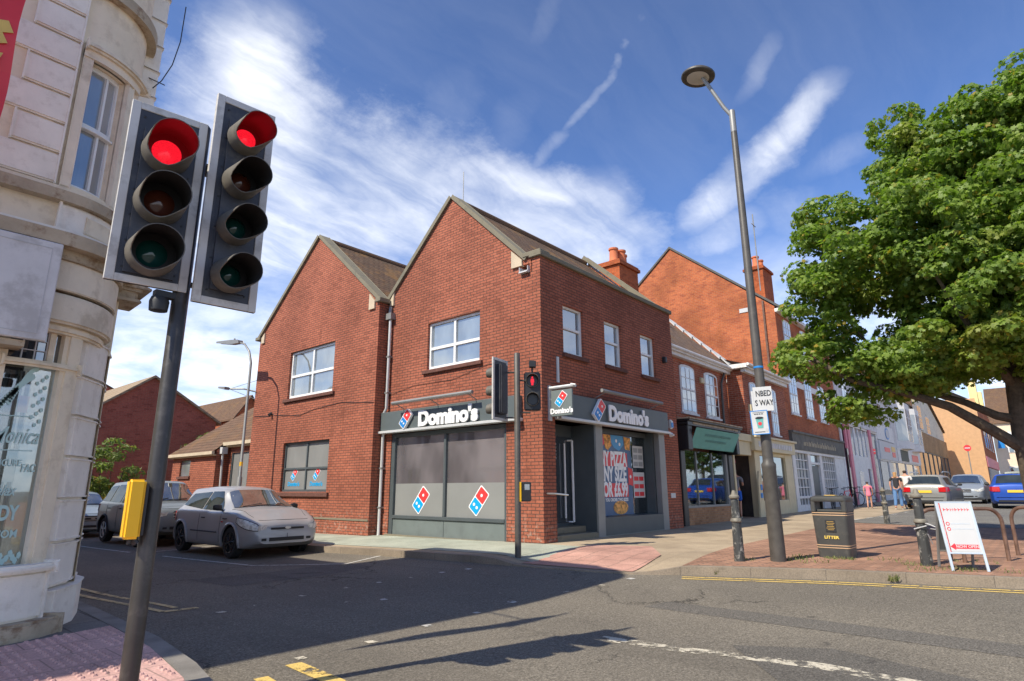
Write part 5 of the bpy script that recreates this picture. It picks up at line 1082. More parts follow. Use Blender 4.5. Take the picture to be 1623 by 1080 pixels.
def bent(txt, size, u, z, xs=1., shear=0., bold=.002, mat='window_vinyl'):
    cu = bpy.data.curves.new('t', 'FONT'); cu.body = txt; cu.size = size; cu.offset = bold; cu.align_x = 'LEFT'; cu.align_y = 'CENTER'; cu.shear = shear; cu.resolution_u = 4
    o = bpy.data.objects.new('t', cu); COL.objects.link(o); bpy.context.view_layer.update()
    me = bpy.data.meshes.new_from_object(o.evaluated_get(bpy.context.evaluated_depsgraph_get())); bpy.data.objects.remove(o)
    for v in me.vertices: v.co = Vector(P.T(u+v.co.x*xs, .044, z+v.co.y))
    me.materials.clear(); me.materials.append(MATS[mat]); r = bpy.data.objects.new('window_lettering', me); COL.objects.link(r); r.parent = fr
bent('Monica', .19, -.13, 1.52, .62, .35); bent('EDICURE', .075, -.11, 1.30, .75); bent('WAX', .06, -.13, 1.22, .7); bent('FAC', .09, .12, 1.26, .7); bent('elax', .12, -.03, 1.08, .7, .3); bent('BODY', .16, -.13, .90, .66, 0, .006); bent('.COM', .085, -.01, .74, .9)
mb = MB()
for z, a, b in ((1.68, -.12, .15), (1.40, -.12, .18)): P.box(mb, a, b, .042, .0445, z, z+.008)
for k in range(22):
    t = k/21; u = -.12+.26*t; z = 1.74+.30*math.sin(t*math.pi/2); r_ = .022
    if t < .8: mb.prism([(u+r_*math.cos(q), z+r_*1.3*math.sin(q)) for q in [j*1.05 for j in range(6)]], lambda a, b, w: P.T(a, w, b), .0425, .0445)
    mb.prism([(u*.6+.02+r_*.7*math.cos(q), z+.05+r_*math.sin(q)) for q in [j*1.05 for j in range(6)]], lambda a, b, w: P.T(a, w, b), .0425, .0445)
for k in range(16):
    u = -.12+.023*k; z = .56+.03*math.sin(k*1.7); mb.prism([(u+.02*math.cos(q), z+.03*math.sin(q)) for q in [j*1.25 for j in range(5)]], lambda a, b, w: P.T(a, w, b), .0425, .0445)
for k in range(14): mb.prism([(.16+.04*math.sin(k*2.1)+.016*math.cos(q), 1.62+.032*k+.02*math.sin(q)) for q in [j*1.25 for j in range(5)]], lambda a, b, w: P.T(a, w, b), .0425, .0445)
mb.ob('window_decoration', 'window_vinyl', fr)
mb = MB(); P.box(mb, -.35, -.29, -.006, -.001, 1.78, 1.98); o = mb.ob('notice', 'yellow_box', None); tag(o, 'small yellow notice on the cream wall left of the painted window', 'notice')
mb = MB(); P.box(mb, -.34, -.30, -.008, -.006, 1.86, 1.96); mb.ob('notice_print', 'gold', o)
# blank sign board
mb = MB(); mb.box(-10.6, -8.97, -1.78, -1.74, 2.28, 3.14); o = mb.ob('blank_sign_board', 'grey_white_paint', None, bevel=.008); tag(o, 'blank weathered white sign board on the cream building below the cornice', 'sign board')
mb = MB(); mb.box(-10.6, -9.04, -1.784, -1.779, 2.335, 2.34); mb.box(-10.6, -9.04, -1.784, -1.779, 3.08, 3.085); mb.box(-9.045, -9.04, -1.784, -1.779, 2.34, 3.08); mb.ob('border_line', 'lead', o)
mb = MB(); mb.box(-10.6, -9.1, -1.74, -1.52, 2.22, 2.27); mb.ob('bracket', 'worn_stone', o)
# banner
mb = MB(); n = 14
for i in range(n+1):
    z = 3.62+(5.6-3.62)*i/n; s_ = .02*math.sin(i*.8)
    for x, s2 in ((-10.4, 0), (-9.63, s_)): mb.v += [(x+s2*.6, -2.6+s2, z), (x+s2*.6, -2.592+s2, z)]
for i in range(n):
    a = i*4; mb.f += [(a, a+2, a+6, a+4), (a+1, a+5, a+7, a+3), (a+2, a+3, a+7, a+6)]; mb.mi += [0]*3
bn = mb.ob('banner', 'poster_red', None, fix=False); tag(bn, 'red banner with gold pattern and white panel hanging at the top left', 'banner')
mb = MB()
for pts in ([(-9.78, 4.2), (-9.68, 4.26), (-9.72, 4.33), (-9.66, 4.36), (-9.70, 4.44), (-9.80, 4.40), (-9.76, 4.32)], [(-9.84, 4.0), (-9.72, 4.05), (-9.69, 4.17), (-9.75, 4.15), (-9.79, 4.22), (-9.86, 4.14)], [(-9.9, 3.7), (-9.72, 3.72), (-9.70, 3.96), (-9.76, 3.9), (-9.80, 3.98), (-9.9, 3.88)], [(-10.1, 4.1), (-9.95, 4.15), (-9.92, 4.4), (-10.05, 4.42)]):
    mb.prism(pts, lambda u, v, w: (u, -2.625+w, v), 0, .004)
mb.ob('gold_pattern', 'gold', bn)
mb = MB(); mb.box(-10.3, -9.80, -2.632, -2.628, 4.5, 5.4); wpn = mb.ob('white_panel', 'paper', bn)
mb = MB(); mb.tube([(-10.6, -2.6, 5.6), (-9.6, -2.6, 5.6)], .015, 6); mb.tube([(-10.2, -2.6, 5.6), (-10.2, -1.5, 5.7)], .015, 6); mb.ob('banner_pole', 'lead', bn)
mb = MB(); mb.tube([(-8.30, -1.0, 5.45), (-8.24, -1.06, 5.55), (-8.17, -1.1, 5.78), (-8.13, -1.12, 6.1), (-8.12, -1.1, 6.6)], .006, 5); mb.tube([(-8.36, -.9, 5.62), (-8.2, -1.05, 5.52)], .006, 5); o = mb.ob('loose_cable', 'black_plastic', None); tag(o, 'thin loose black cable sticking out from the top of the cream building', 'cable')
# bush by the side street

# the lower buildings that carry on along the same side of the street (they show in the shop glass and shade the road)
E1 = Vector((-12, 12, 0)); eb = thing('side_street_building', 'lower cream building facing the brick shop across the side street', 'building', E1)
class FacE(Fac):
    def T(s, u, d, z): return (s.p-d, u, z)
FE = FacE('x', -8.19)
mb = MB(); hs_ = [(a, a+1.1, 2.9, 4.2) for a in (4.6, 7.4, 10.2, 13.0, 16, 19, 22)]+[(5.0, 6.0, -.3, 2.0), (8.2, 10.2, .8, 2.1), (13.6, 14.6, -.3, 2.0)]
FE.wall(mb, 3, 26, -.6, 5.1, hs_, .12); mb.add([(-8.19, 26, -.6), (-16, 26, -.6), (-16, 26, 5.1), (-8.19, 26, 5.1)], [(0, 1, 2, 3)]); mb.add([(-8.19, 3, 5.1), (-8.19, 26, 5.1), (-12.2, 26, 7.6), (-12.2, 3, 7.6)], [(0, 1, 2, 3)]); mb.xf(lambda p: p-E1).ob('wall', 'cream_paint', eb, fix=False)
mb = MB(); mb.add([(-8.0, 3.05, 5.05), (-8.0, 26.2, 5.05), (-12.2, 26.2, 7.75), (-12.2, 3.05, 7.75)], [(0, 1, 2, 3)]); mb.xf(lambda p: p-E1).ob('roof', 'roof_tiles_side', eb, fix=False)
for h_ in hs_:
    mb = MB(); a = FE.T(h_[0]+.06, .08, 0); b_ = FE.T(h_[1]-.06, .10, 0)
    for q0, q1, z0, z1 in ((h_[0], h_[0]+.07, h_[2], h_[3]), (h_[1]-.07, h_[1], h_[2], h_[3]), (h_[0], h_[1], h_[3]-.07, h_[3]), (h_[0], h_[1], h_[2], h_[2]+.07), ((h_[0]+h_[1])/2-.03, (h_[0]+h_[1])/2+.03, h_[2]+.07, h_[3]-.07)): mb.box(-8.19-.10, -8.19-.05, q0, q1, z0, z1)
    w = mb.xf(lambda p: p-E1).ob('window', 'white_paint', eb); mb = MB(); mb.box(-8.19-.09, -8.19-.08, h_[0], h_[1], h_[2], h_[3]); mb.xf(lambda p: p-E1).ob('pane', 'dark_glass', w)
# ================================================================ traffic lights
b = NB('red_lens'); vr = b.n('ShaderNodeTexVoronoi'); vr.inputs['Scale'].default_value = 130; b.put(b.obj(), vr.inputs['Vector']); es_ = b.mapr(vr.outputs['Distance'], .1, .7, .58, .36)
p_ = b.n('ShaderNodeBsdfPrincipled'); p_.inputs['Base Color'].default_value = (.5, .0, .01, 1); p_.inputs['Roughness'].default_value = .25; p_.inputs['Emission Color'].default_value = (1, .012, .03, 1); b.put(es_, p_.inputs['Emission Strength']); b.done(p_.outputs[0])
b = NB('amber_lens'); b.done(b.bsdf((.10, .025, .012), .15, coat=.5)); b = NB('green_lens'); b.done(b.bsdf((.006, .06, .05), .12, coat=.5))
def aspect(par, x, z, lens, r=.148, y=-.035, lenv=(.13, .31), slot=False):
    """lens with its cut-away visor, facing -Y"""
    n = 28; mb = MB(); vo = []; a0 = []
    for k in range(n):
        t = 2*math.pi*k/n; L_ = lenv[0]+(lenv[1]-lenv[0])*smooth01((math.cos(t-math.radians(50))+.88)/.75)
        c, s = math.cos(t), math.sin(t)
        vo += [(x+r*1.04*c, y, z+r*1.04*s), (x+r*.94*c, y-L_, z+r*.94*s-.03*L_/.3), (x+r*.90*c, y-L_, z+r*.90*s-.03*L_/.3), (x+r*.99*c, y, z+r*.99*s)]
    f = [(4*k+j, 4*k+(j+1) % 4, (4*((k+1) % n))+(j+1) % 4, 4*((k+1) % n)+j) for k in range(n) for j in (0, 1)]
    f2 = [(4*k+j, 4*k+(j+1) % 4, (4*((k+1) % n))+(j+1) % 4, 4*((k+1) % n)+j) for k in range(n) for j in (2,)]
    mb.add(vo, f, 0); mb.add(vo, f2, 1)
    v = mb.ob('visor', ['visor', 'visor_inner' if lens != 'red_lens' else 'visor_red_glow'], par, smooth=True)
    mb = MB(); mb.lathe([(r*1.02, y-.001), (r*1.0, y-.005), (r*.64, y-.012)], (x, 0, z), 24, ax='y'); mb.ob('lens_ring', 'visor_inner' if lens != 'red_lens' else 'visor_red_glow', par, smooth=True)
    mb = MB(); mb.lathe([(r*.68, y-.004), (r*.61, y-.014), (r*.42, y-.026), (r*.22, y-.038), (.0, y-.041)], (x, 0, z), 24, ax='y'); mb.ob('lens', lens, par, smooth=True)
    return v
b = NB('visor_red_glow'); b.done(b.bsdf((.05, .012, .012), .35, emis=(1, .0, .01), es=.025))  # red tint and faint emission imitate lens light inside the hood and ring
def signal_head(name, label, loc, rz, zc, w, z0, z1, lenses, group=None, r=.145, board=True, xo=0., edge=.05, lenv=(.13, .31)):
    h = thing(name, label, 'traffic light', loc, rz, group)
    if board:
        mb = MB(); mb.box(xo-w/2, xo+w/2, -.012, .008, z0, z1); mb.ob('backing_board', 'signal_black', h)
        mb = MB(); e = edge
        mb.box(xo-w/2-.004, xo-w/2+e, -.02, .012, z0, z1); mb.box(xo+w/2-e, xo+w/2+.004, -.02, .012, z0, z1); mb.box(xo-w/2+e, xo+w/2-e, -.0195, .0115, z1-e, z1); mb.box(xo-w/2+e, xo+w/2-e, -.0195, .0115, z0, z0+e); mb.ob('board_border', 'signal_border', h, bevel=.003)
        mb = MB()
        for k in range(7):
            for sx in (-1, 1): mb.lathe([(.008, 0), (.008, -.006), (.0, -.008)], (xo+sx*(w/2-edge-.03), -.012, z0+.1+(z1-z0-.2)*k/6), 8, ax='y')
        mb.ob('rivets', 'black_plastic', h)
    mb = MB(); top = max(z for z, _ in lenses)+r*1.15; bot = min(z for z, _ in lenses)-r*1.15
    mb.box(xo-r*1.12, xo+r*1.12, -.035, .10, bot, top); mb.ob('housing', 'signal_black', h, bevel=.02, seg=2)
    for z, l in lenses: aspect(h, xo, z, l, r, lenv=lenv)
    return h
def post(name, label, loc, h, r, group=None, mat='black_iron', cap=True):
    t = thing(name, label, 'signal post', loc, 0, group); mb = MB(); mb.lathe([(r, -.2), (r, h), (r*.8, h+.015), (.0, h+.02)], (0, 0, 0), 20); mb.ob('pole', mat, t, smooth=True); return t
plain('post_paint', (.045, .041, .036), .38, var=.2, vs=5, dirt=((.10, .09, .08), .5), ds=12)
gp = post('traffic_light_post', 'thick dark traffic light post rising from the pink pavement by the camera', (-8.65, -3.66, -.06), 3.68, .051, mat='post_paint')
hA = signal_head('traffic_light', 'near traffic light with three lamps and pale bordered board, red lit', (-8.865, -3.66, 0), math.radians(-9), 0, .46, 2.36, 3.63, [(3.30, 'red_lens'), (2.93, 'amber_lens'), (2.57, 'green_lens')])
hB = signal_head('traffic_light', 'near traffic light with four lamps on the right of the post, red lit', (-8.42, -3.80, 0), math.radians(-5), 0, .41, 2.29, 3.86, [(3.56, 'red_lens'), (3.21, 'amber_lens'), (2.86, 'green_lens'), (2.51, 'green_lens')], r=.118)
mb = MB(); mb.tube([(0, .0, 3.5), (.02, .09, 3.5)], .02, 6); mb.tube([(-.02, .0, 2.5), (.2, .02, 2.5)], .02, 6); mb.box(-.10, .10, -.0, .07, 3.35, 3.42); mb.ob('bracket', 'black_iron', gp)
# detector under the left head
mb = MB(); mb.lathe([(.0, -.07), (.055, -.06), (.06, 0), (.05, .03)], (-.13, -.02, 2.33), 12); mb.box(-.16, -.02, -.03, .03, 2.37, 2.41); mb.ob('detector', 'black_plastic', gp, smooth=True)
# push button box
pb = thing('push_button_box', 'bright yellow push button box on the near traffic light post', 'push button', (-8.755, -3.70, 0), math.radians(-10))
mb = MB(); mb.box(-.055, .035, -.055, .055, .80, 1.145); mb.ob('box', 'yellow_box', pb, bevel=.014, seg=3)
mb = MB(); mb.box(.037, .05, -.05, .05, .82, 1.12); mb.tube([(-.01, 0, .80), (-.01, 0, .77)], .012, 8); mb.tube([(.01, .02, .80), (.03, .02, .77)], .02, 8); mb.ob('backplate', 'black_plastic', pb)
# far junction post
g2 = post('traffic_light_post', 'slim black traffic light post at the kerb in front of the corner shop', (-1.63, -.68, G(-1.63, -.68)-.05), 3.66, .056)
h2 = signal_head('traffic_light', 'traffic light seen from its side on the far junction post', (-1.86, -.46, 0), math.radians(189), 0, .50, 2.30, 3.46, [(3.22, 'amber_lens'), (2.88, 'amber_lens'), (2.54, 'green_lens')], xo=0, r=.11, lenv=(.08, .22))
plain('ped_lens', (.03, .032, .035), .35, var=0)
ph = thing('pedestrian_signal', 'pedestrian signal box showing a red standing man on the far junction post', 'pedestrian signal', (-1.40, -.86, 0), math.radians(-49))
mb = MB(); mb.box(-.155, .155, -.02, .14, 2.50, 3.22); mb.ob('housing', 'black_plastic', ph, bevel=.02, seg=2)
mb = MB(); mb.lathe([(.105, -.022), (.10, -.03), (.0, -.03)], (0, 0, 3.05), 20, ax='y'); mb.lathe([(.105, -.022), (.10, -.03), (.0, -.03)], (0, 0, 2.70), 20, ax='y'); mb.ob('lens', 'ped_lens', ph)
mb = MB(); f = lambda u, v, w: (u, -.034+w, v)
mb.prism([(.0+.018*math.cos(t), 3.115+.02*math.sin(t)) for t in [k*.7 for k in range(9)]], f, 0, .003); mb.prism([(-.028, 3.09), (.028, 3.09), (.035, 3.02), (.022, 3.02), (.020, 2.965), (-.020, 2.965), (-.022, 3.02), (-.035, 3.02)], f, 0, .003)
mb.ob('red_man', 'red_lens', ph)
for z in (3.05, 2.70):
    mb = MB(); n = 20; vo = []
    for k in range(n):
        t = 2*math.pi*k/n; L_ = .04+.11*smooth01((math.sin(t)+.6)/1.2); vo += [(.125*math.cos(t), -.02, z+.125*math.sin(t)), (.12*math.cos(t), -.02-L_, z+.12*math.sin(t)), (.113*math.cos(t), -.02-L_, z+.113*math.sin(t)), (.118*math.cos(t), -.02, z+.118*math.sin(t))]
    mb.add(vo, [(4*k+j, 4*k+j+1, 4*((k+1) % n)+j+1, 4*((k+1) % n)+j) for k in range(n) for j in range(3)]); mb.ob('visor', 'visor', ph, smooth=True)
mb = MB(); mb.box(-.06, .07, -.12, .03, 3.30, 3.42); mb.tube([(0, 0, 3.2), (0, 0, 3.32)], .02, 8); mb.ob('detector', 'black_plastic', ph, bevel=.012)
mb = MB(); mb.tube([(0, 0, 3.15), (.2, -.15, 3.15)], .018, 6); mb.tube([(0, 0, 2.55), (.2, -.15, 2.55)], .018, 6); mb.tube([(0, 0, 3.3), (-.15, .16, 3.3)], .018, 6); mb.tube([(0, 0, 2.45), (-.15, .16, 2.45)], .018, 6); mb.ob('bracket', 'black_iron', g2)
pb2 = thing('push_button_box', 'small black and yellow push button box on the far junction post', 'push button', (-1.55, -.76, 0), math.radians(-40))
mb = MB(); mb.box(-.06, .12, -.06, .06, .86, 1.20); mb.ob('box', 'black_plastic', pb2, bevel=.015); mb = MB(); mb.box(-.085, -.06, -.065, .055, .86, 1.20); mb.ob('side_cover', 'yellow_box', pb2)
mb = MB(); mb.box(.0, .09, -.064, -.06, 1.06, 1.16); mb.ob('display', 'grey_glass', pb2)
# ================================================================ street lamps
lp = thing('street_lamp', 'tall grey street lamp with a round disc head, carrying two paper signs', 'street lamp', (-.14, -4.61, G(-.14, -4.61)))
mb = MB(); mb.lathe([(.112, -.2), (.112, .2), (.104, 1.38), (.109, 1.40), (.109, 1.45), (.082, 1.49), (.080, 1.55), (.055, 7.35), (.046, 7.38), (.046, 7.78), (.0, 7.79)], (0, 0, 0), 20); mb.ob('pole', 'black_iron', lp, smooth=True)
mb = MB(); mb.lathe([(.054, 7.36), (.054, 7.78), (.05, 7.8)], (0, 0, 0), 14); mb.tube([(0, .0, 7.68), (-.04, .12, 7.9), (-.15, .42, 8.62)], .034, 10); mb.ob('arm', 'grey_metal', lp, smooth=True)
hd = Matrix.Translation((-.17, .50, 8.68)) @ Matrix.Rotation(math.radians(7), 4, 'X') @ Matrix.Rotation(math.radians(3), 4, 'Y')
mb = MB(); mb.lathe([(.0, .09), (.12, .085), (.27, .05), (.31, .01), (.31, -.02), (.295, -.035), (.20, -.038)], (0, 0, 0), 32).xf(lambda p: hd @ p); mb.ob('lamp_head', 'black_iron', lp, smooth=True)
mb = MB(); mb.lathe([(.205, -.036), (.205, -.042), (.15, -.055), (.0, -.062)], (0, 0, 0), 32).xf(lambda p: hd @ p); mb.ob('diffuser', 'lamp_glass', lp, smooth=True)
# signs tied to the lamp
def card(label, name, cat, u0, u1, z0, z1, dist, mat='paper', tilt=0., skew=0.):
    nrm = Vector((.955, .297, 0)); tan = Vector((.297, -.955, 0)); o = Vector((-.14, -4.61, 0))-nrm*dist
    M_ = Matrix((( tan.x, nrm.x, 0, o.x), (tan.y, nrm.y, 0, o.y), (0, 0, 1, 0), (0, 0, 0, 1))) @ Matrix.Translation(((u0+u1)/2, 0, (z0+z1)/2)) @ Matrix.Rotation(tilt, 4, 'Y')
    t = bpy.data.objects.new(name, None); COL.objects.link(t); t.matrix_world = M_; tag(t, label, cat); w, h = (u1-u0)/2, (z1-z0)/2
    MB().box(-w, w, -.003, .003, -h, h).ob('board', mat, t); return t, w, h
c1_, w, h = card('white paper sign reading NBED and S WAY taped round the street lamp', 'paper_sign', 'sign', -.12, .16, 2.27, 2.66, .11, tilt=math.radians(-1))
LFL = Fac('y', 0)
text_obj('NBED', .125, 'sign_text', 'black_plastic', c1_, LFL, .012, .085, -.0075, .001, .0015, 'CENTER', .72); text_obj('S WAY', .125, 'sign_text', 'black_plastic', c1_, LFL, .012, -.065, -.0075, .001, .0015, 'CENTER', .72)
mb = MB(); mb.box(-w-.03, -w, -.006, -.0035, -h, h*.7); mb.ob('folded_edge', 'paper', c1_)
c2_, w, h = card('small poster with a blue drinks cup on the street lamp under the paper sign', 'cup_poster', 'poster', -.19, .07, 1.90, 2.28, .14, tilt=math.radians(-2))
mb = MB()
for a in ((-w, -w+.012, -h, h), (w-.012, w, -h, h), (-w+.012, w-.012, -h, -h+.012), (-w+.012, w-.012, h-.012, h)): mb.box(a[0], a[1], -.0055, -.0035, a[2], a[3])
mb.ob('border', 'logo_blue', c2_)
f = lambda u, v, w_: (u, -.004+w_, v)
mb = MB(); mb.prism([(-.055, .06), (.055, .06), (.04, -.09), (-.04, -.09)], f, -.003, 0); mb.ob('cup', 'teal_paint', c2_)
mb = MB(); mb.prism([(.062*math.cos(t), .07+.02*math.sin(t)) for t in [k*.4 for k in range(16)]], f, -.005, 0); mb.ob('cup_lid', 'black_plastic', c2_)
mb = MB(); mb.prism([(.03*math.cos(t), -.02+.028*math.sin(t)) for t in [k*.6 for k in range(10)]], f, -.006, -.003); mb.ob('cup_label', 'poster_red', c2_)
mb = MB(); mb.prism([(.09+.025*math.cos(t), -.12+.028*math.sin(t)) for t in [k*.6 for k in range(10)]], f, -.003, 0); mb.ob('badge', 'lead', c2_)
mb = MB()
for k in range(4): mb.box(-.07+.035*k, -.045+.035*k, -.0065, -.0045, .125, .14)
mb.box(-.09, .06, -.0065, -.0045, -.155, -.145); mb.box(-.09, .08, -.0065, -.0045, .155, .16); mb.ob('small_print', 'anthracite', c2_)
mb = MB(); mb.lathe([(.085, 2.98), (.09, 2.985), (.09, 3.01), (.085, 3.015)], (-.14, -4.61, 0), 14); mb.v = [((p_[0]+.14)*.87-.14, (p_[1]+4.61)*.87-4.61, p_[2]) for p_ in mb.v]; o = mb.ob('blue_tape', 'logo_blue', None); tag(o, 'strip of blue tape round the tall street lamp above the paper sign', 'tape')
# slender street lamp on the side street
lx, ly = -1.3, 10.7
l2 = thing('street_lamp', 'slim grey street lamp with flat angled head in front of the left gable', 'street lamp', (lx, ly, G(lx, ly)))
z0 = G(lx, ly); mb = MB(); mb.tube([(0, 0, -.1), (0, 0, 1.6), (0, 0, 1.65), (0, .05, 5.2), (0, .25, 5.6), (0, .62, 5.9), (0, 1.0, 6.0)], [.07, .07, .045, .038, .034, .03, .03], 10); mb.ob('pole', 'grey_metal', l2, smooth=True)
mb = MB(); mb.prism([(.9, 5.98), (1.5, 6.03), (2.6, 6.24), (2.6, 6.28), (1.5, 6.16), (.95, 6.08)], lambda u, v, w: (w, u, v), -.09, .09); mb.lathe([(.03, 0), (.03, .08), (.0, .09)], (0, 1.4, 6.14), 8); mb.ob('lamp_head', 'grey_metal', l2, bevel=.02)
mb = MB(); mb.lathe([(.05, 1.95), (.05, 2.08)], (0, .01, 0), 10); mb.ob('yellow_band', 'yellow_box', l2)
mb = MB(); mb.tube([(0, 0, 0), (-.3, .3, .1), (-.7, .9, .12)], .03, 6); mb.prism([(0, 0), (.5, .1), (.5, .16), (0, .1)], lambda u, v, w: (-.7+w, .7+u, .06+v), -.08, .08); mb.tube([(.2, -.3, .5), (-.5, .8, .15)], .008, 4); mb.tube([(.2, -.3, -.4), (-.5, .8, .1)], .008, 4)
mb.xf(lambda p: p+Vector((-.35, 12.15, 4.35))); o = mb.ob('wall_lamp', 'grey_metal', None); tag(o, 'small wall lamp on a stayed arm at the left corner of the left gable', 'wall lamp')
# ================================================================ bollards, bin, board, cycle hoops
def bollard(label, x, y, h=1.06):
    t = thing('bollard', label, 'bollard', (x, y, G(x, y)), 0, 'iron bollards along the brick paving')
    mb = MB(); mb.lathe([(.078, -.1), (.078, .0), (.074, .42), (.068, .58)], (0, 0, 0), 14); mb.lathe([(.064, .62), (.056, .90), (.048, .93)], (0, 0, 0), 14); mb.ob('shaft', 'bollard_iron', t)
    mb = MB(); mb.lathe([(.068, .575), (.086, .59), (.086, .605), (.077, .63), (.064, .64)], (0, 0, 0), 20); mb.ob('collar', 'bollard_rust', t, smooth=True)
    mb = MB(); mb.lathe([(.05, .925), (.076, .94), (.080, .965), (.062, .985), (.044, .995), (.036, 1.02), (.024, 1.055), (.0, 1.06)], (0, 0, 0), 20); mb.ob('cap', 'bollard_rust', t, smooth=True)
    return t
plain('bollard_iron', (.05, .052, .05), .55, var=.2, dirt=((.42, .40, .35), .75), ds=9, bump=.3); plain('bollard_rust', (.21, .19, .15), .6, var=.2, dirt=((.07, .06, .05), .6), ds=12)
bollard('iron bollard with peeling paint, left of the tall street lamp', -.44, -4.13); bollard('iron bollard tied to the white sign board', .57, -6.42); bollard('small distant iron bollard by the parking bays', 11.2, -4.16)
bn_ = thing('litter_bin', 'square grey litter bin with gold bands and the word LITTER', 'litter bin', (.98, -5.18, 0), math.radians(0))
mb = MB(); mb.prism([(-.25, 0), (.25, 0), (.27, .86), (-.27, .86)], lambda u, v, w: (w, u, v), -.24, .24)
mb = MB()
def loft(mb, rings, mi=0):
    n = len(rings[0]); v = [p for r in rings for p in r]; f = [tuple(range(n-1, -1, -1)), tuple(range(len(v)-n, len(v)))]
    for i in range(len(rings)-1):
        for k in range(n): f.append((i*n+k, i*n+(k+1) % n, (i+1)*n+(k+1) % n, (i+1)*n+k))
    mb.add(v, f, mi); return mb
def rring(a, z, r=.06, n=4): return [(sx*(a-r)+r*math.cos(t), sy*(a-r)+r*math.sin(t), z) for sx, sy, t0 in ((1, 1, 0), (-1, 1, 90), (-1, -1, 180), (1, -1, 270)) for t in [math.radians(t0+90*k/(n-1)) for k in range(n)]]
loft(mb, [rring(.235, 0), rring(.262, .70)]); mb.ob('body', 'bin_grey', bn_, smooth=True)
mb = MB()
for sx in (-1, 1):
    for sy in (-1, 1): mb.box(sx*.225-.035, sx*.225+.035, sy*.225-.035, sy*.225+.035, .70, .88)
mb.box(-.2, .2, -.2, .2, .70, .74); mb.box(-.20, .20, -.262, -.22, .70, .87); mb.box(-.20, .20, .22, .262, .70, .87); mb.ob('corner_post', 'bin_grey', bn_, bevel=.01)
mb = MB(); loft(mb, [rring(.262, .86), rring(.272, .88), rring(.262, .93), rring(.20, .955)]); mb.ob('lid', 'bin_grey', bn_, smooth=True)
mb = MB(); mb.box(-.08, .08, -.08, .08, .955, .965); mb.ob('ashtray', 'gold', bn_)
mb = MB()
for z in (.655, .69, .16, .195): r_ = .236+.026*z/.70; loft(mb, [rring(r_+.004, z-.006), rring(r_+.004, z+.006)])
mb.ob('gold_band', 'gold_dull', bn_) if False else None
plain('gold_dull', (.58, .38, .22), .5, var=.1); mb.ob('band', 'gold_dull', bn_)
FB = Fac('x', -.255); 
mb = MB(); FB.box(mb, -.08, .07, -.006, .0, .40, .58); mb.ob('label_plate', 'black_plastic', bn_)
mb = MB()
for k, (a, z) in enumerate(((.05, .555), (.06, .53), (.045, .505), (.05, .48), (.06, .455), (.045, .43))): FB.box(mb, -.005-a, -.005+a, -.009, -.006, z, z+.005)
mb.ob('label_text', 'gold', bn_)
text_obj('LITTER', .075, 'bin_lettering', 'gold_bright', bn_, FB, -.0, .315, .002, .003, .003, 'CENTER', 1.0) if False else None
plain('gold_bright', (.80, .58, .12), .45, var=0); text_obj('LITTER', .060, 'bin_lettering', 'gold_bright', bn_, FB, .0, .315, .0, .004, .002, 'CENTER', 1.15)
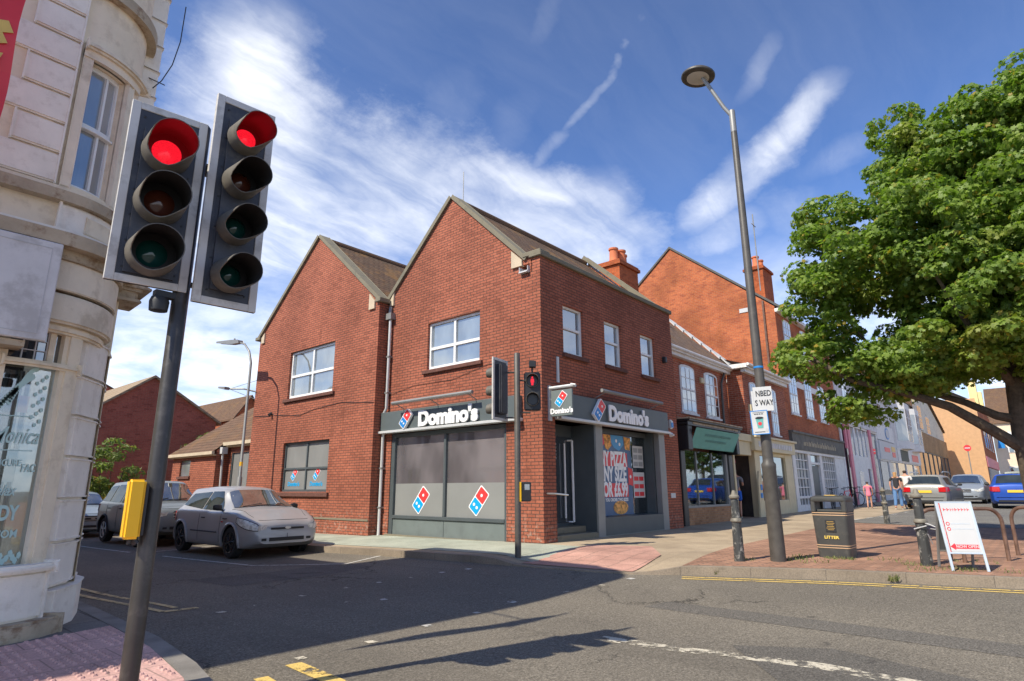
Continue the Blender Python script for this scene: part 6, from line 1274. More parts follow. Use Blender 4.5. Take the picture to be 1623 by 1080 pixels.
# advertising board
ab = thing('sandwich_board', 'white folding sandwich board with red print on two pale legs', 'sandwich board', (.33, -6.86, G(.33, -6.9)), math.radians(-62)); ab.scale = (.84, .84, .90)
def tilt(a): return Matrix.Rotation(math.radians(a), 4, 'X')
for sgn, nm in ((-1, 'front'), (1, 'back')):
    Mx = Matrix.Translation((0, 0, .98)) @ Matrix.Rotation(math.radians(15 if sgn > 0 else -13), 4, 'X')
    mb = MB(); mb.box(-.235, .235, -.008, .008, -.74, -.0); mb.xf(lambda p: Mx @ p); mb.ob('panel', 'paper' if sgn < 0 else 'anthracite', ab)
    mb = MB()
    for s in (-1, 1): mb.box(s*.245-.018, s*.245+.018, -.014, .014, -1.0, .01)
    mb.box(-.227, .227, -.013, .013, -.02, .012); mb.box(-.227, .227, -.013, .013, -.76, -.735); mb.xf(lambda p: Mx @ p); mb.ob('frame', 'sign_frame' if sgn < 0 else 'rusty_steel', ab, bevel=.004) if False else None
    if 'sign_frame' not in MATS: plain('sign_frame', (.50, .58, .66), .4, var=.1)
    mb.ob('frame', 'sign_frame' if sgn < 0 else 'grey_metal', ab, bevel=.004)
    if sgn < 0:
        Mf = Mx
        def fb(u0, u1, z0, z1, mat, nm): m2 = MB().box(u0, u1, -.0115, -.0085, z0, z1).xf(lambda p: Mf @ p); return m2.ob(nm, mat, ab)
        fb(-.21, .21, -.725, -.015, 'paper', 'poster_sheet')
        def ft(t, s, u, z, mat='poster_red', xs=1.): text_obj(t, s, 'board_text', mat, ab, None, 0, 0, rot=Mf @ Matrix.Translation((u, -.014, z)) @ Matrix.Rotation(math.radians(90), 4, 'X'), xs=xs, ext=.001, bold=.001)
        fb(-.235+.02, -.20, -.73, -.015, 'poster_red', 'red_edge')
        rb_ = random.Random(2)
        def marks(u0, u1, z, h, mat, nm, d=-.0125):
            m3 = MB(); u = u0
            while u < u1:
                w_ = rb_.uniform(.35, .9)*h; m3.box(u, u+w_*.3, d-.002, d, z-h/2, z+h/2); m3.box(u+w_*.3, u+w_, d-.002, d, z+(h*.25 if rb_.random() < .5 else -h*.5), z+(h*.5 if rb_.random() < .5 else -h*.25)) if False else m3.box(u+w_*.3, u+w_, d-.0021, d-.0001, z-.1*h, z+.12*h); u += w_+.35*h
            m3.xf(lambda p: Mf @ p).ob(nm, mat, ab)
        marks(-.17, .19, -.115, .042, 'poster_red', 'heading_print'); ft('T  T', .13, 0, -.13, 'pink_soft') if 'pink_soft' in MATS else None
        marks(-.11, .15, -.325, .022, 'sign_frame', 'small_print'); marks(-.11, .19, -.40, .020, 'sign_frame', 'small_print'); ft('NOW OPEN', .058, .04, -.655, 'paper')
        m2 = MB().prism([(-.20, -.655), (-.13, -.605), (-.13, -.625), (.20, -.625), (.20, -.685), (-.13, -.685), (-.13, -.705)], lambda u, v, w: (u, -.0135+w, v), 0, .003).xf(lambda p: Mf @ p); m2.ob('arrow', 'poster_red', ab)
        for zz_ in (-.325, -.40):
            m2 = MB()
            for k in range(10): a, b_ = k*.628, (k+1)*.628; m2.add([(-.155+.028*math.cos(a), -.014, zz_+.028*math.sin(a)), (-.155+.028*math.cos(b_), -.014, zz_+.028*math.sin(b_)), (-.155+.018*math.cos(b_), -.014, zz_+.018*math.sin(b_)), (-.155+.018*math.cos(a), -.014, zz_+.018*math.sin(a))], [(0, 1, 2, 3)])
            m2.xf(lambda p: Mf @ p).ob('ring_mark', 'poster_red', ab, fix=False)
mb = MB(); mb.tube([(.40, -6.66, .52), (.5, -6.5, .58), (.66, -6.38, .56), (.66, -6.5, .50), (.42, -6.66, .50)], .008, 5); mb.tube([(.46, -6.5, .55), (.5, -6.34, .50), (.68, -6.36, .42), (.62, -6.52, .38), (.46, -6.5, .44), (.55, -6.53, .3)], .008, 5); o = mb.ob('tie_cord', 'lead', None, smooth=True); tag(o, 'pale cord tying the white sandwich board to the bollard', 'cord')
def hoop(label, a, b, h=.76, r=.2):
    t = thing('cycle_hoop', label, 'cycle stand', ((a[0]+b[0])/2, (a[1]+b[1])/2, G(*a)), math.atan2(b[1]-a[1], b[0]-a[0]), 'brown steel cycle hoops')
    w = math.hypot(b[0]-a[0], b[1]-a[1])/2; pts = [(-w, 0, -.1), (-w, 0, h-r)] + [(-w+r-r*math.cos(t_), 0, h-r+r*math.sin(t_)) for t_ in [k*math.pi/10 for k in range(1, 6)]] + [(w-r+r*math.sin(t_), 0, h-r+r*math.cos(t_)) for t_ in [k*math.pi/10 for k in range(0, 5)]] + [(w, 0, h-r), (w, 0, -.1)]
    mb = MB(); mb.tube(pts, .028, 10); mb.ob('hoop', 'rusty_steel', t, smooth=True); return t
hoop('brown steel cycle hoop right of the sandwich board', (1.95, -7.28), (1.42, -6.62)); hoop('brown steel cycle hoop partly hidden behind the sandwich board', (1.28, -6.80), (.95, -6.35)); hoop('brown steel cycle hoop in front of the tree trunk at the right edge', (3.0, -7.36), (2.5, -8.1))
# ================================================================ bicycles
def bicycle(label, x, y, rz, mat):
    t = thing('bicycle', label, 'bicycle', (x, y, G(x, y)), rz, 'bicycles leaning by the white shopfront')
    def ring(cx_):
        mb = MB(); pts = [(cx_+.34*math.cos(a), 0, .34+.34*math.sin(a)) for a in [k*math.pi/12 for k in range(25)]]; mb.tube(pts, .018, 6); 
        for k in range(8): a = k*math.pi/8; mb.tube([(cx_+.33*math.cos(a), 0, .34+.33*math.sin(a)), (cx_-.33*math.cos(a), 0, .34-.33*math.sin(a))], .002, 3)
        mb.ob('wheel', 'black_plastic', t)
    ring(-.52); ring(.52)
    mb = MB(); bb = (-.08, 0, .30); st_ = (-.20, 0, .78); hd_ = (.36, 0, .80); rw_ = (-.52, 0, .34)
    for a, b_ in ((bb, st_), (bb, (.38, 0, .70)), (st_, hd_), (bb, rw_), (st_, rw_), ((.34, 0, .88), (.52, 0, .34))): mb.tube([a, b_], .018, 6)
    mb.ob('frame', mat, t); mb = MB(); mb.tube([(.30, -.28, .98), (.36, -.1, .95), (.36, .1, .95), (.30, .28, .98)], .014, 6); mb.tube([(.35, 0, .86), (.36, 0, .95)], .014, 6); mb.ob('handlebar', 'black_plastic', t)
    mb = MB(); mb.prism([(-.36, -.05), (-.34, .08), (-.1, .02), (-.1, -.02), (-.34, -.08)], lambda u, v, w: (u, v, w), .88, .92); mb.tube([(-.2, 0, .78), (-.22, 0, .89)], .014, 6); mb.ob('saddle', 'black_plastic', t); return t
bicycle('dark bicycle leaning nearest the litter bin by the white shopfront', 21.5, -.3, math.radians(8), 'anthracite'); bicycle('red bicycle between the other bicycles by the white shopfront', 23.4, -.5, math.radians(-12), 'poster_red'); bicycle('dark bicycle furthest along by the pink posts', 25.6, -.4, math.radians(15), 'black_plastic'); bicycle('grey bicycle standing across the pavement near the pink posts', 26.4, -.8, math.radians(70), 'grey_metal')
# extra low fixtures in the distance
sg = thing('road_sign', 'small round red road sign on a thin pole in front of the ochre wall', 'road sign', (56, -3.3, G(56, -3.3)))
mb = MB(); mb.lathe([(.04, 0), (.04, 4.3)], (0, 0, 0), 8); mb.ob('pole', 'grey_metal', sg); mb = MB(); mb.lathe([(.0, 0), (.27, 0), (.27, .05), (0, .05)], (-.08, 0, 4.0), 20, ax='x'); mb.ob('sign_face', 'poster_red', sg); mb = MB(); mb.box(-.1, -.082, -.19, .19, 3.96, 4.04); mb.ob('bar', 'paper', sg)
# ================================================================ vehicles
def carpaint(name, col, metal=.5):
    b = NB(name); c = b.mix(1., col, b.mapr(b.noise(b.obj(), 1.5, 3), .3, .7, .95, 1.04), 'MULTIPLY'); return b.done(b.bsdf(c, .38, metal*.6, None, .4, .35))
carpaint('paint_silver', (.38, .38, .385)); carpaint('paint_green_grey', (.20, .22, .215)); carpaint('paint_blue', (.015, .07, .36), .3); carpaint('paint_wagon', (.24, .235, .215)); carpaint('paint_dark_green', (.05, .065, .055), .2); carpaint('paint_pale_blue', (.30, .36, .42)); carpaint('paint_black', (.02, .02, .024), .1); carpaint('paint_white', (.27, .30, .33), .3)
plain('tyre', (.018, .018, .018), .85, var=.1); plain('black_trim', (.015, .015, .017), .6, var=0); plain('alloy', (.50, .50, .50), .35, .8, var=.05); plain('black_alloy', (.012, .012, .013), .25, .2, var=0)
glass('car_glass', (.03, .038, .038), .06, .02, var=.3, gmax=.5); glass('car_windscreen', (.085, .085, .07), .05, .02, var=.5, vs=2.5, gmax=.42)
b = NB('headlamp'); b.done(b.bsdf(b.mix(b.mapr(b.noise(b.obj(), 16, 1), .40, .60), (.50, .49, .44), (.74, .73, .66)), .10, .0, None, .6, .6)); plain('tail_lamp', (.55, .012, .015), .15, var=0, coat=1.); plain('plate_yellow', (.82, .55, .05), .5, var=0); plain('plate_white', (.72, .72, .70), .5, var=0)
def catm(P, n):
    out = []
    for i in range(len(P)-1):
        p0, p1, p2, p3 = P[max(i-1, 0)], P[i], P[i+1], P[min(i+2, len(P)-1)]
        for k in range(n):
            t = k/n; out.append(tuple(.5*((2*b_)+(-a+c)*t+(2*a-5*b_+4*c-d)*t*t+(-a+3*b_-3*c+d)*t**3) for a, b_, c, d in zip(p0, p1, p2, p3)))
    out.append(tuple(P[-1])); return out
def car(label, loc, rz, L_, W_, H_, wb, fo, paint, zb=.20, belt=.88, hood=.92, xs=None, wheel_r=.30, rim='alloy', spokes=5, glassm='car_glass', kind='hatch', windows=None, front=True, rear=True, plates=True, doors=(), arch_trim=False, name='parked_car', cladding=False, grille='slim', rear_lamp='side', hi=True):
    """local frame: +X is forward, front bumper at x=L/2"""
    t = thing(name, label, 'car', loc, rz)
    F_ = L_/2; xc, xa, xr, xt, tb = xs      # cowl x, windscreen top x, roof rear x, tail glass base x, tail deck height
    nose = hood-.22 if kind != 'suv' else hood-.14
    TOP = [(F_, nose-.10), (F_-.035, nose-.035), (F_-.10, nose+.012), (F_-.24, nose+.055), (F_-.50, hood-.075), ((F_+xc)/2-.1, hood-.01), (xc, hood+.045), (xa, H_-.075), (xa-.18, H_-.03), ((xa+xr)/2, H_), (xr, H_-.035), (xt, tb), (-F_+.06, tb-.05 if kind != 'sedan' else tb-.02), (-F_, .60)]
    def top(x): return interp(x, sorted(TOP))
    W2 = W_/2
    def wid(x):
        a = min(max((F_-x)/.62, 0), 1); b_ = smooth01((x+F_)/.42); return W2*(.70+.30*(1-(1-a)**2.6)**.62)*(.86+.14*b_**.6)
    def section(x):
        w = wid(x); zt = top(x); cab = smooth01((zt-belt-.08)/(H_-belt-.25)); rise = (.10*smooth01((abs(x)-F_+.35)/.35)); zl = zb+rise
        bl = min(belt+.03*(1 if x < 0 else 0), zt-.05); wr = W2*.70
        y8 = w*.80*(1-cab)+wr*cab; z8 = max(bl+.02, zt-.07*cab-.012); y7 = (w-.10)*(1-cab)+(w-.075)*cab; z7 = bl+.035 if cab > .05 else (bl+zt)/2
        P_ = [(0, zl), (w-.16, zl), (w-.035, zl+.05), (w-.004, min(zl+.20, (zl+bl)/2-.03)), (w, (zl+bl)/2+.03), (w-.012, bl-.10), (w-.035, bl-.01), (y7, z7), (y8, z8), (y8*.78, zt-.006), (y8*.4, zt+.012), (0, zt+.018)]
        return catm(P_, 3)
    X = sorted(set([round(-F_+.004, 3), round(F_-.004, 3)] + [round(-F_+.02+.03*i, 3) for i in range(5)] + [round(F_-.02-.03*i, 3) for i in range(7)] + [round(-F_+.2+i*(L_-.4)/46, 3) for i in range(47)] + [xc, xa, xr, xt]))
    S = [section(x) for x in X]; n = len(S[0]); v = []; f = []
    for x, s in zip(X, S):
        for (y, z) in s: v.append((x, y, z))
        for (y, z) in s: v.append((x, -y, z))
    for i in range(len(X)-1):
        a, b_ = i*2*n, (i+1)*2*n
        for k in range(n-1):
            f.append((a+k, a+k+1, b_+k+1, b_+k)); f.append((a+n+k, b_+n+k, b_+n+k+1, a+n+k+1))
    for a in (0, (len(X)-1)*2*n): f.append(tuple([a+k for k in range(n)]+[a+n+k for k in range(n-2, 0, -1)]))
    mb = MB(); mb.add(v, f)
    body = mb.ob('body', paint, t)
    bm = bmesh.new(); bm.from_mesh(body.data); bmesh.ops.remove_doubles(bm, verts=bm.verts, dist=.0004); bmesh.ops.recalc_face_normals(bm, faces=bm.faces); bm.to_mesh(body.data); bm.free()
    ax_f = F_-fo; ax_r = ax_f-wb; wr_ = wheel_r
    if hi:      # cut the wheel arches
        c = MB()
        for ax in (ax_f, ax_r):
            for s in (-1, 1): c.lathe([(wr_*1.17, s*(W2-.30)), (wr_*1.17, s*(W2+.2))], (ax, 0, wr_), 28, ax='y')
        c.v = [(p[0], p[1], p[2]) for p in c.v]; cu = c.ob('cutter', 'black_trim'); cu.matrix_world = t.matrix_basis.copy()
        body.data.materials.append(MATS['black_trim'])
        md = body.modifiers.new('b', 'BOOLEAN'); md.operation = 'DIFFERENCE'; md.object = cu; md.solver = 'EXACT'
        bpy.context.view_layer.update()
        me = bpy.data.meshes.new_from_object(body.evaluated_get(bpy.context.evaluated_depsgraph_get())); body.modifiers.clear(); body.data = me; bpy.data.objects.remove(cu)
        for p in me.polygons:
            cc = p.center
            for ax in (ax_f, ax_r):
                if math.hypot(cc.x-ax, cc.z-wr_) < wr_*1.165 and abs(cc.y) < W2-.0 and abs(cc.y) > W2-.5 and cc.z < wr_*2.2: p.material_index = 1 if len(me.materials) > 1 else 0
    me = body.data
    for p in me.polygons: p.use_smooth = True
    try: me.set_sharp_from_angle(angle=math.radians(32))
    except Exception: pass
    def sec_y(x, z):
        s = section(x); best = None
        for (a, b_), (c, d) in zip(s[3:], s[4:]):
            if b_ <= z <= d and d > b_: best = a+(c-a)*(z-b_)/(d-b_); break
        return best if best is not None else wid(x)-.02
    def sec_z(x, y):
        s = section(x)
        for (a, b_), (c, d) in reversed(list(zip(s[6:], s[7:]))):
            if c <= y <= a and a > c: return d+(b_-d)*(y-c)/(a-c)
        return s[8][1]
    def side_patch(nm, lo, hi_, mat, o=.010, nx=8, nz=5, par=t, both=True):
        """lo/hi: ((x,z),(x,z)) lower edge and upper edge, rear to front"""
        mb = MB()
        for s in ((-1, 1) if both is True else (both,)):
            v = []
            for i in range(nx+1):
                a = i/nx; p = [lo[0][k]+(lo[1][k]-lo[0][k])*a for k in (0, 1)]; q = [hi_[0][k]+(hi_[1][k]-hi_[0][k])*a for k in (0, 1)]
                for j in range(nz+1):
                    b_ = j/nz; x = p[0]+(q[0]-p[0])*b_; z = p[1]+(q[1]-p[1])*b_; v.append((x, s*(sec_y(x, z)+o), z+o*.3))
            mb.add(v, [(i*(nz+1)+j, (i+1)*(nz+1)+j, (i+1)*(nz+1)+j+1, i*(nz+1)+j+1) for i in range(nx) for j in range(nz)])
        r = mb.ob(nm, mat, par, smooth=True, fix=False); return r
    def top_patch(nm, x0, x1, w0, w1, mat, o=.012, nx=7, ny=10):
        mb = MB(); v = []
        for i in range(nx+1):
            a = i/nx; x = x0+(x1-x0)*a; w = w0+(w1-w0)*a
            for j in range(ny+1): y = -w+2*w*j/ny; v.append((x+(o if x0 > 0 else -o)*.7-.0*y*y, y, sec_z(x, abs(y))+o*.7))
        mb.add(v, [(i*(ny+1)+j, (i+1)*(ny+1)+j, (i+1)*(ny+1)+j+1, i*(ny+1)+j+1) for i in range(nx) for j in range(ny)]); return mb.ob(nm, mat, t, smooth=True, fix=False)
    top_patch('windscreen', xc-.02, xa+.03, W2*.80, W2*.64, 'car_windscreen' if hi else glassm)
    top_patch('rear_window', xt+.04, xr-.05, W2*.70, W2*.60, glassm, nx=5)
    for k, (lo, hi_) in enumerate(windows): side_patch('side_window', lo, hi_, glassm)
    # sills, trim, lines
    if hi:
        for x0, x1, z in doors:
            mb = MB()
            for s in (-1, 1):
                if x0 == x1: mb.tube([(x0, s*(sec_y(x0, zz_)+.001), zz_) for zz_ in [zb+.10+(z-zb-.10)*k/8 for k in range(9)]], .0045, 4)
                else: mb.tube([(x0+(x1-x0)*k/10, s*(sec_y(x0+(x1-x0)*k/10, z)+.002), z) for k in range(11)], .004, 4)
            mb.ob('door_gap', 'black_trim', t)
        if cladding: pass
    # wheels
    for ax, s in ((ax_f, 1), (ax_f, -1), (ax_r, 1), (ax_r, -1)):
        y0 = s*(W2-.115)
        mb = MB(); R_ = wr_; mb.lathe([(R_*.62, -.09), (R_*.80, -.105), (R_*.95, -.095), (R_, -.07), (R_, .07), (R_*.95, .095), (R_*.80, .105), (R_*.62, .09)], (ax, y0, R_), 28, ax='y'); w_ = mb.ob('wheel', 'tyre', t, smooth=True)
        if hi or s == s:
            mb = MB(); mb.lathe([(R_*.66, s*.085), (R_*.64, s*.105), (R_*.60, s*.10), (R_*.58, s*.04), (.0, s*.035)], (ax, y0, R_), 28, ax='y')
            for k in range(spokes):
                a = 2*math.pi*k/spokes+.3
                for da in ((-.13, .13) if spokes <= 6 else (0,)):
                    mb.tube([(ax+.04*math.cos(a), y0+s*.095, R_+.04*math.sin(a)), (ax+R_*.60*math.cos(a+da), y0+s*.092, R_+R_*.60*math.sin(a+da))], [.022, .014], 5)
            mb.lathe([(.045, s*.08), (.045, s*.105), (0, s*.11)], (ax, y0, R_), 12, ax='y'); mb.ob('rim', rim, w_)
    if arch_trim:
        mb = MB()
        for ax in (ax_f, ax_r):
            for s in (-1, 1): mb.tube([(ax+wr_*1.2*math.cos(a), s*(sec_y(ax+wr_*1.2*math.cos(a), wr_+wr_*1.2*math.sin(a))+.004), wr_+wr_*1.2*math.sin(a)) for a in [math.pi*k/14 for k in range(-1, 16)]], .03, 6)
        mb.ob('arch_trim', 'black_trim' if cladding else paint, t, smooth=True)
    # mirrors
    for s in (-1, 1):
        mb = MB(); mx = xc-.32; yy = s*(sec_y(mx, belt+.03)); mb.lathe([(.0, -.10), (.06, -.085), (.075, 0), (.06, .075), (.0, .09)], (0, 0, 0), 10, ax='y').xf(lambda p: Vector((mx+p.x*.75, yy+s*.12+p.y, belt+.10+p.z*.9))); mb.tube([(mx, yy, belt+.04), (mx, yy+s*.08, belt+.08)], .02, 5); mb.ob('mirror', 'black_trim', t, smooth=True)
    if hi:
        mb = MB()
        for s in (-1, 1):
            for hx in [d[0]+.12 for d in doors if d[0] == d[1]][:2]: mb.tube([(hx, s*(sec_y(hx, belt-.12)+.004), belt-.12), (hx+.06, s*(sec_y(hx, belt-.12)+.028), belt-.12), (hx+.13, s*(sec_y(hx, belt-.12)+.028), belt-.12), (hx+.17, s*(sec_y(hx, belt-.12)+.004), belt-.12)], .013, 6)
        mb.ob('door_handle', 'black_trim', t)
    if hi:
        mb = MB()
        for s in (-1, 1): mb.tube([(x_, s*W2*(.70+.02*k_), sec_z(x_, W2*(.70+.02*k_))+.003) for k_, x_ in enumerate([F_-.34+(xc-F_+.36)*j/8 for j in range(9)])], .004, 4)
        mb.tube([(F_-.10-.12*(abs(y_)/W2)**2*1.6, y_, sec_z(F_-.10-.12*(abs(y_)/W2)**2*1.6, abs(y_))+.002) for y_ in [W2*.66*(j/6-1) for j in range(13)]], .004, 4); mb.ob('bonnet_gap', 'black_trim', t)
    if front:
        for s in (-1, 1):
            side = MB(); v = []; nx, nz = 8, 4
            for i in range(nx+1):
                a = i/nx; x = F_-.56+a*.54
                zlo = nose-.17+.15*(1-a)**1.5; zhi = min(nose-.015+.10*(1-a)**.8, top(x)-.035)
                for j in range(nz+1): z = zlo+(zhi-zlo)*j/nz; v.append((x+.006, s*(sec_y(x, z)+.010), z))
            side.add(v, [(i*(nz+1)+j, (i+1)*(nz+1)+j, (i+1)*(nz+1)+j+1, i*(nz+1)+j+1) for i in range(nx) for j in range(nz)])
            w_e = wid(F_-.02); zlo, zhi = nose-.17, nose-.065
            side.add([(F_+.004, s*(w_e-.004), zlo), (F_+.004, s*(w_e-.004), zhi), (F_+.006, s*(w_e-.20), zhi), (F_+.006, s*(w_e-.16), zlo+.03)], [(0, 1, 2, 3)])
            hl_ = side.ob('headlight', 'headlamp', t, smooth=True, fix=False)
            if hi: MB().tube([v[i*(nz+1)] for i in range(nx+1)]+[v[nx*(nz+1)+nz]]+[v[i*(nz+1)+nz] for i in range(nx, -1, -1)]+[v[0]], .007, 4).ob('lamp_seal', 'black_trim', hl_)
        g = MB(); fx = F_
        if grille == 'slim':
            g.box(fx-.06, fx+.012, -W2*.46, W2*.46, nose-.175, nose-.095)
        else:
            g.box(fx-.06, fx+.01, -W2*.40, W2*.40, nose-.22, nose-.04)
        g.box(fx-.05, fx+.012, -W2*.48, W2*.48, zb+.13, zb+.24)
        for s in (-1, 1): g.box(fx-.10, fx+.004, s*W2*.59-.07, s*W2*.59+.07, zb+.14, zb+.23)
        g.ob('grille', 'black_trim', t, bevel=.02, seg=2)
        mb = MB(); mb.prism([(.065*math.cos(a), .026*math.sin(a)) for a in [k*.45 for k in range(14)]], lambda u, v, w: (fx+.012+w, u, nose-.125+v), 0, .008); mb.ob('badge', 'alloy', t)
        if grille != 'slim':
            mb = MB(); mb.box(fx+.008, fx+.02, -W2*.40, W2*.40, nose-.10, nose-.075); mb.box(fx+.008, fx+.02, -W2*.40, W2*.40, nose-.18, nose-.155); mb.ob('grille_bar', 'alloy', t)
        mb = MB(); mb.tube([(xc+.02, -.1, sec_z(xc, .1)+.03), (xc-.05, W2*.5, sec_z(xc-.05, W2*.5)+.035)], .008, 4); mb.tube([(xc+.02, .1-.6, sec_z(xc, .5)+.03), (xc-.05, -.05, sec_z(xc-.05, .05)+.035)], .008, 4); mb.ob('wiper', 'black_trim', t)
    if rear:
        for s in (-1, 1):
            mb = MB(); v = []; nx, nz = 5, 4; z0, z1 = (belt-.24, belt-.02)
            for i in range(nx+1):
                x = -F_+.02+.30*i/nx
                for j in range(nz+1): z = z0+.05*i/nx+(z1-z0-.05*i/nx)*j/nz; v.append((x, s*(sec_y(x, z)+.012), z))
            mb.add(v, [(i*(nz+1)+j, (i+1)*(nz+1)+j, (i+1)*(nz+1)+j+1, i*(nz+1)+j+1) for i in range(nx) for j in range(nz)])
            we = wid(-F_+.02); mb.box(-F_-.012, -F_+.05, min(s*(we-.26), s*(we+.006)), max(s*(we-.26), s*(we+.006)), z0+.01, z1); mb.ob('tail_light', 'tail_lamp', t, fix=False)
        mb = MB(); mb.box(-F_-.016, -F_+.02, -.27, .27, belt-.27, belt-.16); mb.ob('number_plate', 'plate_yellow', t)
        mb = MB(); mb.box(-F_-.014, -F_+.03, -W2*.7, W2*.7, zb+.08, zb+.17); mb.ob('rear_valance', 'black_trim', t)
        mb = MB(); mb.box(-F_-.025, -F_+.02, -W2*.75, W2*.75, .48, .53); mb.ob('bumper_line', paint, t, bevel=.01)
    return t, side_patch, sec_y, sec_z, F_
# silver three-door hatchback
t, sp_f, sy_f, sz_f, F_ = car('silver three-door hatchback with black wheels parked beside the brick shop', (-3.25, 6.20, G(-3.3, 6.2)-.12), math.radians(-90), 3.92, 1.68, 1.44, 2.49, .80, 'paint_silver', belt=.90, hood=.95, xs=(.92, .30, -1.42, -1.84, 1.0), wheel_r=.315, rim='black_alloy', spokes=6,
    windows=[(((-1.52, 1.03), (-.42, .955)), ((-1.25, 1.28), (-.34, 1.325))), (((-.36, .95), (.60, .93)), ((-.28, 1.33), (.18, 1.335)))], doors=((-.39, -.39, .93), (.66, .66, .88)), arch_trim=True, plates=False)
mb = MB()
for s in (-1, 1): mb.tube([(-.75+1.30*k/8, s*(sy_f(-.75+1.3*k/8, .50)+.006), .50) for k in range(9)], .014, 5)
mb.ob('rub_strip', 'black_trim', t)
mb = MB(); mb.box(F_+.013, F_+.016, -.004, .004, .42, .50); mb.ob('bumper_seam', 'black_trim', t)
for s in (-1, 1):
    mb = MB(); mb.box(.72, .80, min(s*(sy_f(.76, .72)-.01), s*(sy_f(.76, .72)+.012)), max(s*(sy_f(.76, .72)-.01), s*(sy_f(.76, .72)+.012)), .70, .73); mb.ob('indicator', 'tail_lamp', t)
# grey-green off-roader
car('grey green off-roader with a dark lower bumper parked behind the silver hatchback', (-3.25, 11.55, G(-3.3, 11.5)-.12), math.radians(-90), 4.50, 1.78, 1.70, 2.62, .90, 'paint_green_grey', zb=.30, belt=1.06, hood=1.08, kind='suv', xs=(1.02, .45, -1.75, -2.12, 1.12), wheel_r=.345, rim='alloy', spokes=5,
    windows=[(((-1.95, 1.14), (-1.20, 1.12)), ((-1.75, 1.53), (-1.14, 1.57))), (((-1.12, 1.115), (-.30, 1.10)), ((-1.05, 1.58), (-.24, 1.585))), (((-.22, 1.10), (.72, 1.08)), ((-.16, 1.585), (.36, 1.57)))], doors=((-1.15, -1.15, 1.08), (-.26, -.26, 1.08), (.80, .80, 1.04)), arch_trim=True, cladding=True, grille='wide')
car('dark blue-grey car with only its nose visible past the cream building', (-3.6, 17.9, G(-3.5, 18)-.12), math.radians(-90), 4.3, 1.76, 1.48, 2.6, .85, 'paint_pale_blue', belt=.94, hood=.97, xs=(1.0, .35, -1.2, -1.85, 1.0), wheel_r=.31, windows=[(((-1.4, 1.03), (-.4, .98)), ((-1.15, 1.34), (-.34, 1.36))), (((-.34, .98), (.7, .96)), ((-.28, 1.36), (.24, 1.36)))], doors=((-.37, -.37, .95),), grille='wide')
# high street cars
car('silver estate car seen from behind with roof rails and yellow plate', (25.55, -3.80, G(25, -3.8)+.01), math.radians(-2), 4.75, 1.84, 1.50, 2.75, .95, 'paint_wagon', belt=.96, hood=.98, xs=(1.15, .50, -1.95, -2.28, 1.02), wheel_r=.33, windows=[(((-2.0, 1.06), (-.95, 1.02)), ((-1.8, 1.35), (-.9, 1.38))), (((-.88, 1.02), (.0, 1.0)), ((-.82, 1.38), (.05, 1.385))), (((.08, 1.0), (.9, .98)), ((.12, 1.385), (.42, 1.37)))], doors=((-.9, -.9, .97),), hi=False)
car('bright blue hatchback seen from behind left of the tree trunk', (26.75, -6.75, G(26, -6.7)+.01), math.radians(3), 4.2, 1.80, 1.50, 2.6, .85, 'paint_blue', belt=.96, hood=.98, xs=(1.0, .40, -1.5, -1.95, 1.05), wheel_r=.32, windows=[(((-1.65, 1.06), (-.45, 1.02)), ((-1.4, 1.35), (-.38, 1.38))), (((-.38, 1.02), (.7, 1.0)), ((-.32, 1.38), (.26, 1.38)))], doors=((-.4, -.4, .97),), hi=False)
car('pale car facing the camera between the silver estate and the blue hatchback', (33.5, -4.55, G(33, -4.5)+.01), math.radians(178), 4.3, 1.78, 1.58, 2.6, .85, 'paint_white', belt=.98, hood=1.02, xs=(1.0, .35, -1.5, -1.95, 1.05), wheel_r=.33, windows=[(((-1.5, 1.06), (-.45, 1.04)), ((-1.3, 1.42), (-.38, 1.45))), (((-.38, 1.04), (.7, 1.02)), ((-.32, 1.45), (.22, 1.45)))], hi=False, grille='wide')
car('dark green car seen from behind, far along the parking bays', (37.5, -6.8, G(37, -6.8)+.01), math.radians(0), 4.5, 1.85, 1.72, 2.6, .9, 'paint_dark_green', belt=1.04, hood=1.05, kind='suv', xs=(1.0, .45, -1.8, -2.1, 1.1), wheel_r=.35, windows=[(((-1.8, 1.12), (-.4, 1.10)), ((-1.6, 1.56), (-.36, 1.58))), (((-.3, 1.1), (.72, 1.08)), ((-.26, 1.58), (.36, 1.57)))], hi=False)
car('dark car behind the blue hatchback with only its roof showing', (32.8, -8.3, G(33, -8)+.01), math.radians(0), 4.5, 1.85, 1.78, 2.6, .9, 'paint_black', belt=1.06, hood=1.05, kind='suv', xs=(1.0, .45, -1.8, -2.1, 1.1), wheel_r=.35, windows=[(((-1.8, 1.14), (-.4, 1.12)), ((-1.6, 1.62), (-.36, 1.64))), (((-.3, 1.12), (.72, 1.1)), ((-.26, 1.64), (.36, 1.63)))], hi=False)
mb = MB()
for s in (-.62, .62): mb.tube([(23.8, -3.8+s, 1.58+G(25, -4)), (24.1, -3.8+s, 1.64+G(25, -4)), (26.0, -3.85+s, 1.64+G(25, -4)), (26.3, -3.86+s, 1.55+G(25, -4))], .022, 6)
wag = [o for o in bpy.data.objects if o.get('label', '').startswith('silver estate')][0]
bpy.context.view_layer.update(); wi = wag.matrix_basis.inverted(); mb.xf(lambda p: wi @ p).ob('roof_rail', 'alloy', wag, smooth=True)
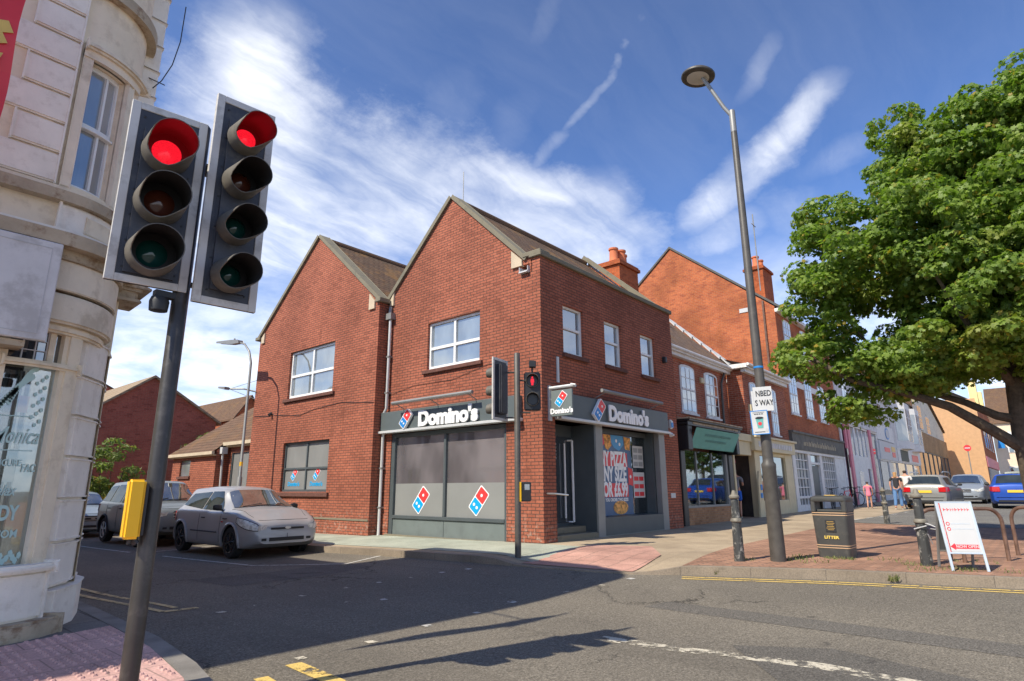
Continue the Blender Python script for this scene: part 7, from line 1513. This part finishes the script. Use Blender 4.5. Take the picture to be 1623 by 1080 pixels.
# ================================================================ people
plain('skin', (.52, .27, .18), .6, var=.05); plain('denim', (.10, .20, .38), .9, var=.2); plain('hair_blond', (.40, .22, .09), .7, var=.2); plain('hair_dark', (.05, .03, .02), .7, var=.2); plain('top_dark', (.03, .03, .035), .9, var=.1); plain('top_white', (.72, .70, .66), .9, var=.05); plain('top_pink', (.75, .20, .28), .9, var=.08); plain('shorts_blue', (.02, .12, .55), .9, var=.08); plain('top_grey', (.20, .20, .23), .9, var=.1); plain('shoe', (.55, .50, .42), .8)
def skinned(name, verts, edges, mat, parent, sub=2, root=0, smooth=True):
    me = bpy.data.meshes.new(name); me.from_pydata([v[0] for v in verts], edges, []); o = bpy.data.objects.new(name, me); COL.objects.link(o)
    md = o.modifiers.new('s', 'SKIN'); md.use_smooth_shade = True
    for i, v in enumerate(verts):
        sv = me.skin_vertices[0].data[i]; r = v[1]; sv.radius = r if isinstance(r, tuple) else (r, r); sv.use_root = (i == root)
    if sub: m2 = o.modifiers.new('d', 'SUBSURF'); m2.levels = sub; m2.render_levels = sub
    bpy.context.view_layer.update()
    me2 = bpy.data.meshes.new_from_object(o.evaluated_get(bpy.context.evaluated_depsgraph_get())); o.modifiers.clear(); o.data = me2; me2.materials.clear(); me2.materials.append(MATS[mat])
    for p in me2.polygons: p.use_smooth = True
    o.parent = parent; return o
def person(label, loc, rz, H_=1.7, step=.22, hair='hair_dark', top='top_dark', legs='denim', arms='skin', arm_pose=((.10, .0), (-.10, .0)), long_hair=False, shorts=False, dress=False):
    """faces +Y locally"""
    t = thing('person', label, 'person', loc, rz); k = H_/1.7
    def V(x, y, z, r): return ((x*k, y*k, z*k), (r[0]*k, r[1]*k) if isinstance(r, tuple) else r*k)
    s = step
    B_ = [V(0, 0, .93, (.125, .095)), V(0, 0, 1.10, (.115, .085)), V(0, 0, 1.28, (.135, .09)), V(0, 0, 1.40, (.12, .075)), V(0, .01, 1.48, .052), V(0, .02, 1.56, (.072, .085)), V(0, .02, 1.64, (.068, .082)),
          V(.09, .0, .88, .082), V(.095, s*.5, .50, .056), V(.095, s-.12, .10, .036), V(.10, s+.02, .035, (.040, .032)),
          V(-.09, .0, .88, .082), V(-.095, -s*.35, .50, .056), V(-.095, -s-.10, .12, .036), V(-.10, -s+.05, .045, (.040, .032)),
          V(.19, 0, 1.38, .048), V(.235, arm_pose[0][0]*.5, 1.13, .040), V(.22, arm_pose[0][0]+.06, .90+arm_pose[0][1], .029), V(.22, arm_pose[0][0]+.09, .82+arm_pose[0][1], (.030, .020)),
          V(-.19, 0, 1.38, .048), V(-.235, arm_pose[1][0]*.5, 1.13, .040), V(-.22, arm_pose[1][0]+.06, .90+arm_pose[1][1], .029), V(-.22, arm_pose[1][0]+.09, .82+arm_pose[1][1], (.030, .020)), V(0, .11, 1.56, .014)]
    E_ = [(0, 1), (1, 2), (2, 3), (3, 4), (4, 5), (5, 6), (0, 7), (7, 8), (8, 9), (9, 10), (0, 11), (11, 12), (12, 13), (13, 14), (3, 15), (15, 16), (16, 17), (17, 18), (3, 19), (19, 20), (20, 21), (21, 22), (5, 23)]
    body = skinned('body', B_, E_, 'skin', t)
    g = .014
    tp = [V(0, 0, .86, (.15, .12)), V(0, 0, 1.10, (.13, .10)), V(0, 0, 1.28, (.15, .105)), V(0, 0, 1.40, (.13, .09)), V(0, .005, 1.44, .07), V(.19, 0, 1.375, .062), V(.225, arm_pose[0][0]*.3, 1.22, .055), V(-.19, 0, 1.375, .062), V(-.225, arm_pose[1][0]*.3, 1.22, .055)]
    if dress: tp[0] = V(0, 0, .72, (.20, .16))
    skinned('shirt', tp, [(0, 1), (1, 2), (2, 3), (3, 4), (3, 5), (5, 6), (3, 7), (7, 8)], top, t)
    if not dress:
        hgt = .56 if shorts else .12
        if shorts: lg = [V(0, 0, .96, (.135, .105)), V(.09, 0, .88, .098), V(.10, s*.3, .56, .085), V(-.09, 0, .88, .098), V(-.10, -s*.2, .56, .085)]; ee = [(0, 1), (1, 2), (0, 3), (3, 4)]
        else: lg = [V(0, 0, .98, (.135, .105)), V(.09, 0, .88, .098), V(.095, s*.5, .50, .078), V(.095, s-.11, .13, .068), V(-.09, 0, .88, .098), V(-.095, -s*.35, .50, .078), V(-.095, -s-.09, .15, .068)]; ee = [(0, 1), (1, 2), (2, 3), (0, 4), (4, 5), (5, 6)]
        skinned('shorts' if shorts else 'trousers', lg, ee, legs, t)
    hr = [V(0, .0, 1.66, (.082, .092)), V(0, -.015, 1.60, (.084, .085)), V(0, -.05, 1.54, (.07, .05))]
    if long_hair: hr.append(V(0, -.075, 1.40, (.075, .035)))
    skinned('hair', hr, [(i, i+1) for i in range(len(hr)-1)], hair, t)
    mb = MB()
    for x, y in ((.10, s+.03), (-.10, -s+.05)): mb.box(x*k-.045*k, x*k+.045*k, (y-.13)*k, (y+.09)*k, .0, .07*k)
    mb.ob('shoes', 'shoe', t, bevel=.02, seg=2)
    mb = MB()
    for x in (-.03, .03): mb.lathe([(0, -.004), (.009, 0), (0, .004)], (x*k, .10*k, 1.60*k), 8, ax='y')
    mb.ob('eyes', 'hair_dark', t)
    return t
def dirz(a): return math.radians(a)
person('woman walking away in black top and pale blue jeans with long fair hair', (22.3, -2.80, G(22.3, -2.8)), dirz(-90), 1.68, hair='hair_blond', top='top_dark', legs='denim', long_hair=True, step=.2)
person('man in white shirt walking away just beyond the woman in jeans', (23.5, -3.02, G(23.5, -2.9)), dirz(-94), 1.76, hair='hair_dark', top='top_white', legs='denim', step=.18)
person('small child in a pink dress walking past the pink posts', (22.8, -1.55, G(22.8, -1.5)), dirz(-85), 1.25, hair='hair_dark', top='top_pink', dress=True, step=.15)
person('man in grey top and bright blue shorts standing in the open cream shop doorway', (12.15, .62, G(12.2, .5)), dirz(-70), 1.74, hair='hair_dark', top='top_grey', legs='shorts_blue', shorts=True, step=.06, arm_pose=((.22, .28), (.22, .28)))
# ================================================================ trees and bushes
def leafmat(name, c1, c2, c3):
    b = NB(name); oi = b.n('ShaderNodeNewGeometry'); r = oi.outputs['Random Per Island']
    col = b.mix(b.mapr(r, 0, 1), c1, c2); col = b.mix(b.mapr(b.noise(b.pos(), .9, 4), .55, .72, 0, .55), col, c3)
    col = b.mix(b.mapr(r, .955, .97, 0, .8), col, (.42, .28, .04))
    p = b.n('ShaderNodeBsdfPrincipled'); b.put(col, p.inputs['Base Color']); p.inputs['Roughness'].default_value = .5; p.inputs['Specular IOR Level'].default_value = .45
    tr = b.n('ShaderNodeBsdfTranslucent'); b.put(b.mix(1., col, (1.1, 1.3, .6), 'MULTIPLY'), tr.inputs[0]); x = b.n('ShaderNodeMixShader'); x.inputs[0].default_value = .46; b.put(p.outputs[0], x.inputs[1]); b.put(tr.outputs[0], x.inputs[2])
    return b.done(x.outputs[0])
leafmat('leaves', (.135, .215, .035), (.25, .35, .06), (.38, .37, .08)); leafmat('leaves_bush', (.14, .19, .05), (.22, .27, .08), (.28, .24, .10)); leafmat('leaves_far', (.06, .12, .03), (.10, .16, .04), (.14, .17, .05))
LEAF = [(0, -.5), (.18, -.18), (.5, -.12), (.30, .10), (.38, .38), (.12, .30), (0, .58), (-.12, .30), (-.38, .38), (-.30, .10), (-.5, -.12), (-.18, -.18)]
def foliage(blobs, per, size, seed, shape=LEAF, outward=.75, origin=Vector((0, 0, 0)), core=None, droop=.35):
    rg = np.random.default_rng(seed); V_ = []; F_ = []
    for (cx_, cy_, cz_, r, ry, rz_) in blobs:
        n = int(per*r*ry+per*.1)
        for _ in range(n):
            d = rg.normal(size=3); d /= np.linalg.norm(d)
            if d[2] < -.35 and rg.random() < .5: d[2] = -d[2]
            rad = .62+.42*rg.random()**.5 if rg.random() < .85 else .3+.4*rg.random()
            c = np.array((cx_+d[0]*r*rad, cy_+d[1]*ry*rad, cz_+d[2]*rz_*rad)); nr = d*outward+rg.normal(size=3)*.42+np.array((0, 0, droop)); nr /= np.linalg.norm(nr)
            a = np.cross(nr, rg.normal(size=3)); a /= np.linalg.norm(a); b_ = np.cross(nr, a); s = size*(.65+.7*rg.random()); o = len(V_); cup = .12*s
            for (u, v) in shape: V_.append(tuple(c+a*u*s+b_*v*s-nr*cup*(u*u+v*v)*2-np.array(origin)))
            F_.append(tuple(range(o, o+len(shape))))
    return V_, F_
def sprays(blobs, nclump, seed, cr, k=1.0):
    """break big crown lobes into many small leaf sprays near their surface"""
    rg = np.random.default_rng(seed); out = []
    for (x, y, z, rx, ry, rz_) in blobs:
        m_ = int(nclump*(rx*ry*rz_)**(2/3))
        for _ in range(m_):
            d = rg.normal(size=3); d /= np.linalg.norm(d); rad = .45+.58*rg.random()**.6; r = cr*(.55+.8*rg.random())
            out.append((x+d[0]*rx*rad, y+d[1]*ry*rad, z+d[2]*rz_*rad, r*1.25, r*1.25, r*.62))
    return out
tx, ty = 5.25, -7.72
tree = thing('street_tree', 'large leafy green street tree with forked trunk at the right edge', 'tree', (tx, ty, 0)); o_ = Vector((tx, ty, 0))
mb = MB()
mb.tube([(tx, ty, -.1), (tx, ty, .1), (tx+.02, ty, 1.0), (tx-.02, ty+.02, 2.0), (tx, ty-.02, 3.0), (tx+.1, ty-.1, 4.6), (tx+.1, ty, 6.4), (tx, ty, 8.2)], [.30, .21, .18, .175, .16, .12, .08, .03], 14); mb.xf(lambda p: p-o_); mb.ob('trunk', 'bark', tree, smooth=True)
LB = [[(0, 0, 1.75), (-.25, .45, 2.15), (-.55, 1.05, 2.65), (-.8, 1.7, 2.95), (-1.0, 2.6, 3.3), (-1.1, 3.4, 3.9)], [(0, .0, 2.35), (-.1, .35, 2.45), (-.1, .8, 2.75), (.1, 1.4, 3.05), (.1, 2.2, 3.9), (.1, 2.8, 5.0)], [(0, 0, 2.9), (.5, -.6, 3.6), (.9, -1.6, 4.6)], [(0, 0, 3.0), (-.9, .4, 3.9), (-2.0, .8, 5.0)], [(.1, 0, 3.6), (.9, .5, 4.6), (1.8, .9, 5.6)], [(0, 0, 4.2), (-.3, 1.2, 5.4), (-.4, 2.3, 6.8)], [(.1, 0, 5.0), (-.6, -.8, 6.4), (-.9, -1.4, 7.6)], [(0, 0, 2.6), (-.6, -.9, 3.2), (-1.2, -2.0, 4.0)]]
for l_ in LB: MB().tube(l_, [.10-.075*i/(len(l_)-1)+(.02 if l_ is LB[0] else 0) for i in range(len(l_))], 9).ob('limb', 'bark', tree, smooth=True)
LOBES = [(5.2, -7.8, 5.9, 2.4, 2.0, 2.2), (5.0, -5.55, 6.15, 1.8, 1.25, 1.35), (4.9, -5.0, 7.0, 1.2, .62, .55), (5.0, -4.75, 5.3, 1.5, .85, .85), (4.8, -4.35, 3.95, 1.1, .78, .52), (5.0, -5.6, 3.5, 1.4, .9, .5), (5.0, -6.5, 3.7, 1.8, .9, .7), (5.2, -7.0, 7.9, 1.6, .85, .95), (5.2, -6.75, 8.75, 1.3, .5, .45), (5.3, -8.0, 8.3, 1.7, 1.0, .75), (5.4, -9.3, 8.6, 1.9, 1.2, 1.1), (5.2, -9.2, 7.0, 2.1, 1.8, 1.8), (5.2, -9.4, 4.9, 2.0, 1.9, 1.1),
         (4.2, -7.9, 5.0, 1.6, 1.5, 1.2), (4.4, -8.2, 3.8, 1.5, 1.4, .6), (6.6, -7.5, 6.0, 1.9, 1.8, 2.0), (6.2, -6.6, 4.1, 1.5, 1.2, .8), (4.4, -6.8, 6.4, 1.5, .95, 1.2), (5.0, -5.05, 2.75, .7, .5, .32), (5.0, -6.1, 3.3, 1.1, .7, .36), (5.1, -7.0, 3.6, 1.3, .8, .38), (4.7, -7.9, 3.5, 1.2, .8, .35), (5.6, -8.8, 3.4, 1.4, .9, .4)]
SP = sprays(LOBES, 34, 4, .31) + [(x, y, z, r*1.2, r, r*.7) for x, y, z, r in ((5, -4.35, 7.45, .26), (5.1, -4.7, 7.62, .25), (5.0, -5.3, 7.75, .25), (5, -4.05, 6.1, .22), (5, -3.75, 5.35, .2), (4.9, -3.62, 4.25, .26), (5, -3.85, 3.75, .3), (5.1, -6.2, 9.35, .26), (5.1, -6.1, 9.0, .2), (5.2, -6.85, 9.2, .25), (5.2, -7.3, 9.05, .25), (5.2, -8.75, 9.45, .3), (5.2, -5.95, 8.3, .25), (5.3, -7.9, 9.05, .25), (4.9, -4.4, 3.1, .25), (4.9, -4.6, 2.6, .22))]
Vv, Ff = foliage(SP, 620, .106, 8, origin=o_)
mb = MB(); mb.add(Vv, Ff); mb.ob('crown', 'leaves', tree, fix=False)
ab_ = [(x*1.0, y, z, rx*.55, ry*.55, rz_*.5) for x, y, z, rx, ry, rz_ in LOBES[:8]]
SMALL = [(0, -.5), (.16, 0), (0, .6), (-.16, 0)]
def bush(name, label, cat, blobs, per, size, seed, mat='leaves_bush', trunk=None, shape=SMALL):
    o_ = Vector((sum(b_[0] for b_ in blobs)/len(blobs), sum(b_[1] for b_ in blobs)/len(blobs), 0)); o_.z = G(o_.x, o_.y); t = thing(name, label, cat, o_)
    v, f = foliage(sprays(blobs, 16, seed, .3), per, size, seed, shape, origin=o_); mb = MB(); mb.add(v, f); mb.ob('foliage' if not trunk else 'crown', mat, t, fix=False)
    mb = MB(); 
    for k in range(5): a = k*1.3; mb.tube([(.1*math.cos(a), .1*math.sin(a), -.1), (.35*math.cos(a), .35*math.sin(a), .9), (.7*math.cos(a), .6*math.sin(a), blobs[0][2]-o_.z+.3)], [.05, .035, .012], 6)
    if trunk: mb.tube([(0, 0, -.2), (.05, 0, trunk)], [.25, .14], 8)
    mb.ob('stems' if not trunk else 'trunk', 'bark', t); return t
bush('garden_bush', 'leafy yellow-green bush in front of the plain brick gable', 'bush', [(-2.0, 21.5, 1.6, 1.1, 1.0, 1.1), (-1.2, 21.5, 1.3, 1.0, 1.0, .9), (-2.9, 21.8, 1.3, .9, .9, 1.2), (-.4, 21.6, .9, .8, .8, .6), (-1.7, 21.4, 2.4, .7, .7, .6)], 190, .24, 21)
bush('garden_bush', 'small sprawling bush between the brick house and the annex roof', 'bush', [(2.6, 24.0, 3.0, .6, .5, .5), (3.2, 24.0, 3.6, .5, .4, .4), (2.3, 23.8, 2.2, .5, .5, .7), (2.2, 23.8, 1.2, .5, .5, .8)], 190, .2, 22)
bush('far_tree', 'round green tree beyond the street seen right of the big tree trunk', 'tree', [(60, -22, 6.5, 4, 4, 3.5), (56, -20, 5, 3, 3, 2.5)], 26, .8, 23, 'leaves_far', trunk=5)
bush('far_tree', 'dark green tree far down the high street behind the parked cars', 'tree', [(70, -31, 7, 5, 5, 4), (66, -34, 5, 4, 4, 3)], 26, .8, 25, 'leaves_far', trunk=5)
# low buildings south of the parking area, behind the camera's right edge, and the street side opposite: seen in glass

split_loose({'window_decoration', 'band', 'ridge_tiles', 'post', 'kneeler', 'blue_shape', 'red_shape', 'pizza_picture', 'stall_riser', 'pane', 'frosted_pane', 'side_window', 'coping', 'dormer_cheek', 'corner_post', 'doorstep', 'red_mark', 'menu_picture', 'bracket', 'sill_moulding', 'window_card', 'hopper', 'gutter', 'door', 'notice', 'rub_strip', 'roof_rail', 'lining', 'corbel'})
